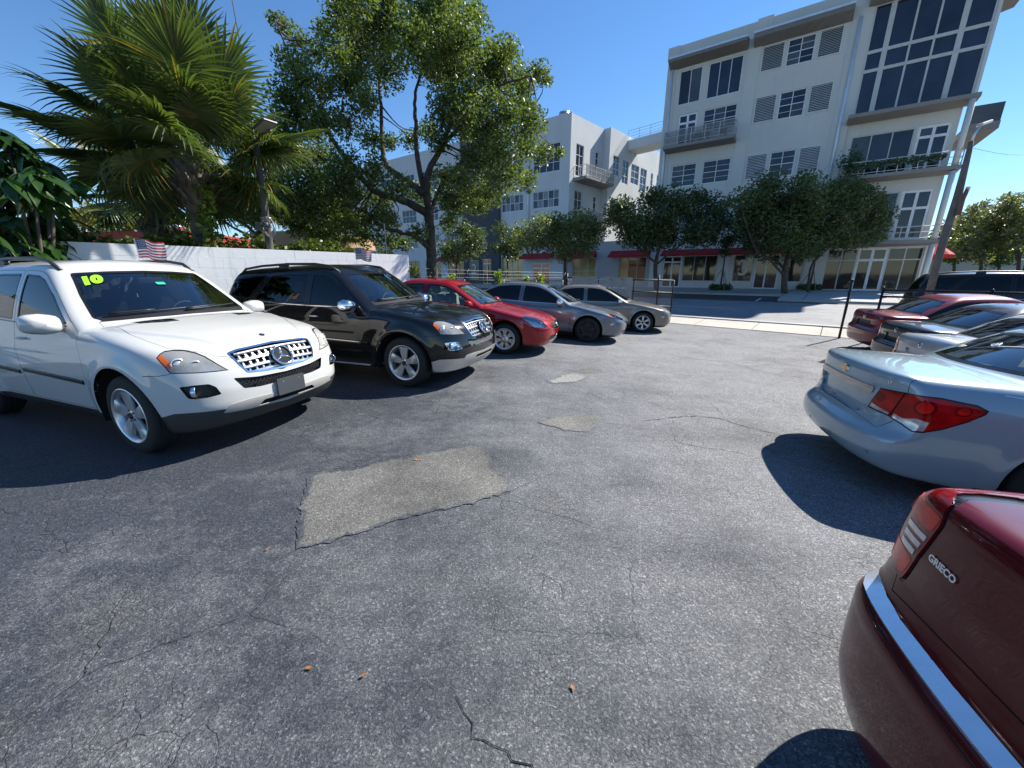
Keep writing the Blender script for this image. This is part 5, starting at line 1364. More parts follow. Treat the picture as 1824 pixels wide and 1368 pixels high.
def railing(root, pts, z0, z1, mat=GFR, sp=1.0, bars=2, name='railing'):
    m = MB()
    for (a, b) in zip(pts[:-1], pts[1:]):
        L = hypot(b[0]-a[0], b[1]-a[1]); n = max(1, round(L/sp))
        for i in range(n+1):
            f = i/n; x, y = a[0]+(b[0]-a[0])*f, a[1]+(b[1]-a[1])*f; m.box((x-.022, y-.022, z0), (x+.022, y+.022, z1))
        for k in range(bars+1):
            z = z0 + .12 + (z1-z0-.12)*k/bars if bars else z1
            m.tube([(a[0], a[1], z), (b[0], b[1], z)], .028 if k == bars else .02, 6)
    return m.build(name, mat, root)
def balcony(root, s0, s1, z, dep=1.1, th=.3, rail=1.0, y0=0.0, mesh=True, fm=GFR, sp=1.0):
    m = MB(); V = [(s0, y0, z-th), (s1, y0, z-th), (s1, y0-dep, z-th*.62), (s0, y0-dep, z-th*.62), (s0, y0, z), (s1, y0, z), (s1, y0-dep, z), (s0, y0-dep, z)]
    m.add(V, [(0, 1, 2, 3), (4, 7, 6, 5), (3, 2, 6, 7), (1, 5, 6, 2), (0, 3, 7, 4)]); b = m.build('balcony', SLABM, root)
    if rail: railing(b, [(s0+.06, y0), (s0+.06, y0-dep+.06), (s1-.06, y0-dep+.06), (s1-.06, y0)], z, z+rail, fm, sp)
    if mesh:
        mm = MB(); mm.box((s0+.08, y0-dep+.055, z+.10), (s1-.08, y0-dep+.063, z+rail-.06)); mm.build('balcony_mesh_panel', glass('wire_mesh_panel', (.72, .73, .74), .3, .3, .25, (.5, .5, .5)) if 'wire_mesh_panel' not in MATS else MATS['wire_mesh_panel'], b)
    return b
def canopy(root, s0, s1, z0, z1, dep=.9):
    m = MB(); V = [(s0, 0, z0-.02), (s1, 0, z0-.02), (s1, -dep, z0+.25), (s0, -dep, z0+.25), (s0, 0, z1), (s1, 0, z1), (s1, -dep, z1-.15), (s0, -dep, z1-.15)]
    c = m.add(V, [(0, 3, 2, 1), (4, 5, 6, 7), (3, 7, 6, 2), (1, 2, 6, 5), (0, 4, 7, 3)]).build('canopy', CANM, root)
    m = MB(); m.box((s0-.02, -dep-.03, z1-.22), (s1+.02, -dep, z1-.10)); m.build('canopy_edge', PIPEM, c); return c
def awning(root, s0, s1, z0, z1, dep=1.0):
    m = MB(); V = [(s0, 0, z1), (s1, 0, z1), (s1-.05, -dep, z0+.06), (s0+.05, -dep, z0+.06), (s0+.05, -dep, z0-.08), (s1-.05, -dep, z0-.08), (s0, 0, z0), (s1, 0, z0), ]
    return m.add(V, [(0, 1, 2, 3), (3, 2, 5, 4), (0, 3, 6), (1, 7, 2)]).build('awning', REDA, root)
BA = Vector((23.0, 29.2, 0)); BYAW = radians(-36)
ZB = .46
# ---- the tall block with the glazed corner bay
B3 = empty('apartment_building', (BA.x, BA.y, 0), BYAW, 'tall white apartment block with glazed corner bay and red awnings', 'building')
ops = [(-11.95, -10.3, 14.65, 17.0), (-9.85, -7.55, 14.65, 17.0), (-11.75, -10.3, 11.6, 13.95), (-9.85, -7.55, 12.3, 13.93), (-11.87, -9.95, 8.62, 10.28), (-9.45, -7.48, 8.62, 10.28), (-11.87, -9.95, 4.9, 6.6), (-9.45, -7.48, 4.9, 6.6)]
for z0, z1 in ((15.5, 17.08), (12.28, 13.97), (8.5, 10.2), (4.8, 6.5)): ops += [(-6.38, -5.06, z0, z1), (-4.88, -3.34, z0, z1), (-3.14, -1.9, z0, z1)]
ops += [(-11.8, -10.25, ZB, 3.1), (-10.1, -7.45, 1.0, 3.1), (-6.22, -4.85, 1.0, 3.08), (-4.7, -3.1, ZB, 3.06), (-2.62, -1.62, 1.0, 3.04)]
facade(B3, 'wall', -12.95, -.7, ZB, 18.75, ops, WALLM)
for a, b, c, d in ((-13.02, -12.1, 17.9, 18.78), (-6.95, -6.0, 17.95, 18.86), (-1.55, -.68, ZB, 18.86), (-7.35, -6.5, ZB, 17.2), (-12.95, -12.25, ZB, 17.2)):
    m = MB(); m.box((a, -.05, c), (b, -.001, d)); m.build('pilaster', WALLM, B3)
m = MB(); m.box((-12.95, .17, ZB), (4.6, 16, 18.74)); m.build('rear_mass', WALLM, B3)
window(B3, -11.95, -10.3, 14.65, 17.0, 2); window(B3, -9.85, -7.55, 14.65, 17.0, 3)
d_ = window(B3, -11.75, -10.3, 11.6, 13.95, 2, [13.3], WFR, fw=.14, mw=.16, name='balcony_door')
window(B3, -9.85, -7.55, 12.3, 13.93, 3, [13.1], hb=(12.7, 13.5)); balcony(B3, -12.45, -7.3, 11.58, 1.1, .36, 1.02)
for s0, s1 in ((-11.87, -9.95), (-9.45, -7.48)):
    window(B3, s0, s1, 8.62, 10.28, 2, [9.45], hb=(9.05, 9.85)); window(B3, s0, s1, 4.9, 6.6, 2, 2)
for z0, z1 in ((15.5, 17.08), (12.28, 13.97), (8.5, 10.2), (4.8, 6.5)):
    louvre(B3, -6.38, -5.06, z0, z1); window(B3, -4.88, -3.34, z0, z1, 2, [(z0+z1)/2], hb=((3*z0+z1)/4, (z0+3*z1)/4)); louvre(B3, -3.14, -1.9, z0, z1)
canopy(B3, -12.7, -7.35, 17.2, 17.86); canopy(B3, -6.95, -1.55, 17.15, 17.9); awning(B3, -11.9, -7.2, 3.15, 3.62); awning(B3, -6.6, -1.58, 3.12, 3.62)
window(B3, -11.8, -10.25, ZB, 3.1, 2, [2.6], WFR, PANES, fw=.10, mw=.12, name='shop_door'); window(B3, -10.1, -7.45, 1.0, 3.1, 3, 1, GFR, PANES, name='shop_window'); w3 = window(B3, -6.22, -4.85, 1.0, 3.08, 1, 1, GFR, PANES, name='shop_window')
window(B3, -4.7, -3.1, ZB, 3.06, [-3.95], [2.5], WFR, PANES, fw=.10, mw=.10, name='shop_door'); window(B3, -2.62, -1.62, 1.0, 3.04, 1, 1, GFR, PANES, name='shop_window')
Vt, Ft = glyphs('3', 1.75, .01); mk('house_number', [(v[0] - 5.5, .085, v[1] + 2.02) for v in Vt], Ft, M('number_white', (.62, .66, .66), .5), w3)
for s in (-12.55, -1.15):
    m = MB(); m.tube([(s, -.12, 17.2), (s, -.12, 4)], .09, 10); m.build('downpipe', PIPEM, B3, True)
# glazed bay: curtain wall above, recessed balconies below
BAY = dict(s0=-.62, s1=4.9)
m = MB(); m.box((-.7, -.02, 11.2), (-.55, .3, 18.2)); m.box((4.85, -.02, 11.2), (5.0, .3, 18.2)); m.build('bay_frame', WALLM, B3)
window(B3, -.56, 4.86, 11.46, 17.65, [.36, 1.5, 2.55, 3.62], [14.08, 15.12], GFR, pane_mat('tinted_bay_pane', (.020, .024, .045)), .06, .12, .10, 'curtain_wall')
for s in (.36, 3.62): m = MB(); m.box((s-.13, -.02, 11.46), (s+.13, .05, 17.65)); m.build('bay_mullion', GFR, B3)
for z in (14.08, 15.12): m = MB(); m.box((-.56, -.012, z-.09), (4.86, .05, z+.09)); m.build('bay_transom', GFR, B3)
canopy(B3, -.85, 5.0, 17.6, 18.5, 1.0); m = MB(); m.box((-.7, .02, 17.6), (5.0, .4, 18.74)); m.build('parapet', WALLM, B3)
m = MB(); m.add([(4.98, 0, 17.2), (6.4, 1.0, 17.5), (6.4, 5.0, 17.5), (4.98, 5.0, 17.2), (4.98, 0, 17.45), (6.4, 1.0, 17.75), (6.4, 5.0, 17.75), (4.98, 5.0, 17.45)], [(0, 3, 2, 1), (4, 5, 6, 7), (0, 1, 5, 4), (1, 2, 6, 5), (2, 3, 7, 6)]); m.build('side_canopy', CANM, B3)
balcony(B3, -.78, 4.98, 11.44, 1.15, .34, 0, mesh=False); balcony(B3, 5.0, 6.5, 10.5, 0, .2, 0, mesh=False) if False else None
m = MB(); m.box((4.98, .2, 9.75), (6.3, 5.0, 10.15)); b_ = m.build('side_balcony', CANM, B3); m = MB(); m.box((5.0, .22, 10.16), (6.28, .26, 11.1)); m.box((6.24, .26, 10.16), (6.28, 4.9, 11.1)); m.build('balcony_panel', pane_mat('dark_panel', (.06, .065, .07), .2), b_)
for z0, z1, zf in ((8.0, 10.4, 7.78), (3.95, 6.75, 3.68)):
    facade(B3, 'bay_wall', -.7, 4.45, zf, z1 + .85, [(-.35, 2.72, zf+.12, z1), (2.86, 4.3, zf+.1, z1)], WALLM, .1, .05)
    window(B3, -.35, 2.72, zf+.12, z1, 3, 1, GFR, PANE, .12, .07, .06, 'bay_window'); window(B3, 2.86, 4.3, zf+.1, z1, [3.58], [zf+2.0], WFR, PANE, .12, .13, .15, 'balcony_door')
    balcony(B3, -.65, 5.0, zf, 1.15, .32, .8, mesh=False, sp=.95)
# climbing plants along the upper balcony rail
m = MB(); RB = random.Random(5)
for k in range(900):
    s = RB.uniform(-.5, 4.2); z = 8.36 + RB.gauss(0, .09) - .1*(RB.random() < .4); y = -1.12 + RB.gauss(0, .07)
    if k > 620: s = RB.gauss(-.15, .32); z = 8.5 + abs(RB.gauss(0, .40)); y = -.7 + RB.gauss(0, .28)
    a, b = RB.random()*6.3, RB.uniform(-.6, .6); r = RB.uniform(.06, .12); m.add([(s-r*cos(a), y-r*sin(a), z), (s, y, z-r*.6), (s+r*cos(a), y+r*sin(a), z+r*b), (s, y+.02, z+r*.6)], [(0, 1, 2, 3)])
GREENB = M('balcony_foliage', (.05, .09, .03), .7, var=.5, vs=5)
o = m.build('balcony_plants', GREENB, B3); o['kind'] = 'stuff'
facade(B3, 'shop_wall', -.7, 5.0, ZB, 3.7, [(-.35, 4.62, ZB, 3.3)], WALLM)
window(B3, -.35, 1.36, ZB, 3.3, [.50], [2.52], GFR, PANES, .12, .08, .07, 'shop_window'); window(B3, 1.36, 2.88, ZB, 3.3, [2.12], [2.52], WFR, PANES, .12, .12, .16, 'shop_door'); window(B3, 2.88, 4.62, ZB, 3.3, [3.75], [2.52], GFR, PANES, .12, .08, .07, 'shop_window')
m = MB(); m.tube([(4.72, -.95, ZB), (4.72, -.95, 3.4)], .15, 14); m.tube([(4.72, -.95, 3.6), (4.72, -.95, 7.5)], .15, 14); m.tube([(4.72, -.95, 7.7), (4.72, -.95, 11.2)], .15, 14); m.build('column', WALLM, B3, True)
# chairs on the balcony
for s, col in ((-10.0, (.30, .11, .05)), (-9.4, (.30, .11, .05)), (-8.2, (.25, .05, .03))):
    c = M('balcony_seat_%d' % int(-s*10), col, .7); e = BA + Matrix.Rotation(BYAW, 3, 'Z') @ Vector((s, -.65, 11.585))
    m = MB(); m.box((-.25, -.25, .30), (.25, .25, .40), .03); m.box((-.25, .18, .40), (.25, .25, .85), .03)
    for dx in (-.2, .2):
        for dy in (-.2, .2): m.box((dx-.02, dy-.02, 0), (dx+.02, dy+.02, .32))
    o = m.build('balcony_chair', c); o.location = e; o.rotation_euler = (0, 0, BYAW); tag(o, {-10.0: 'left rust-coloured chair on the upper balcony', -9.4: 'middle rust-coloured chair on the upper balcony', -8.2: 'dark red chair at the right end of the upper balcony'}[s], 'chair')

# ---- the longer block to its left, with the dark grey bay numbered 2
B2 = empty('apartment_building', (BA.x, BA.y, 0), BYAW, 'white block with dark grey bay numbered 2 behind the oak', 'building')
ops = []; wins = []
def W2(s0, s1, z0, z1, cols, rows, pm=PANE, nm='window', fm=WFR, **k): ops.append((s0, s1, z0, z1)); wins.append((s0, s1, z0, z1, cols, rows, pm, nm, fm, k))
for s0, s1 in ((-25.75, -22.62), (-29.85, -26.95)):
    W2(s0, s1, 8.15, 9.78, 5, 2, lambda i, j: PANEC if (i + j) % 2 else PANE); W2(s0, s1, 11.43, 13.95, 4, 3); W2(s0, s1, 4.9, 6.5, 4, 2)
s = -38.6
while s > -66:
    for z0, z1 in ((8.15, 9.78), (11.43, 13.95), (4.9, 6.5)): W2(s, s + 2.8, z0, z1, 4, 2)
    W2(s, s + 2.9, 1.0, 3.35, 3, 1, PANES, 'shop_window', GFR); s -= 4.1
W2(-29.95, -26.92, .9, 3.35, 4, [2.6], PANEW, 'shop_window', GFR); W2(-25.68, -23.4, ZB, 2.72, 2, [2.2], PANEO, 'shop_door', WFR, fw=.12, mw=.14)
facade(B2, 'wall', -66, -30.06, ZB, 16.2, [o for o in ops if o[1] < -35], WALL2); facade(B2, 'wall', -30.05, -21.5, ZB, 16.2, [o for o in ops if o[0] > -30], WALL2)
for s0, s1, z0, z1, c, r, pm, nm, fm, k in wins: window(B2, s0, s1, z0, z1, c, r, fm, pm, name=nm, **k)
# dark bay
dops = [(-34.72, -33.1, .95, 3.2), (-32.55, -31.2, ZB, 3.3), (-33.9, -31.8, 5.0, 6.8), (-33.9, -31.8, 8.2, 10.2), (-33.9, -31.8, 11.4, 13.8)]
facade(B2, 'grey_bay', -35.5, -30.0, ZB, 17.0, dops, GREYM, .2, -.35); m = MB(); m.box((-35.5, -.349, ZB), (-35.4, .3, 17.0)); m.build('grey_bay_cheek', GREYM, B2); m = MB(); m.box((-30.1, -.349, ZB), (-30.0, .3, 17.0)); m.build('grey_bay_cheek', GREYM, B2)
w2_ = window(B2, -34.72, -33.1, .95, 3.2, 1, 1, GFR, pane_mat('teal_pane', (.05, .09, .09), .2), -.2, name='shop_window'); window(B2, -32.55, -31.2, ZB, 3.3, 2, [2.75], WFR, lambda i, j: PANEO if j else PANES, -.2, .09, .1, 'shop_door')
for o in dops[2:]: window(B2, *o, 2, 2, WFR, PANE, -.2)
Vt, Ft = glyphs('2', 1.75, .0); mk('house_number', [(v[0] - 33.92, -.245, v[1] + 2.1) for v in Vt], Ft, MATS['number_white'], w2_)
m = MB(); m.box((-66, .17, ZB), (-21.62, 22, 16.19)); m.build('rear_mass', WALL2, B2)
m = MB(); m.tube([(-26.25, -.1, 15.5), (-26.25, -.1, 3.5)], .09, 8); m.build('downpipe', PIPEM, B2, True)
awning(B2, -26.9, -22.95, 3.2, 3.75); awning(B2, -40, -36.2, 3.2, 3.75)
m = MB(); m.lathe([(.45, 16.1), (.45, 16.55), (.62, 16.6), (.62, 16.75), (.5, 16.8), (.55, 17.0), (0, 17.15)], 14, 'z', (-23.3, 1.8, 0)); m.build('roof_vent', SILVER, B2, True)
m = MB(); m.box((-29, 4, 16.1), (-26, 8, 17.6)); m.build('roof_housing', WALL2, B2)
# its side wall, facing the gap between the blocks
SD = empty('side_wing', (0, 0, 0)); SD.parent = B2; SD.location = (-21.5, 0, 0); SD.rotation_euler = (0, 0, radians(47 + 36)); 
sops = [(1.0, 2.32, 11.0, 13.83), (4.55, 5.15, 12.0, 13.8), (1.0, 2.36, 7.1, 9.7), (4.55, 5.15, 7.75, 9.6)]
s2 = [(6.85, 8.18, 11.9, 13.8), (8.97, 10.35, 11.4, 13.78), (11.0, 12.95, 11.7, 13.72), (13.35, 15.0, 11.2, 13.7), (16.2, 16.8, 11.6, 13.6), (17.9, 19.2, 11.5, 13.7), (6.85, 8.15, 7.75, 9.65), (8.97, 10.35, 7.6, 9.65), (11.0, 12.95, 7.7, 9.65), (13.35, 15, 7.5, 9.65)]
facade(SD, 'side_wall', 0.0, 6.05, ZB, 16.15, sops, WALL2, .16, 0.02); facade(SD, 'side_wall', 6.0, 24, ZB, 16.2, s2, WALL2, .16, -.75)
m = MB(); m.box((6.0, -.749, ZB), (6.1, .2, 16.18)); m.build('wall_step', WALL2, SD)
for o in sops: window(SD, *o, 2 if o[1]-o[0] > 1 else 1, 3, WFR, PANE, .12)
for o in s2: window(SD, *o, 2 if o[1]-o[0] > 1 else 1, 3, WFR, PANE, -.65)
balcony(SD, .7, 6.0, 10.75, 1.5, .35, 1.0, 0.02, sp=.9); balcony(SD, .7, 6.0, 6.75, 1.5, .35, 1.0, 0.02, sp=.9)
for ch in list(SD.children):
    ml = Matrix.Translation(SD.location) @ Matrix.Rotation(SD.rotation_euler.z, 4, 'Z') @ ch.matrix_local; ch.parent = B2; ch.matrix_local = ml
bpy.data.objects.remove(SD)
# footbridge between the blocks, ground-floor link
C2 = BA + Matrix.Rotation(BYAW, 3, 'Z') @ Vector((-21.5, 0, 0)); dS = Vector((cos(radians(47)), sin(radians(47)), 0)); dN = Vector((dS.y, -dS.x, 0))
p0 = C2 + dS * 10.9 + dN * .8; p1 = BA + Matrix.Rotation(BYAW, 3, 'Z') @ Vector((-12.9, 9.5, 0))
BR = empty('footbridge', (p0.x, p0.y, 14.8), math.atan2(p1.y-p0.y, p1.x-p0.x), 'white footbridge with railing linking the two blocks', 'bridge'); Lb = (p1-p0).length
m = MB(); m.box((-.3, -1.2, 0), (Lb, 1.2, .95), .04); m.build('deck', WALL2, BR); railing(BR, [(0, -1.1), (Lb, -1.1)], .95, 1.9, M('teal_rail', (.30, .42, .44), .5), 1.3, 3); railing(BR, [(0, 1.1), (Lb, 1.1)], .95, 1.9, MATS['teal_rail'], 1.3, 3)
LK = empty('shop_link', (BA.x, BA.y, 0), BYAW, 'low grey shop front between the two white blocks', 'building'); LKM = concrete('link_stucco', (.42, .40, .39), .12)
lops = [(-20.85, -18.25, .9, 3.1), (-15.85, -13.3, .9, 3.1)]
facade(LK, 'wall', -21.45, -13.0, ZB, 4.6, lops, LKM, .16, .05); m = MB(); m.box((-21.45, .24, ZB), (-13.0, 6, 4.59)); m.build('rear_mass', LKM, LK)
window(LK, -20.85, -18.25, .9, 3.1, 3, [1.9], GFR, PANEW, .16, name='shop_window'); window(LK, -15.85, -13.3, .9, 3.1, 3, 1, GFR, lambda i, j: PANEW if i == 0 else PANES, .16, name='shop_window'); awning(LK, -22.3, -18.2, 3.15, 3.7); awning(LK, -16.7, -13.05, 3.15, 3.7)
# ---------------------------------------------------------------- boundary wall, fences, gate
WA, WB_ = Vector((-3.0, 11.6, 0)), Vector((-12.0, 1.95, 0))     # right end, left end
wd = (WB_ - WA).normalized(); wl = (WB_ - WA).length; wyaw = math.atan2(wd.y, wd.x)
WL = empty('block_wall', (WA.x, WA.y, -.06), wyaw, 'long white painted block wall behind the parked cars', 'wall')
def wallpaint():
    t = NT('wall_white_paint'); p = t.pos(); a = t.noise(p, .9, 6, .7); b = t.noise(p, 9, 5, .7)
    c = t.mix(t.ramp(a, [(.45, 0), (.75, .35)]), (.80, .80, .79), (.62, .62, .60)); dr = t.n('ShaderNodeMapping'); t.l(p, dr.inputs[0]); dr.inputs[3].default_value = (5, 5, .35)
    s_ = t.ramp(t.noise(dr.outputs[0], 1.0, 5, .7), [(.58, 0), (.74, .45)]); c = t.mix(s_, c, (.40, .41, .40))
    t.bsdf(c, .75, spec=.3, bump=t.math('ADD', b, t.math('MULTIPLY', t.noise(p, 90, 3), .5)), bstr=.35, bdist=.01); return t.m
WP = wallpaint()
m = MB(); m.box((0, -.09, 0), (wl, .09, .975)); m.build('wall_base', WP, WL)
bm_ = MB(); bm_.box((.0006, -.0985, .0006), (.3994, .0985, .1994), .0022); o = bm_.build('block', WP); blk = o.data; bpy.data.objects.remove(o)
hb_ = MB(); hb_.box((.0006, -.0985, .0006), (.1994, .0985, .1994), .0022); o = hb_.build('block', WP); hblk = o.data; bpy.data.objects.remove(o)
nb = int(wl / .4); RB = random.Random(3)
for r in range(6):
    x = 0.0
    if r % 2: inst('block', hblk, WL, (0, 0, .975 + r*.2)); x = .2
    while x + .4 <= wl + 1e-6:
        inst('block', blk, WL, (x, RB.gauss(0, .0006), .975 + r*.2)); x += .4
    if wl - x > .19: inst('block', hblk, WL, (x, 0, .975 + r*.2))
BLKM = M('black_pipe', (.014, .014, .015), .4, .3, var=.3, vs=8); WIREM = M('galvanised_wire', (.16, .165, .17), .45, .7)
def chain(root, p, q, z0, z1, name='chain_link', w=.0018, cell=.075, mat=None):
    """diamond mesh: two families of slanted wires between two points"""
    p, q = Vector(p), Vector(q); L = (q-p).length; d = (q-p)/L; H = z1 - z0; nx = Vector((-d.y, d.x, 0)); V = []; F = []
    def wire(a, b):
        k = len(V); t = (b-a).normalized(); s = t.cross(nx).normalized()
        for pt in (a, b):
            V.append(pt + s*w); V.append(pt - s*w*.5 + nx*w); V.append(pt - s*w*.5 - nx*w)
        for i in range(3): F.append((k+i, k+(i+1) % 3, k+3+(i+1) % 3, k+3+i))
    n = int((L + H) / cell)
    for i in range(n + 1):
        c = i * cell
        for sg in (1, -1):
            x0, x1 = (c - H, c) if sg > 0 else (c, c - H); a0, b0 = 0.0, 1.0
            lo, hi = (x0, x1) if x0 < x1 else (x1, x0)
            if hi < 0 or lo > L: continue
            f = lambda x: (x - x0) / (x1 - x0)
            fs = sorted([f(min(max(x0, 0), L)), f(min(max(x1, 0), L))])
            A = p + d * (x0 + (x1-x0)*fs[0]) + Vector((0, 0, z0 + H*fs[0])); B = p + d * (x0 + (x1-x0)*fs[1]) + Vector((0, 0, z0 + H*fs[1]))
            if (B-A).length > .02: wire(A, B)
    o = mk(name, V, F, mat or WIREM, root); o['kind'] = 'stuff'; return o
def fence(name, p, q, n, label, h=1.5, barb=True, mat=BLKM, group=None, rails=(1.0,)):
    r = empty(name, (p[0], p[1], zg(*p)), 0, label, 'fence', group); d = Vector((q[0]-p[0], q[1]-p[1], 0)); L = d.length; e = d/L; side = Vector((-e.y, e.x, 0))
    for i in range(n + 1):
        b = e * (L*i/n); z = zg(p[0]+b.x, p[1]+b.y) - zg(*p); m = MB(); m.tube([(b.x, b.y, z-.1), (b.x, b.y, z+h+.02)], .030, 8)
        if barb: m.tube([(b.x, b.y, z+h), (b.x+side.x*-.0+e.x*.22, b.y+e.y*.22, z+h+.34)], .016, 6)
        else: m.ell((b.x, b.y, z+h+.05), (.035, .035, .045), 8, 6)
        m.build('post', mat, r, True)
    z1 = zg(*q) - zg(*p)
    for f in rails: m = MB(); m.tube([(0, 0, h*f), (d.x, d.y, z1 + h*f)], .027, 8); m.build('rail', mat, r, True)
    chain(r, (0, 0, 0), (d.x, d.y, 0), min(0, z1)+.05, h-.01 + max(0, z1)*.5)
    if barb:
        for k in range(3):
            f = (k+1)/3; m = MB(); m.tube([(e.x*.22*f, e.y*.22*f, h+.34*f), (d.x/2, d.y/2, z1/2+h+.34*f-.03), (d.x, d.y, z1+h+.34*f)], .0026, 4); m.build('barbed_wire', WIREM, r)
    return r
FC = tn(-9.4, 15.15)
fence('chain_link_fence', (WA.x+.15, WA.y+.15), FC, 4, 'chain link fence with barbed wire running on from the white wall', 1.42)
# rolling gate, drawn back along the street edge
ga, gb = tn(-9.1, 15.05), tn(-4.6, 15.05)
G = empty('rolling_gate', (ga[0], ga[1], zg(*ga)), TA, 'black rolling chain link gate with grey banner behind the tan car', 'gate'); Lg = 4.5; zE = zg(*gb) - zg(*ga)
for x in (0, 1.5, 3.0, 3.95, Lg): m = MB(); m.tube([(x, 0, .12 + zE*x/Lg), (x, 0, 1.58 + zE*x/Lg + (.16 if x in (0, 3.95) else 0))], .028, 8); m.build('gate_post', BLKM, G, True)
for z in (.16, .62, 1.12, 1.56): m = MB(); m.tube([(0, 0, z), (Lg, 0, z+zE)], .024, 8); m.build('gate_rail', BLKM, G, True)
chain(G, (0, 0, 0), (Lg, 0, 0), .16+zE, 1.56)
for x in (.4, Lg-.12):
    m = MB(); m.lathe([(0, -.03), (.07, -.03), (.085, -.015), (.085, .015), (.07, .03), (0, .03)], 18, 'y', (x, 0, .085+zE*x/Lg)); o = m.build('gate_wheel', RUB, G, True)
m = MB(); n_ = 24; V = []; F = []
for i in range(n_+1):
    x = .25 + 2.7*i/n_; y = -.05 + .02*sin(i*1.3) + .012*sin(i*2.9)
    for z in (.30, .70, 1.15, 1.62): V.append((x, y*(1 if z < 1.5 else .6), z + zE*x/Lg + (.02*sin(i*.9) if z > 1.5 else 0)))
for i in range(n_):
    for k in range(3): F.append((i*4+k, (i+1)*4+k, (i+1)*4+k+1, i*4+k+1))
BANM = M('banner_cloth', (.40, .38, .37), .85, var=.15); ban = mk('banner', V, F, BANM, G, True)
LTM = M('banner_print', (.62, .60, .58), .8)
# banner print: a car outline and rows of pale marks, as far as they can be made out
m = MB(); car_ = [(1.05, 1.32), (1.12, 1.40), (1.30, 1.42), (1.45, 1.52), (1.85, 1.53), (2.0, 1.43), (2.15, 1.40), (2.18, 1.32)]
m.tube([(x, -.09, z + zE*x/Lg) for x, z in car_] + [(1.05, -.09, 1.32 + zE*1.05/Lg)], .012, 5); m.build('car_outline', LTM, ban)
for x0, x1, z in ((1.0, 2.75, 1.19), (1.55, 1.85, .92), (2.0, 2.5, .92), (2.0, 2.5, .80), (2.0, 2.5, .68)):
    x = x0
    while x < x1:
        w_ = RB.uniform(.05, .13); mm = MB(); zz = z + zE*x/Lg; mm.box((x, -.083, zz), (min(x+w_, x1), -.078, zz+.075)); mm.build('print_mark', LTM, ban); x += w_ + RB.uniform(.03, .06)
# fence on the right behind the row of tails
p_, q_ = tn(1.05, 15.1), tn(9.0, 15.1)
fence('chain_link_fence', p_, q_, 4, 'black chain link fence along the street behind the right row', 1.42, False, rails=(1.0, .88))
pp = tn(.35, 15.1); po = empty('gate_stop_post', (pp[0], pp[1], zg(*pp)), 0, 'single black post standing left of the right-hand fence', 'post'); m = MB(); m.tube([(0, 0, -.1), (0, 0, 1.62)], .032, 8); m.ell((0, 0, 1.66), (.04, .04, .05), 8, 6); m.build('post', BLKM, po, True)
m = MB(); m.tube([(.03, 0, 1.4), (.06, .02, .9), (.05, .02, .5)], .006, 5); m.build('chain', WIREM, po)
# ---------------------------------------------------------------- trees and plants
def leafmat(name, dark, light, trans=.35, rough=.45, dead=None):
    t = NT(name); g = t.n('ShaderNodeNewGeometry'); r = g.outputs['Random Per Island']
    st = [(0, dark), (.75, light)] + ([(.965, light), (.985, dead)] if dead else [])
    c = t.ramp(r, st); c = t.mix(.35, c, t.ramp(t.noise(g.outputs['Position'], .9, 4), [(.3, tuple(x*.55 for x in dark)), (.7, light)]))
    p = t.bsdf(c, rough, spec=.5)
    tr = t.n('ShaderNodeBsdfTranslucent'); t.l(t.mix(1.0, c, (1.25, 1.35, .42), 'MULTIPLY'), tr.inputs[0])
    mx = t.n('ShaderNodeMixShader'); mx.inputs[0].default_value = trans; t.l(p.outputs[0], mx.inputs[1]); t.l(tr.outputs[0], mx.inputs[2]); t.l(mx.outputs[0], t.out.inputs[0])
    MATS[name] = t.m; return t.m
BARK = M('oak_bark', (.085, .072, .058), .9, var=.5, vs=6, bump=.9, bs=14); BARKP = M('palm_bark', (.13, .11, .085), .95, var=.6, vs=9, bump=1.0, bs=9)
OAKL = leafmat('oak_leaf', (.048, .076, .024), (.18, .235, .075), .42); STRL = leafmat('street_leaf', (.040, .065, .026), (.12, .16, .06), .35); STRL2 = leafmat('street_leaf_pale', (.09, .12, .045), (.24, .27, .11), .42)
FARL = leafmat('far_leaf', (.09, .11, .055), (.20, .22, .12), .35)
YELL = leafmat('yellow_leaf', (.14, .13, .02), (.30, .27, .05), .4); HEDL = leafmat('hedge_leaf', (.03, .06, .012), (.13, .17, .025), .35, dead=(.35, .28, .05)); DRKL = leafmat('glossy_leaf', (.010, .028, .008), (.030, .075, .016), .18, .25); VINL = leafmat('vine_leaf', (.10, .17, .02), (.28, .38, .05), .4)
FRND = leafmat('palm_frond', (.036, .066, .020), (.12, .165, .05), .30, .34, dead=(.40, .22, .04))
def leaves(C, size, rng, up=.25, asp=.5):
    """one folded quad per leaf at the points C"""
    n = len(C); d = rng.normal(size=(n, 3)); d[:, 2] *= .7; d /= np.linalg.norm(d, axis=1, keepdims=True)
    w = rng.normal(size=(n, 3)); w[:, 2] += up; w -= d * (w * d).sum(1, keepdims=True); w /= np.maximum(np.linalg.norm(w, axis=1, keepdims=True), 1e-6); s = np.cross(d, w)
    L = (size * rng.uniform(.65, 1.35, n))[:, None]; W = L * asp * .5
    V = np.stack([C - d*L*.5, C + s*W + w*L*.07, C + d*L*.5, C - s*W + w*L*.07], 1).reshape(-1, 3)
    return V, np.arange(4*n).reshape(n, 4)
def blobpts(c, r, n, rng, shell=.55, flat=.85):
    d = rng.normal(size=(n, 3)); d /= np.linalg.norm(d, axis=1, keepdims=True); q = rng.random(n) ** shell
    return np.array(c) + d * (q * r)[:, None] * np.array([1, 1, flat]) 
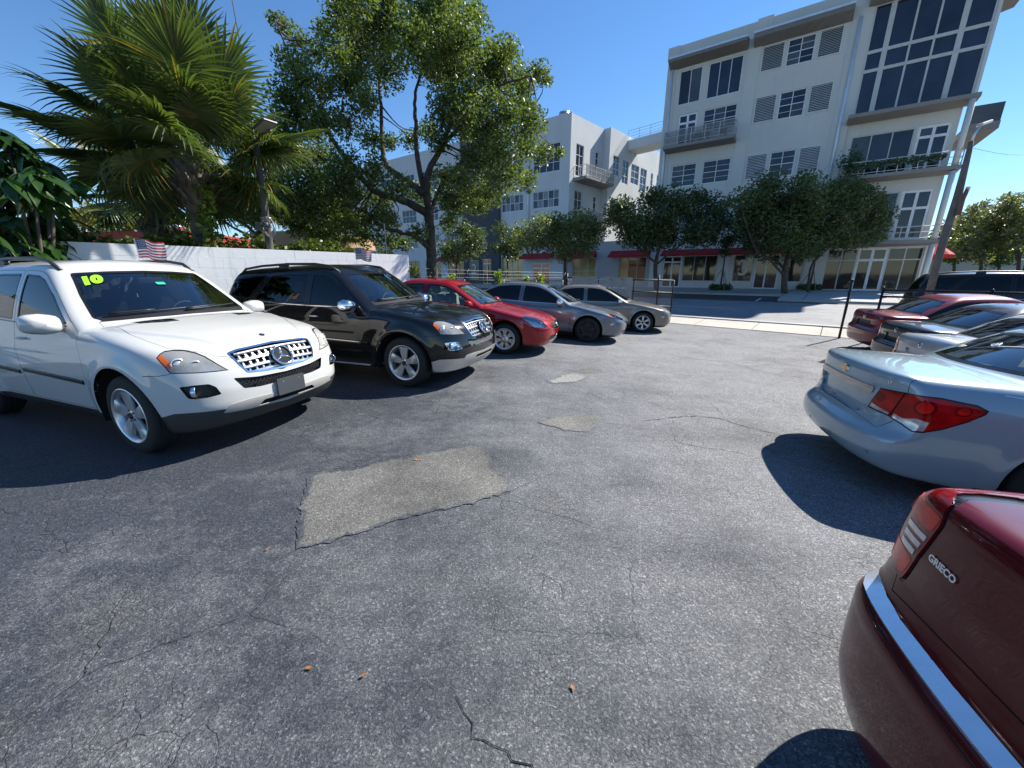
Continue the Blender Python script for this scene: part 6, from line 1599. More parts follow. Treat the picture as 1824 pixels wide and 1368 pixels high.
def ray_y(u, v, Y):
    """world point at depth y = Y seen at photo pixel (u, v)"""
    p = radians(15.86); x = (u - 912) / 690; y = -(v - 684) / 690
    d = (x, cos(p) + y * sin(p), -sin(p) + y * cos(p)); k = Y / d[1]; return Vector((d[0]*k, Y, 1.6 + d[2]*k))
def limb(mb, pts, r0, r1, n=9, wob=0.0, rng=random):
    P = [Vector(p) for p in pts]; Q = []
    for i in range(len(P)-1):
        a, b = P[max(i-1, 0)], P[min(i+2, len(P)-1)]; m = 5
        for k in range(m):
            t = k/m; t2, t3 = t*t, t*t*t; c = (2*P[i] + (P[i+1]-a)*t + (2*a - 5*P[i] + 4*P[i+1] - b)*t2 + (3*P[i] - a - 3*P[i+1] + b)*t3) * .5
            Q.append(c + Vector((rng.gauss(0, wob), rng.gauss(0, wob), rng.gauss(0, wob))))
    Q.append(P[-1]); N = len(Q); R = [r0 + (r1-r0)*(i/(N-1))**.8 for i in range(N)]
    mb.tube(Q, R, n); return Q
def tree(name, base, label, limbs, blobs, leafm, size, dens, group=None, barkm=BARK, seed=1, r0=.2, twigs=True, flat=.9, cat='tree'):
    """limbs: lists of world points (first = trunk); blobs: (centre, radius)"""
    rng = np.random.default_rng(seed); rr = random.Random(seed); bx = Vector(base)
    root = empty(name, bx, 0, label, cat, group); mb = MB(); nodes = []
    for i, L in enumerate(limbs):
        a = r0 if i == 0 else r0 * L[0] if isinstance(L[0], float) else r0 * .5
        pts = L[1:] if isinstance(L[0], float) else L
        Q = limb(mb, [Vector(p) - bx for p in pts], a, max(.02, a * (.55 if i == 0 else .22)), 9, r0*.05, rr); nodes += Q
    C = []
    for c, r in blobs:
        c = Vector(c) - bx; C.append(blobpts(c, r, max(12, int(dens * r * r)), rng, .6, flat))
        if twigs and nodes:
            o = min(nodes, key=lambda q: (q-c).length); L = (c-o).length
            if L > .15:
                mid = (o+c)*.5 + Vector((rr.gauss(0, .1), rr.gauss(0, .1), rr.gauss(0, .06)))*L
                limb(mb, [o, mid, c], min(.05, .012+.012*L)*(1 if r0 > .1 else .6), .006, 5)
                for _ in range(3):
                    e = c + Vector(rng.normal(size=3))*r*.55; limb(mb, [c, (c+e)*.5 + Vector((0, 0, .05)), e], .012, .004, 4)
    o = mb.build('trunk', barkm, root, True)
    V, F = leaves(np.concatenate(C), size, rng); f = mk('crown', V, F, leafm, root); f['kind'] = 'stuff'
    return root
# ---- big oak beyond the end of the wall
OY = 15.5; cx = lambda x, y, dy=0.0: ray_y(460 + x/2.736, y/2.736, OY + dy)
RO = random.Random(11)
def ol(pts, dy): return [cx(x, y, dy*i/len(pts)) for i, (x, y) in enumerate(pts)]
tb = cx(845, 1400); tb.z = zg(tb.x, tb.y)
limbs = [[tb] + [cx(*p) for p in ((846, 1330), (842, 1180), (832, 1040), (818, 940))],
  [.62] + ol([(825, 1040), (700, 975), (560, 925), (470, 820), (380, 710), (320, 600), (300, 480)], -2.0), [.6] + ol([(815, 945), (700, 870), (620, 790), (602, 640), (590, 430), (560, 260)], 1.5), [.55] + ol([(820, 945), (832, 830), (900, 700), (940, 580), (960, 400), (940, 200)], -1.0),
  [.45] + ol([(812, 940), (775, 760), (766, 600), (762, 480), (800, 330), (850, 150)], .5), [.5] + ol([(838, 1210), (760, 1150), (690, 1130), (600, 1100), (540, 1040), (430, 1000)], -2.2), [.45] + ol([(835, 1040), (900, 900), (1010, 770), (1150, 640), (1280, 580)], 1.8), [.32] + ol([(900, 700), (1040, 560), (1180, 420), (1330, 370)], -1.2), [.3] + ol([(470, 820), (330, 780), (180, 800)], -1.0), [.25] + ol([(320, 600), (200, 430), (150, 260), (80, 100)], -.5)]
OB = [(400,40,80),(330,150,60),(450,130,100),(560,110,90),(640,90,60),(700,130,90),(800,60,80),(880,40,80),(960,80,100),(1060,70,60),(1000,180,110),(880,170,110),(760,220,100),(620,220,110),(480,240,110),(380,260,70),(280,260,60),(200,200,60),(120,120,45),(70,90,30),(160,310,70),(230,400,90),(330,420,60),(130,480,80),(200,560,100),(120,640,90),(320,590,80),(430,600,80),(520,520,60),(470,380,90),(620,350,90),(860,320,100),(960,330,110),(1080,300,90),(1180,270,70),(1230,240,30),(1280,380,80),(1370,350,55),(1400,390,35),(1150,430,100),(1040,470,100),(920,480,80),(1220,560,100),(1320,600,80),(1300,520,60),(1120,620,100),(1000,620,80),(880,690,60),(740,680,60),(640,690,50),(560,680,60),(1180,740,100),(1300,720,70),(1390,750,50),(1470,745,30),(1060,800,90),(1200,860,90),(1310,880,60),(1120,950,80),(1080,1010,50),(980,880,60),(920,960,50),(300,760,110),(160,780,100),(420,800,80),(250,900,110),(120,950,90),(380,920,90),(480,960,80),(330,1040,90),(180,1080,80),(420,1100,70),(540,1060,60),(640,1080,55),(560,860,50),(700,1180,55),(470,-40,90),(620,-10,70),(900,-40,70),(40,760,80),(60,880,80)]
blobs = [(cx(x, y, RO.uniform(-2.6, 2.6) * (1 - .5*abs(x-750)/750)), r/2.736/46*1.08) for x, y, r in OB]
for _ in range(24):
    a_ = RO.random()*6.28; q_ = RO.random()**.5; x, y = 730 + 620*q_*cos(a_), 580 + 500*q_*sin(a_)
    if any(hypot(x-gx_, y-gy_) < gr_ for gx_, gy_, gr_ in ((780, 490, 90), (650, 300, 60), (400, 480, 70), (560, 330, 50), (720, 600, 80))): continue
    blobs.append((cx(x, y, RO.uniform(-2.8, 2.4)), RO.uniform(50, 90)/2.736/46*1.1))
blobs += [(cx(x, y, RO.uniform(-2.5, 1)), r/2.736/46*1.15) for x, y, r in ((90, 1010, 80), (230, 1000, 80), (300, 1120, 70), (480, 1090, 60), (600, 980, 60), (960, 1000, 60), (900, 860, 60), (1000, 960, 70), (620, 1170, 55), (520, 1150, 55), (780, 1130, 45), (930, 1080, 40))]
tree('oak_tree', tb, 'large spreading oak standing behind the end of the white wall', limbs, blobs, OAKL, .12, 1950, r0=.25, seed=4)
# ---- trees of the street and behind the wall: blobs drawn in photo pixels at a depth
def ptree(name, label, Y, trunk, blobs, leafm, size, dens, r0, branches=(), group=None, seed=1, dy=.8, base=None, cat='tree'):
    rr = random.Random(seed); k = 717.0 / Y
    T = [ray_y(u, v, Y) for u, v in trunk]; b = T[0].copy(); b.z = zg(b.x, b.y) + (base or 0); T[0] = b
    br = [[.45] + [ray_y(u, v, Y + rr.uniform(-dy, dy)*.5*i) for i, (u, v) in enumerate(L)] for L in branches]
    bl = [(ray_y(u, v, Y + rr.uniform(-dy, dy)), r/k*(1.42 if group == GS else 1.15)) for u, v, r in blobs]
    return tree(name, b, label, [T] + br, bl, leafm, size, dens, group, BARK, seed, r0)
GS = 'street trees before the shop fronts'
def rb(c, rx, ry, n, r, seed): 
    q = random.Random(seed); o = []
    while len(o) < n:
        x, y = q.uniform(-1, 1), q.uniform(-1, 1)
        if x*x + y*y < 1: o.append((c[0]+x*rx, c[1]+y*ry, q.uniform(.65, 1.2)*r))
    return o
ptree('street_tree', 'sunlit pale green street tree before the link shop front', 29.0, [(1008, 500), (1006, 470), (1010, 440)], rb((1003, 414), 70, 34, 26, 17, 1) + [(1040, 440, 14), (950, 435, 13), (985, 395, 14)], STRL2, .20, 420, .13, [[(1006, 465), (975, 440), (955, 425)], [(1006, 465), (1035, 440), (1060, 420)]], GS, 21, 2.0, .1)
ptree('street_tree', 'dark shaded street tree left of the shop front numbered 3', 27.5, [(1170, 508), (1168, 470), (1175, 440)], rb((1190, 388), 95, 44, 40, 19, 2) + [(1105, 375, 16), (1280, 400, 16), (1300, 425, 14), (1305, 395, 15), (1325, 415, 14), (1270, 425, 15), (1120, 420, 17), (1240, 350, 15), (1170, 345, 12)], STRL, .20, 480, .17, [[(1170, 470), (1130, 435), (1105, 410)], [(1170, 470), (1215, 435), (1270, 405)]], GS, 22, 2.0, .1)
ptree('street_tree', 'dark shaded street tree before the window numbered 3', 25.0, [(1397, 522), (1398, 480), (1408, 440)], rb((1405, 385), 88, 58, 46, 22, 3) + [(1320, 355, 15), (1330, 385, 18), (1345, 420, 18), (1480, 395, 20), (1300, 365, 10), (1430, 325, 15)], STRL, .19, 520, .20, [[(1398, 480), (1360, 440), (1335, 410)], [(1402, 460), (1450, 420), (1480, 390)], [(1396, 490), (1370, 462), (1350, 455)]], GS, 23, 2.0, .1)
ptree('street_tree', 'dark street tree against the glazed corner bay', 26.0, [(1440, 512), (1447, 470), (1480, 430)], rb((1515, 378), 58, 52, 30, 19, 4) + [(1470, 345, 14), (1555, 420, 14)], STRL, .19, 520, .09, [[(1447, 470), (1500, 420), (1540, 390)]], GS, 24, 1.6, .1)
ptree('street_tree', 'small dark street tree beside the grey bay numbered 2', 33.0, [(812, 500), (813, 470), (818, 445)], rb((818, 430), 38, 30, 20, 14, 5), STRL, .22, 330, .10, [[(813, 470), (795, 445), (785, 430)], [(813, 470), (840, 450), (850, 440)]], GS, 25, 1.5, .1)
ptree('street_tree', 'thin dark street tree between the 2 and the orange door', 33.0, [(905, 500), (904, 470), (903, 445)], rb((900, 432), 26, 28, 14, 12, 6), STRL, .22, 330, .08, [], GS, 26, 1.2, .1)
for i, (u, lab) in enumerate(((1283, 'young staked tree in a planting bed left of the number 3'), (1442, 'young staked tree in a planting bed beside the glazed shop front'))):
    Y = 29.0; b = ray_y(u, 512, Y); b.z = zg(b.x, b.y) + .1; r_ = empty('young_tree', b, 0, lab, 'tree', 'staked young trees'); m = MB(); m.tube([(0, 0, 0), (.02, 0, 1.6), (0, 0, 3.4)], [.06, .05, .03], 7); m.build('trunk', BARK, r_, True)
    for a in range(3): m = MB(); q = 2*pi*a/3 + .4; m.tube([(.75*cos(q), .75*sin(q), 0), (.05*cos(q), .05*sin(q), 1.5)], .03, 6); m.build('stake', M('stake_wood', (.24, .18, .11), .8), r_)
    rg = np.random.default_rng(40+i); V, F = leaves(np.concatenate([blobpts((0, 0, 2.7), .55, 260, rg), blobpts((.1, 0, 3.3), .5, 200, rg)]), .2, rg); f = mk('crown', V, F, STRL, r_); f['kind'] = 'stuff'
    V, F = leaves(np.concatenate([blobpts((x, y, .2), .32, 170, rg) for x, y in ((0, 0), (.4, -.3), (-.4, .3), (.5, .3), (-.5, -.3))]), .16, rg); f = mk('bedding', V, F, STRL, r_); f['kind'] = 'stuff'
GB = 'trees in the background'
ptree('garden_tree', 'spreading tree with bare lower limbs behind the timber pole', 16.5, [(452, 470), (458, 435), (462, 412)], rb((480, 372), 78, 30, 30, 22, 7) + rb((560, 380), 55, 35, 20, 22, 8) + rb((410, 350), 40, 25, 12, 18, 9), OAKL, .10, 1500, .16, [[(460, 420), (430, 395), (395, 370), (380, 345)], [(455, 425), (415, 405), (385, 385)], [(462, 412), (490, 380), (520, 350)], [(460, 415), (470, 370), (480, 330)]], GB, 27, 1.2)
for i, (u, v, rx, ry, lab) in enumerate(((150, 390, 45, 20, 'yellow-green tree far behind the wall at the left'), (235, 395, 50, 20, 'yellow-green tree left of the palm trunk in the distance'), (310, 405, 34, 14, 'pale green tree just left of the palm trunk far away'))):
    ptree('distant_tree', lab, 38.0, [(u, 470), (u, 440), (u+3, v+8)], rb((u, v), rx, ry, 20, 13, 60+i), YELL if i < 2 else STRL2, .30, 220, .14, [], GB, 30+i, 2.0)
for i, (u, v, rx, ry, Y, lm, lab) in enumerate(((1748, 415, 52, 48, 40, FARL, 'feathery sunlit tree to the right of the leaning lamp pole'), (1815, 400, 45, 45, 38, FARL, 'sunlit tree at the right edge of the picture'), (1700, 430, 30, 32, 48, HEDL, 'dark tree behind the red parasol'), (1780, 445, 55, 25, 52, STRL, 'low dark tree behind the black car on the street'))):
    ptree('distant_tree', lab, Y, [(u, 500), (u, 470), (u+4, v+10)], rb((u, v), rx, ry, 34, 15, 70+i), lm, .34, 200, .18, [[(u, 470), (u-20, v+10)], [(u, 465), (u+22, v+5)]], GB, 44+i, 3.0)
# ---- fan palms
def frond_mesh(seed, R=1.25, pet=1.5, nseg=46, droop=.5, span=125, arch=.25):
    """a costapalmate leaf: stem along +x from the origin, blade of folded segments"""
    q = random.Random(seed); V = []; F = []
    def strip(P, W, N):
        k = len(V)
        for p, w, n in zip(P, W, N): V.extend([p - n*w, p + Vector((0, 0, -w*.55)), p + n*w])
        for i in range(len(P)-1):
            for j in range(2): F.append((k+i*3+j, k+i*3+j+1, k+(i+1)*3+j+1, k+(i+1)*3+j))
    stem = lambda t: Vector((pet*t, 0, -arch*pet*t*t*.6))
    strip([stem(i/5) for i in range(6)], [.03 - .003*i for i in range(6)], [Vector((0, 1, 0))]*6)
    for i in range(nseg):
        f = i/(nseg-1)*2-1; a = radians(span)*f + q.gauss(0, .02); hub = stem(1.0) + Vector((.42*(1-abs(f))**1.3, 0, -.05*(1-abs(f)))); L = R*(1 - .28*abs(f)**2)*q.uniform(.88, 1.08); d0 = Vector((cos(a), sin(a), .28*(1-abs(f)) - .10)); dr = droop*q.uniform(.6, 1.5)
        P = []; nn = []
        for s in range(7):
            t = s/6; b = max(0, t-.35)/.65; P.append(hub + Vector((d0.x*L*t*(1-.18*b*b*dr), d0.y*L*t*(1-.18*b*b*dr), d0.z*L*t - dr*L*b*b*.75))); nn.append(Vector((-d0.y, d0.x, 0)).normalized())
        strip(P, [.011, .028, .033, .029, .020, .011, .002], nn)
    me = mk('frond', V, F, FRND, None, False); d = me.data; bpy.data.objects.remove(me); return d
FRM = [frond_mesh(1, .98, 1.45, 54, droop=.22, span=140), frond_mesh(2, .95, 1.5, 54, droop=.3, span=150), frond_mesh(3, 1.0, 1.3, 54, droop=.36, span=155), frond_mesh(4, .92, 1.1, 54, droop=.5, span=160), frond_mesh(5, 1.0, 1.55, 54, droop=.2, span=140)]
def palm(name, label, base, top, r, nfr, seed, sc=1.0, skirt=0, lo=-65):
    q = random.Random(seed); b = Vector(base); t = Vector(top) - b; root = empty(name, b, 0, label, 'palm tree', 'fan palms'); m = MB()
    n = 26; P = [t*(i/n) + Vector((.04*sin(i*.5), .03*cos(i*.7), 0)) for i in range(n+1)]; R = [r*(1 + .12*sin(i*2.1) + (.35 if i > n*.72 else 0) - (.1 if i > n-2 else 0)) for i in range(n+1)]
    m.tube(P, R, 12)
    m.build('trunk', BARKP, root, True)
    for k in range(34):          # old leaf bases criss-crossing the head of the trunk
        a = k*2.399; z = .70 + .30*k/34; p = t*z + Vector((cos(a)*r*1.25, sin(a)*r*1.25, 0)); mm = MB(); mm.tube([p, p + Vector((cos(a)*.09, sin(a)*.09, .16)), p + Vector((cos(a)*.20, sin(a)*.20, .26))], [.05, .04, .015], 5); mm.build('leaf_base', BARKP, root, True)
    for i in range(nfr):
        f = (i+.5)/nfr; el = radians(82 - (82 - lo)*f**.85) + q.gauss(0, .1); az = i*2.39996 + q.gauss(0, .18)
        if el < -.1 and cos(az - math.atan2(-b.y, -b.x)) > .8: continue
        me = FRM[q.randrange(5)] if el > -.2 else FRM[q.choice((2, 3, 3))]
        o = inst('frond', me, root, t*q.uniform(.95, 1.0), (q.gauss(0, .35), -el, az), sc*q.uniform(.85, 1.1)); o.rotation_mode = 'XYZ'
    return root
P1 = ray_y(357, 470, 9.15); P1t = ray_y(334, 255, 9.0); P1.z = zg(P1.x, P1.y)
palm('fan_palm', 'tall fan palm with a full green crown behind the white wall', P1, P1t, .19, 62, 5, .95, lo=-34)
P2 = ray_y(268, 470, 11.2); P2t = ray_y(258, 335, 11.2); P2.z = zg(P2.x, P2.y)
palm('fan_palm', 'second fan palm with dark trunk just left of the tall one', P2, P2t, .20, 20, 9, .8, lo=-50)
P3 = ray_y(592, 470, 19); P3t = ray_y(590, 395, 19); P3.z = zg(P3.x, P3.y)
palm('fan_palm', 'small pale fan palm beside the tan building', P3, P3t, .2, 26, 12, .75, lo=-80)
def foliage(name, label, base, C, size, lm, rng, cat='hedge', asp=.6, extra=None):
    r = empty(name, base, 0, label, cat); V, F = leaves(np.concatenate(C) - np.array(base), size, rng, .4, asp); f = mk('foliage', V, F, lm, r); f['kind'] = 'stuff'; return r
rg = np.random.default_rng(77); nrm_ = Vector((-wd.y, wd.x, 0)); nrm_ = nrm_ if nrm_.dot(Vector((-1, 1, 0))) > 0 else -nrm_
C = []
for i in range(46):
    s = .3 + i*.22; p = WA + wd*s + nrm_*rg.uniform(.25, .55); h = 2.05 + rg.uniform(-.12, .16) + (.10 if 1.5 < s < 5 else 0); C.append(blobpts((p.x, p.y, h), rg.uniform(.16, .30), 150, rg))
    C.append(blobpts((p.x, p.y, h-.45), .35, 80, rg))
foliage('hedge', 'leafy hedge showing along the top of the white wall', (WA.x, WA.y, 0), C, .10, HEDL, rg)
C = [blobpts(tuple(P1 + (P1t-P1)*(k/14) + Vector((.22, -.05, 0))), .22, 120, rg) for k in range(3, 12)]; foliage('vine', 'bright green vine climbing the right side of the palm trunk', tuple(P1), C, .11, VINL, rg, 'vine')
C = [blobpts((WA.x+.12, WA.y+.05, z), .20, 130, rg) for z in (.5, .9, 1.3, 1.7)] + [blobpts((WA.x+.5, WA.y+.6, z), .28, 120, rg) for z in (.6, 1.0, 1.3)]; foliage('vine', 'green creeper at the end of the white wall', (WA.x, WA.y, 0), C, .10, HEDL, rg, 'vine')
fd = Vector((FC[0]-WA.x, FC[1]-WA.y, 0))
for k, (f, h, lab) in enumerate(((.20, 1.45, 'yellow-green weeds on the fence right of the wall end'), (.48, 1.6, 'bright sprig climbing the fence above the red sedan'), (.68, 1.42, 'thin sprig on the fence above the grey sedan'), (.80, 1.5, 'upright sprig on the fence left of the tan sedan'))):
    p = WA + fd*f; foliage('fence_vine', lab, (p.x, p.y, zg(p.x, p.y)), [blobpts((p.x, p.y, h - j*.22), .17 if k else .25, 60, rg) for j in range(4)], .10, VINL, rg, 'vine')
# ---- broad-leaved shrub at the left edge
SH = ray_y(20, 470, 6.3); SH.z = 0; shr = empty('broad_leaf_shrub', (SH.x, SH.y, 0), 0, 'dark glossy broad-leaved shrub at the left edge above the white car', 'shrub'); q = random.Random(8); m = MB(); UC = []
for u, v, dy in ((-60, 300, 0), (-20, 270, .3), (15, 255, -.2), (45, 275, .2), (-40, 350, -.3), (0, 330, 0), (40, 320, .4), (75, 300, .1), (95, 315, -.2), (-30, 400, .3), (10, 385, -.3), (50, 370, .2), (85, 355, -.1), (-10, 430, 0), (30, 425, .4), (65, 415, -.3), (90, 400, .2), (50, 445, .1), (85, 435, .3), (10, 460, -.2), (60, 340, -.5), (-60, 240, .1), (25, 300, -.6), (20, 400, -.6), (-70, 420, 0)):
    UC.append(ray_y(u, v, 6.3 + dy) - SH)
for k in range(0, 25, 2): m.tube([(0, 0, 0), UC[k]*.5 + Vector((.1, 0, .2)), UC[k]], [.05, .03, .012], 6)
m.build('stem', BARK, shr, True)
LV = []; LF = []
for s_ in range(9):
    t = s_/8; w = .055*math.sin(pi*min(1, t*1.02)**.8)+.002; LV += [(t*.34, -w, -.10*t*t), (t*.34, 0, -.10*t*t-.012), (t*.34, w, -.10*t*t)]
for s_ in range(8):
    for j in range(2): LF.append((s_*3+j, s_*3+j+1, (s_+1)*3+j+1, (s_+1)*3+j))
o = mk('leaf', LV, LF, DRKL, None, True); leafme = o.data; bpy.data.objects.remove(o)
for c in UC:
    for rep in range(4):
        c2 = c + Vector((q.gauss(0, .12), q.gauss(0, .15), q.gauss(0, .12)))
        for j in range(8):
            b = 2*pi*j/8 + q.random()*.3; inst('leaf', leafme, shr, c2, (q.gauss(0, .25), .2 + .65*q.random(), b), q.uniform(.8, 1.25))
# ---------------------------------------------------------------- poles, lamps, flags, far things
WOOD = M('weathered_wood', (.085, .076, .068), .85, var=.4, vs=5, bump=.6, bs=22); LAMPG = M('lamp_housing', (.10, .10, .10), .45, .4)
b = ray_y(486, 500, 9.15); b.z = zg(b.x, b.y) - .3; t = ray_y(455, 255, 9.15)
PL = empty('timber_pole', b, 0, 'weathered timber pole with floodlight behind the black off-road car', 'pole'); d = t - b
m = MB(); m.tube([d*(i/8) for i in range(9)], [.088 - .003*i for i in range(9)], 12); m.build('shaft', WOOD, PL, True)
m = MB(); m.tube([d*.995, d*1.0 + Vector((.25, -.2, .10)), d*1.0 + Vector((.55, -.35, .12))], .025, 6); m.build('lamp_arm', LAMPG, PL, True)
m = MB(); m.box((-.05, -.14, -.022), (.38, .14, .022), .012); o = m.build('floodlight', LAMPG, PL); o.location = d + Vector((.35, -.35, .14)); o.rotation_euler = (0, -.25, -.5)
m = MB(); m.box((.0, -.12, -.032), (.35, .12, -.0235)); k = m.build('lamp_glass', M('lamp_lens', (.25, .24, .21), .3), o)
z5 = d * .63
for i in range(3):
    m = MB(); c = z5 + Vector((.10, -.10, .03*i)); m.tube([c + Vector((.13*cos(a), -.02*i, .17*sin(a))) for a in [2*pi*j/16 for j in range(17)]], .012, 5, False); m.build('cable_loop', M('cable_grey', (.30, .29, .28), .6), PL, True)
m = MB(); m.box((z5.x-.15, z5.y-.20, z5.z-.05), (z5.x-.02, z5.y-.08, z5.z+.12), .02); m.build('junction_box', LAMPG, PL); m = MB(); m.ell((z5.x+.08, z5.y-.16, z5.z+.06), (.08, .08, .08), 10, 7); m.build('meter', LAMPG, PL, True)
for f in (.42, .68): m = MB(); c = d*f; m.tube([c + Vector((.108*cos(a), .108*sin(a), 0)) for a in [2*pi*j/14 for j in range(15)]], .008, 5, False); m.build('band', SILVER, PL, True)
# thin mast above, and the thin rod by the end of the wall
a_ = ray_y(432, 100, 9.6); b_ = ray_y(410, -20, 9.6); c_ = ray_y(455, 255, 9.2); MS = empty('cable_line', c_, 0, 'dark service cable rising from the timber pole into the sky', 'cable'); m = MB(); m.tube([(0, 0, 0), a_-c_, b_-c_], .012, 6); m.build('cable', BLK, MS)
b = ray_y(694, 505, 11.2); b.z = zg(b.x, b.y); t = ray_y(684, 398, 11.2); RD = empty('metal_rod', b, 0, 'thin grey metal rod standing against the white wall', 'rod'); m = MB(); m.tube([(0, 0, 0), t-b], .012, 6); m.build('rod', WIREM, RD)
# leaning street-light pole on the right
b = Vector((12.3, 11.7, 0)); b.z = zg(b.x, b.y); SP = empty('street_light', b, 0, 'tall timber street light pole leaning beside the glazed block', 'street light'); T = [ray_y(u, v, 11.7) - b for u, v in ((1660, 500), (1680, 430), (1706, 350), (1726, 270), (1730, 252))]; T[0] = Vector((0, 0, 0))
m = MB(); m.tube(T, [.085, .09, .09, .06, .05], 10); m.build('shaft', M('grey_pole_wood', (.15, .135, .125), .85, var=.35, vs=5, bump=.5, bs=22), SP, True)
A = [ray_y(u, v, 11.7) - b for u, v in ((1728, 258), (1736, 238), (1748, 222))]; m = MB(); m.tube(A, .03, 6); m.build('lamp_arm', SILVER, SP, True)
m = MB(); m.box((-.06, -.09, -.03), (.22, .09, .035), .02); o = m.build('lamp_head', SILVER, SP); o.location = A[-1]; o.rotation_euler = (0, -.35, 0)
m = MB(); c = T[2]; m.tube([c + Vector((.05, -.16, .2)), c + Vector((-.05, -.2, -.1)), c + Vector((.0, -.16, -.5))], .05, 6); m.build('wiring', M('rust_wrap', (.17, .10, .08), .8), SP, True)
a = ray_y(1727, 262, 11.7); c = ray_y(1900, 252, 20); OC = empty('overhead_cable', a, 0, 'thin overhead cable running right from the street light pole', 'cable'); m = MB(); m.tube([(c-a)*(i/10) + Vector((0, 0, -.35*sin(pi*i/10))) for i in range(11)], .006, 5); m.build('cable', BLK, OC)
# power pole with a crossarm, far right
b = ray_y(1822, 490, 45); b.z = 0; PP = empty('power_pole', b, 0, 'distant power pole with crossarm at the right edge', 'pole'); m = MB(); m.tube([(0, 0, 0), (0, 0, 13.5)], .16, 8); m.build('shaft', WOOD, PP, True); m = MB(); m.box((-2.4, -.08, 11.6), (1.6, .08, 11.8)); ca = m.build('crossarm', WOOD, PP)
for x in (-2.2, -1.2, .9): m = MB(); m.lathe([(.07, 11.8), (.09, 11.95), (.03, 12.1)], 8, 'z', (x, 0, 0)); m.build('insulator', SILVER, PP)
# red parasol beyond the glazed block
b = ray_y(1642, 520, 30); b.z = .4; UM = empty('parasol', b, 0, 'red cafe parasol beside the corner of the glazed block', 'parasol'); m = MB(); m.tube([(0, 0, 0), (0, 0, 3.4)], .04, 6); m.build('pole', SILVER, UM)
m = MB(); V = [(0, 0, 3.5)] + [(1.15*cos(2*pi*k/8), 1.15*sin(2*pi*k/8), 2.55) for k in range(8)] + [(1.15*cos(2*pi*k/8), 1.15*sin(2*pi*k/8), 2.3) for k in range(8)]; m.add(V, [(0, 1+k, 1+(k+1) % 8) for k in range(8)] + [(1+k, 9+k, 9+(k+1) % 8, 1+(k+1) % 8) for k in range(8)]); m.build('canopy', M('red_canvas', (.45, .02, .02), .8), UM)
# low buildings behind the wall
def lowb(name, label, uL, uR, Y, h, col, trimc, dep=5):
    a = ray_y(uL, 488, Y); c = ray_y(uR, 488, Y*.98); r = empty(name, (a.x, a.y, 0), math.atan2(c.y-a.y, c.x-a.x), label, 'building'); L = (Vector((c.x, c.y))-Vector((a.x, a.y))).length; m = MB(); m.box((0, 0, -.2), (L, dep, h-.65)); m.build('wall', col, r); m = MB(); m.box((-.2, -.25, h-.65), (L+.2, dep+.2, h)); m.build('roof', trimc, r); return r, L
RDR = M('red_fascia', (.42, .045, .03), .7); DKB = M('dark_wall', (.06, .06, .065), .8); TANW = concrete('tan_wall', (.45, .29, .17), .2)
r_, L_ = lowb('low_building', 'low dark building with red fascia behind the wall at left', 20, 352, 22, 3.72, DKB, RDR)
m = MB(); m.lathe([(.3, 3.7), (.3, 3.95), (.45, 4.0), (.2, 4.2), (0, 4.25)], 12, 'z', (L_*.86, 1.0, 0)); m.build('roof_vent', SILVER, r_, True)
r_, L_ = lowb('low_building', 'low tan building between timber pole and small palm', 470, 585, 21, 3.65, TANW, TANW)
b = ray_y(585, 488, 21)
lowb('low_building', 'long low pale building behind the trees at the right edge', 1640, 1990, 62, 4.6, M('pale_far_wall', (.50, .47, .42), .85), M('far_roof', (.22, .20, .19), .8))  # added strip covering the bright horizon band beneath the tree crowns
# a pale distant block glimpsed through the trees
for nm, uL, uR, Y, h, lab in (('distant_building', 262, 318, 110, 17, 'hazy grey distant block seen left of the palm trunk'),):
    a = ray_y(uL, 488, Y); c = ray_y(uR, 488, Y); r = empty(nm, (a.x, a.y, 0), 0, lab, 'building'); L = c.x-a.x; m = MB(); m.box((0, 0, 0), (L, 12, h)); m.build('wall', M('far_grey', (.45, .48, .52), .8), r)
    for i in range(5):
        for j in range(5): mm = MB(); mm.box((.6+i*(L-1)/5, -.05, 3+j*2.7), (.6+i*(L-1)/5+.9, -.01, 4.5+j*2.7)); mm.build('window', PANE, r)
# ---- flags on the two off-road cars
FW = M('flag_white', (.80, .79, .77), .7); FR = M('flag_red', (.50, .03, .035), .7); FB = M('flag_blue', (.03, .04, .16), .7)
def flag(label, base, h, ang, w, ht):
    r = empty('car_flag', base, ang, label, 'flag', 'car flags'); m = MB(); m.tube([(0, 0, 0), (-.01, 0, h*.5), (-.03, 0, h)], .006, 6); m.build('flagstaff', M('staff_white', (.75, .75, .75), .4), r)
    n = 26; V = []; F = []; MI = []
    pos = lambda u, v: (-.03 + u*w, .045*sin(u*7.5)*u + .02*sin(u*13+v*3)*u, h - v*ht - .10*u*u*ht*1.2 + .03*sin(u*6)*u)
    for i in range(n+1):
        for j in range(14): V.append(pos(i/n, j/13))
    for i in range(n):
        for j in range(13): F.append((i*14+j, (i+1)*14+j, (i+1)*14+j+1, i*14+j+1)); MI.append(2 if (i < n*.42 and j < 7) else (1 if j % 2 == 0 else 0))
    o = mk('cloth', V, F, [FW, FR, FB], r, True); o.data.polygons.foreach_set('material_index', MI)
    m = MB()
    for a in range(6):
        for b in range(5):
            u, v = .03 + .375*(a+.5)/6, .03 + .49*(b+.5)/5; p = Vector(pos(u, v)); s = .0065
            for sg in (-1, 1): m.add([p + Vector((s*cos(q), sg*.003, s*sin(q))) for q in [2*pi*k/5 + pi/2 for k in range(5)]], [tuple(range(5))])
    m.build('stars', FW, o)['kind'] = 'stuff'
    return r
fb = white_suv.matrix_world if False else None
def on_car(root, x, y, z): return Vector(root.location) + Matrix.Rotation(root.rotation_euler.z, 3, 'Z') @ Vector((x, y, z))
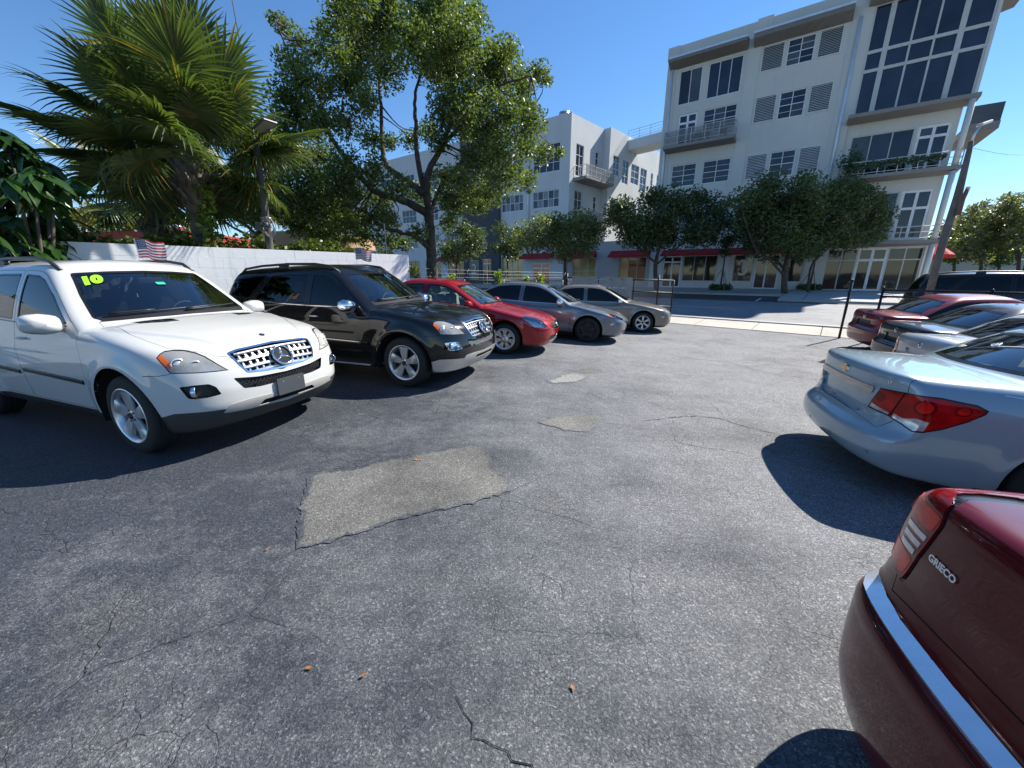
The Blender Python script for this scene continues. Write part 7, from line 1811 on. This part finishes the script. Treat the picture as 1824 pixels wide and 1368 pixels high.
flag('small striped flag flying from the white off-road car', on_car(white_suv, -2.55, .72, 1.55), .52, radians(-8), .40, .25)
flag('small striped flag flying from the black off-road car', on_car(black_suv, -2.05, .72, 1.58), .50, radians(-12), .30, .21)
# ---- black off-road car parked on the street
S_ = suv_shell(); x, y = tn(5.7, 18.7)
r_ = suv('off_road_car', S_, (x, y), -39, PK, 'black car parked on the street behind the right-hand fence', False, False, True); S_ = None
# ---------------------------------------------------------------- far-apart pieces of one mesh become parts of their own
def split_far():
    by = {}
    for o in list(COL.objects):
        if o.type == 'MESH' and not o.get('kind') and o.data.name not in ('',): by.setdefault(o.data, []).append(o)
    for me, objs in by.items():
        nv = len(me.vertices)
        if nv > 60000 or nv < 8: continue
        ed = np.empty(len(me.edges)*2, np.int32); me.edges.foreach_get('vertices', ed); ed = ed.reshape(-1, 2); lab = np.arange(nv)
        while True:
            m = np.minimum(lab[ed[:, 0]], lab[ed[:, 1]]); l2 = lab.copy(); np.minimum.at(l2, ed[:, 0], m); np.minimum.at(l2, ed[:, 1], m); l2 = l2[l2]
            if (l2 == lab).all(): break
            lab = l2
        ids, isl = np.unique(lab, return_inverse=True); k = len(ids)
        if k < 2 or k > 400: continue
        co = np.empty(nv*3, np.float32); me.vertices.foreach_get('co', co); co = co.reshape(-1, 3)
        lo = np.full((k, 3), 1e9); hi = np.full((k, 3), -1e9); np.minimum.at(lo, isl, co); np.maximum.at(hi, isl, co); sz = np.linalg.norm(hi-lo, axis=1)
        g = list(range(k))
        def find(a):
            while g[a] != a: a = g[a]
            return a
        gap = np.linalg.norm(np.maximum(0, np.maximum(lo[:, None]-hi[None], lo[None]-hi[:, None])), axis=2); near = gap < .45*np.maximum(sz[:, None], sz[None])
        for a, b in np.argwhere(np.triu(near, 1)): 
            x, y = find(a), find(b)
            if x != y: g[y] = x
        roots = sorted({find(a) for a in range(k)})
        if len(roots) < 2: continue
        grp = np.array([roots.index(find(a)) for a in range(k)])[isl]
        nrm = None
        if me.has_custom_normals:
            nn = np.empty(len(me.loops)*3, np.float32); me.corner_normals.foreach_get('vector', nn); nn = nn.reshape(-1, 3); lv = np.empty(len(me.loops), np.int32); me.loops.foreach_get('vertex_index', lv); nrm = np.zeros((nv, 3)); nrm[lv] = nn
        F = [tuple(p.vertices) for p in me.polygons]; smooth = len(F) and me.polygons[0].use_smooth; meshes = []
        for q in range(len(roots)):
            vid = np.nonzero(grp == q)[0]; mp = {int(v): i for i, v in enumerate(vid)}; ff = [tuple(mp[v] for v in f) for f in F if f[0] in mp]
            if not ff: continue
            o = mk(objs[0].name.split('.')[0], co[vid], ff, list(me.materials), None, smooth, nrm[vid] if nrm is not None else None); meshes.append(o.data); bpy.data.objects.remove(o)
        for o in objs:
            for i, m2 in enumerate(meshes):
                if i == 0: c = o; mats = [(s.link, s.material) for s in o.material_slots]; o.data = m2
                else: c = bpy.data.objects.new(o.name.split('.')[0], m2); COL.objects.link(c); c.parent = o.parent; c.matrix_local = o.matrix_local.copy()
                for s, (lk, mt) in zip(c.material_slots, mats): s.link = lk; s.material = mt
split_far()
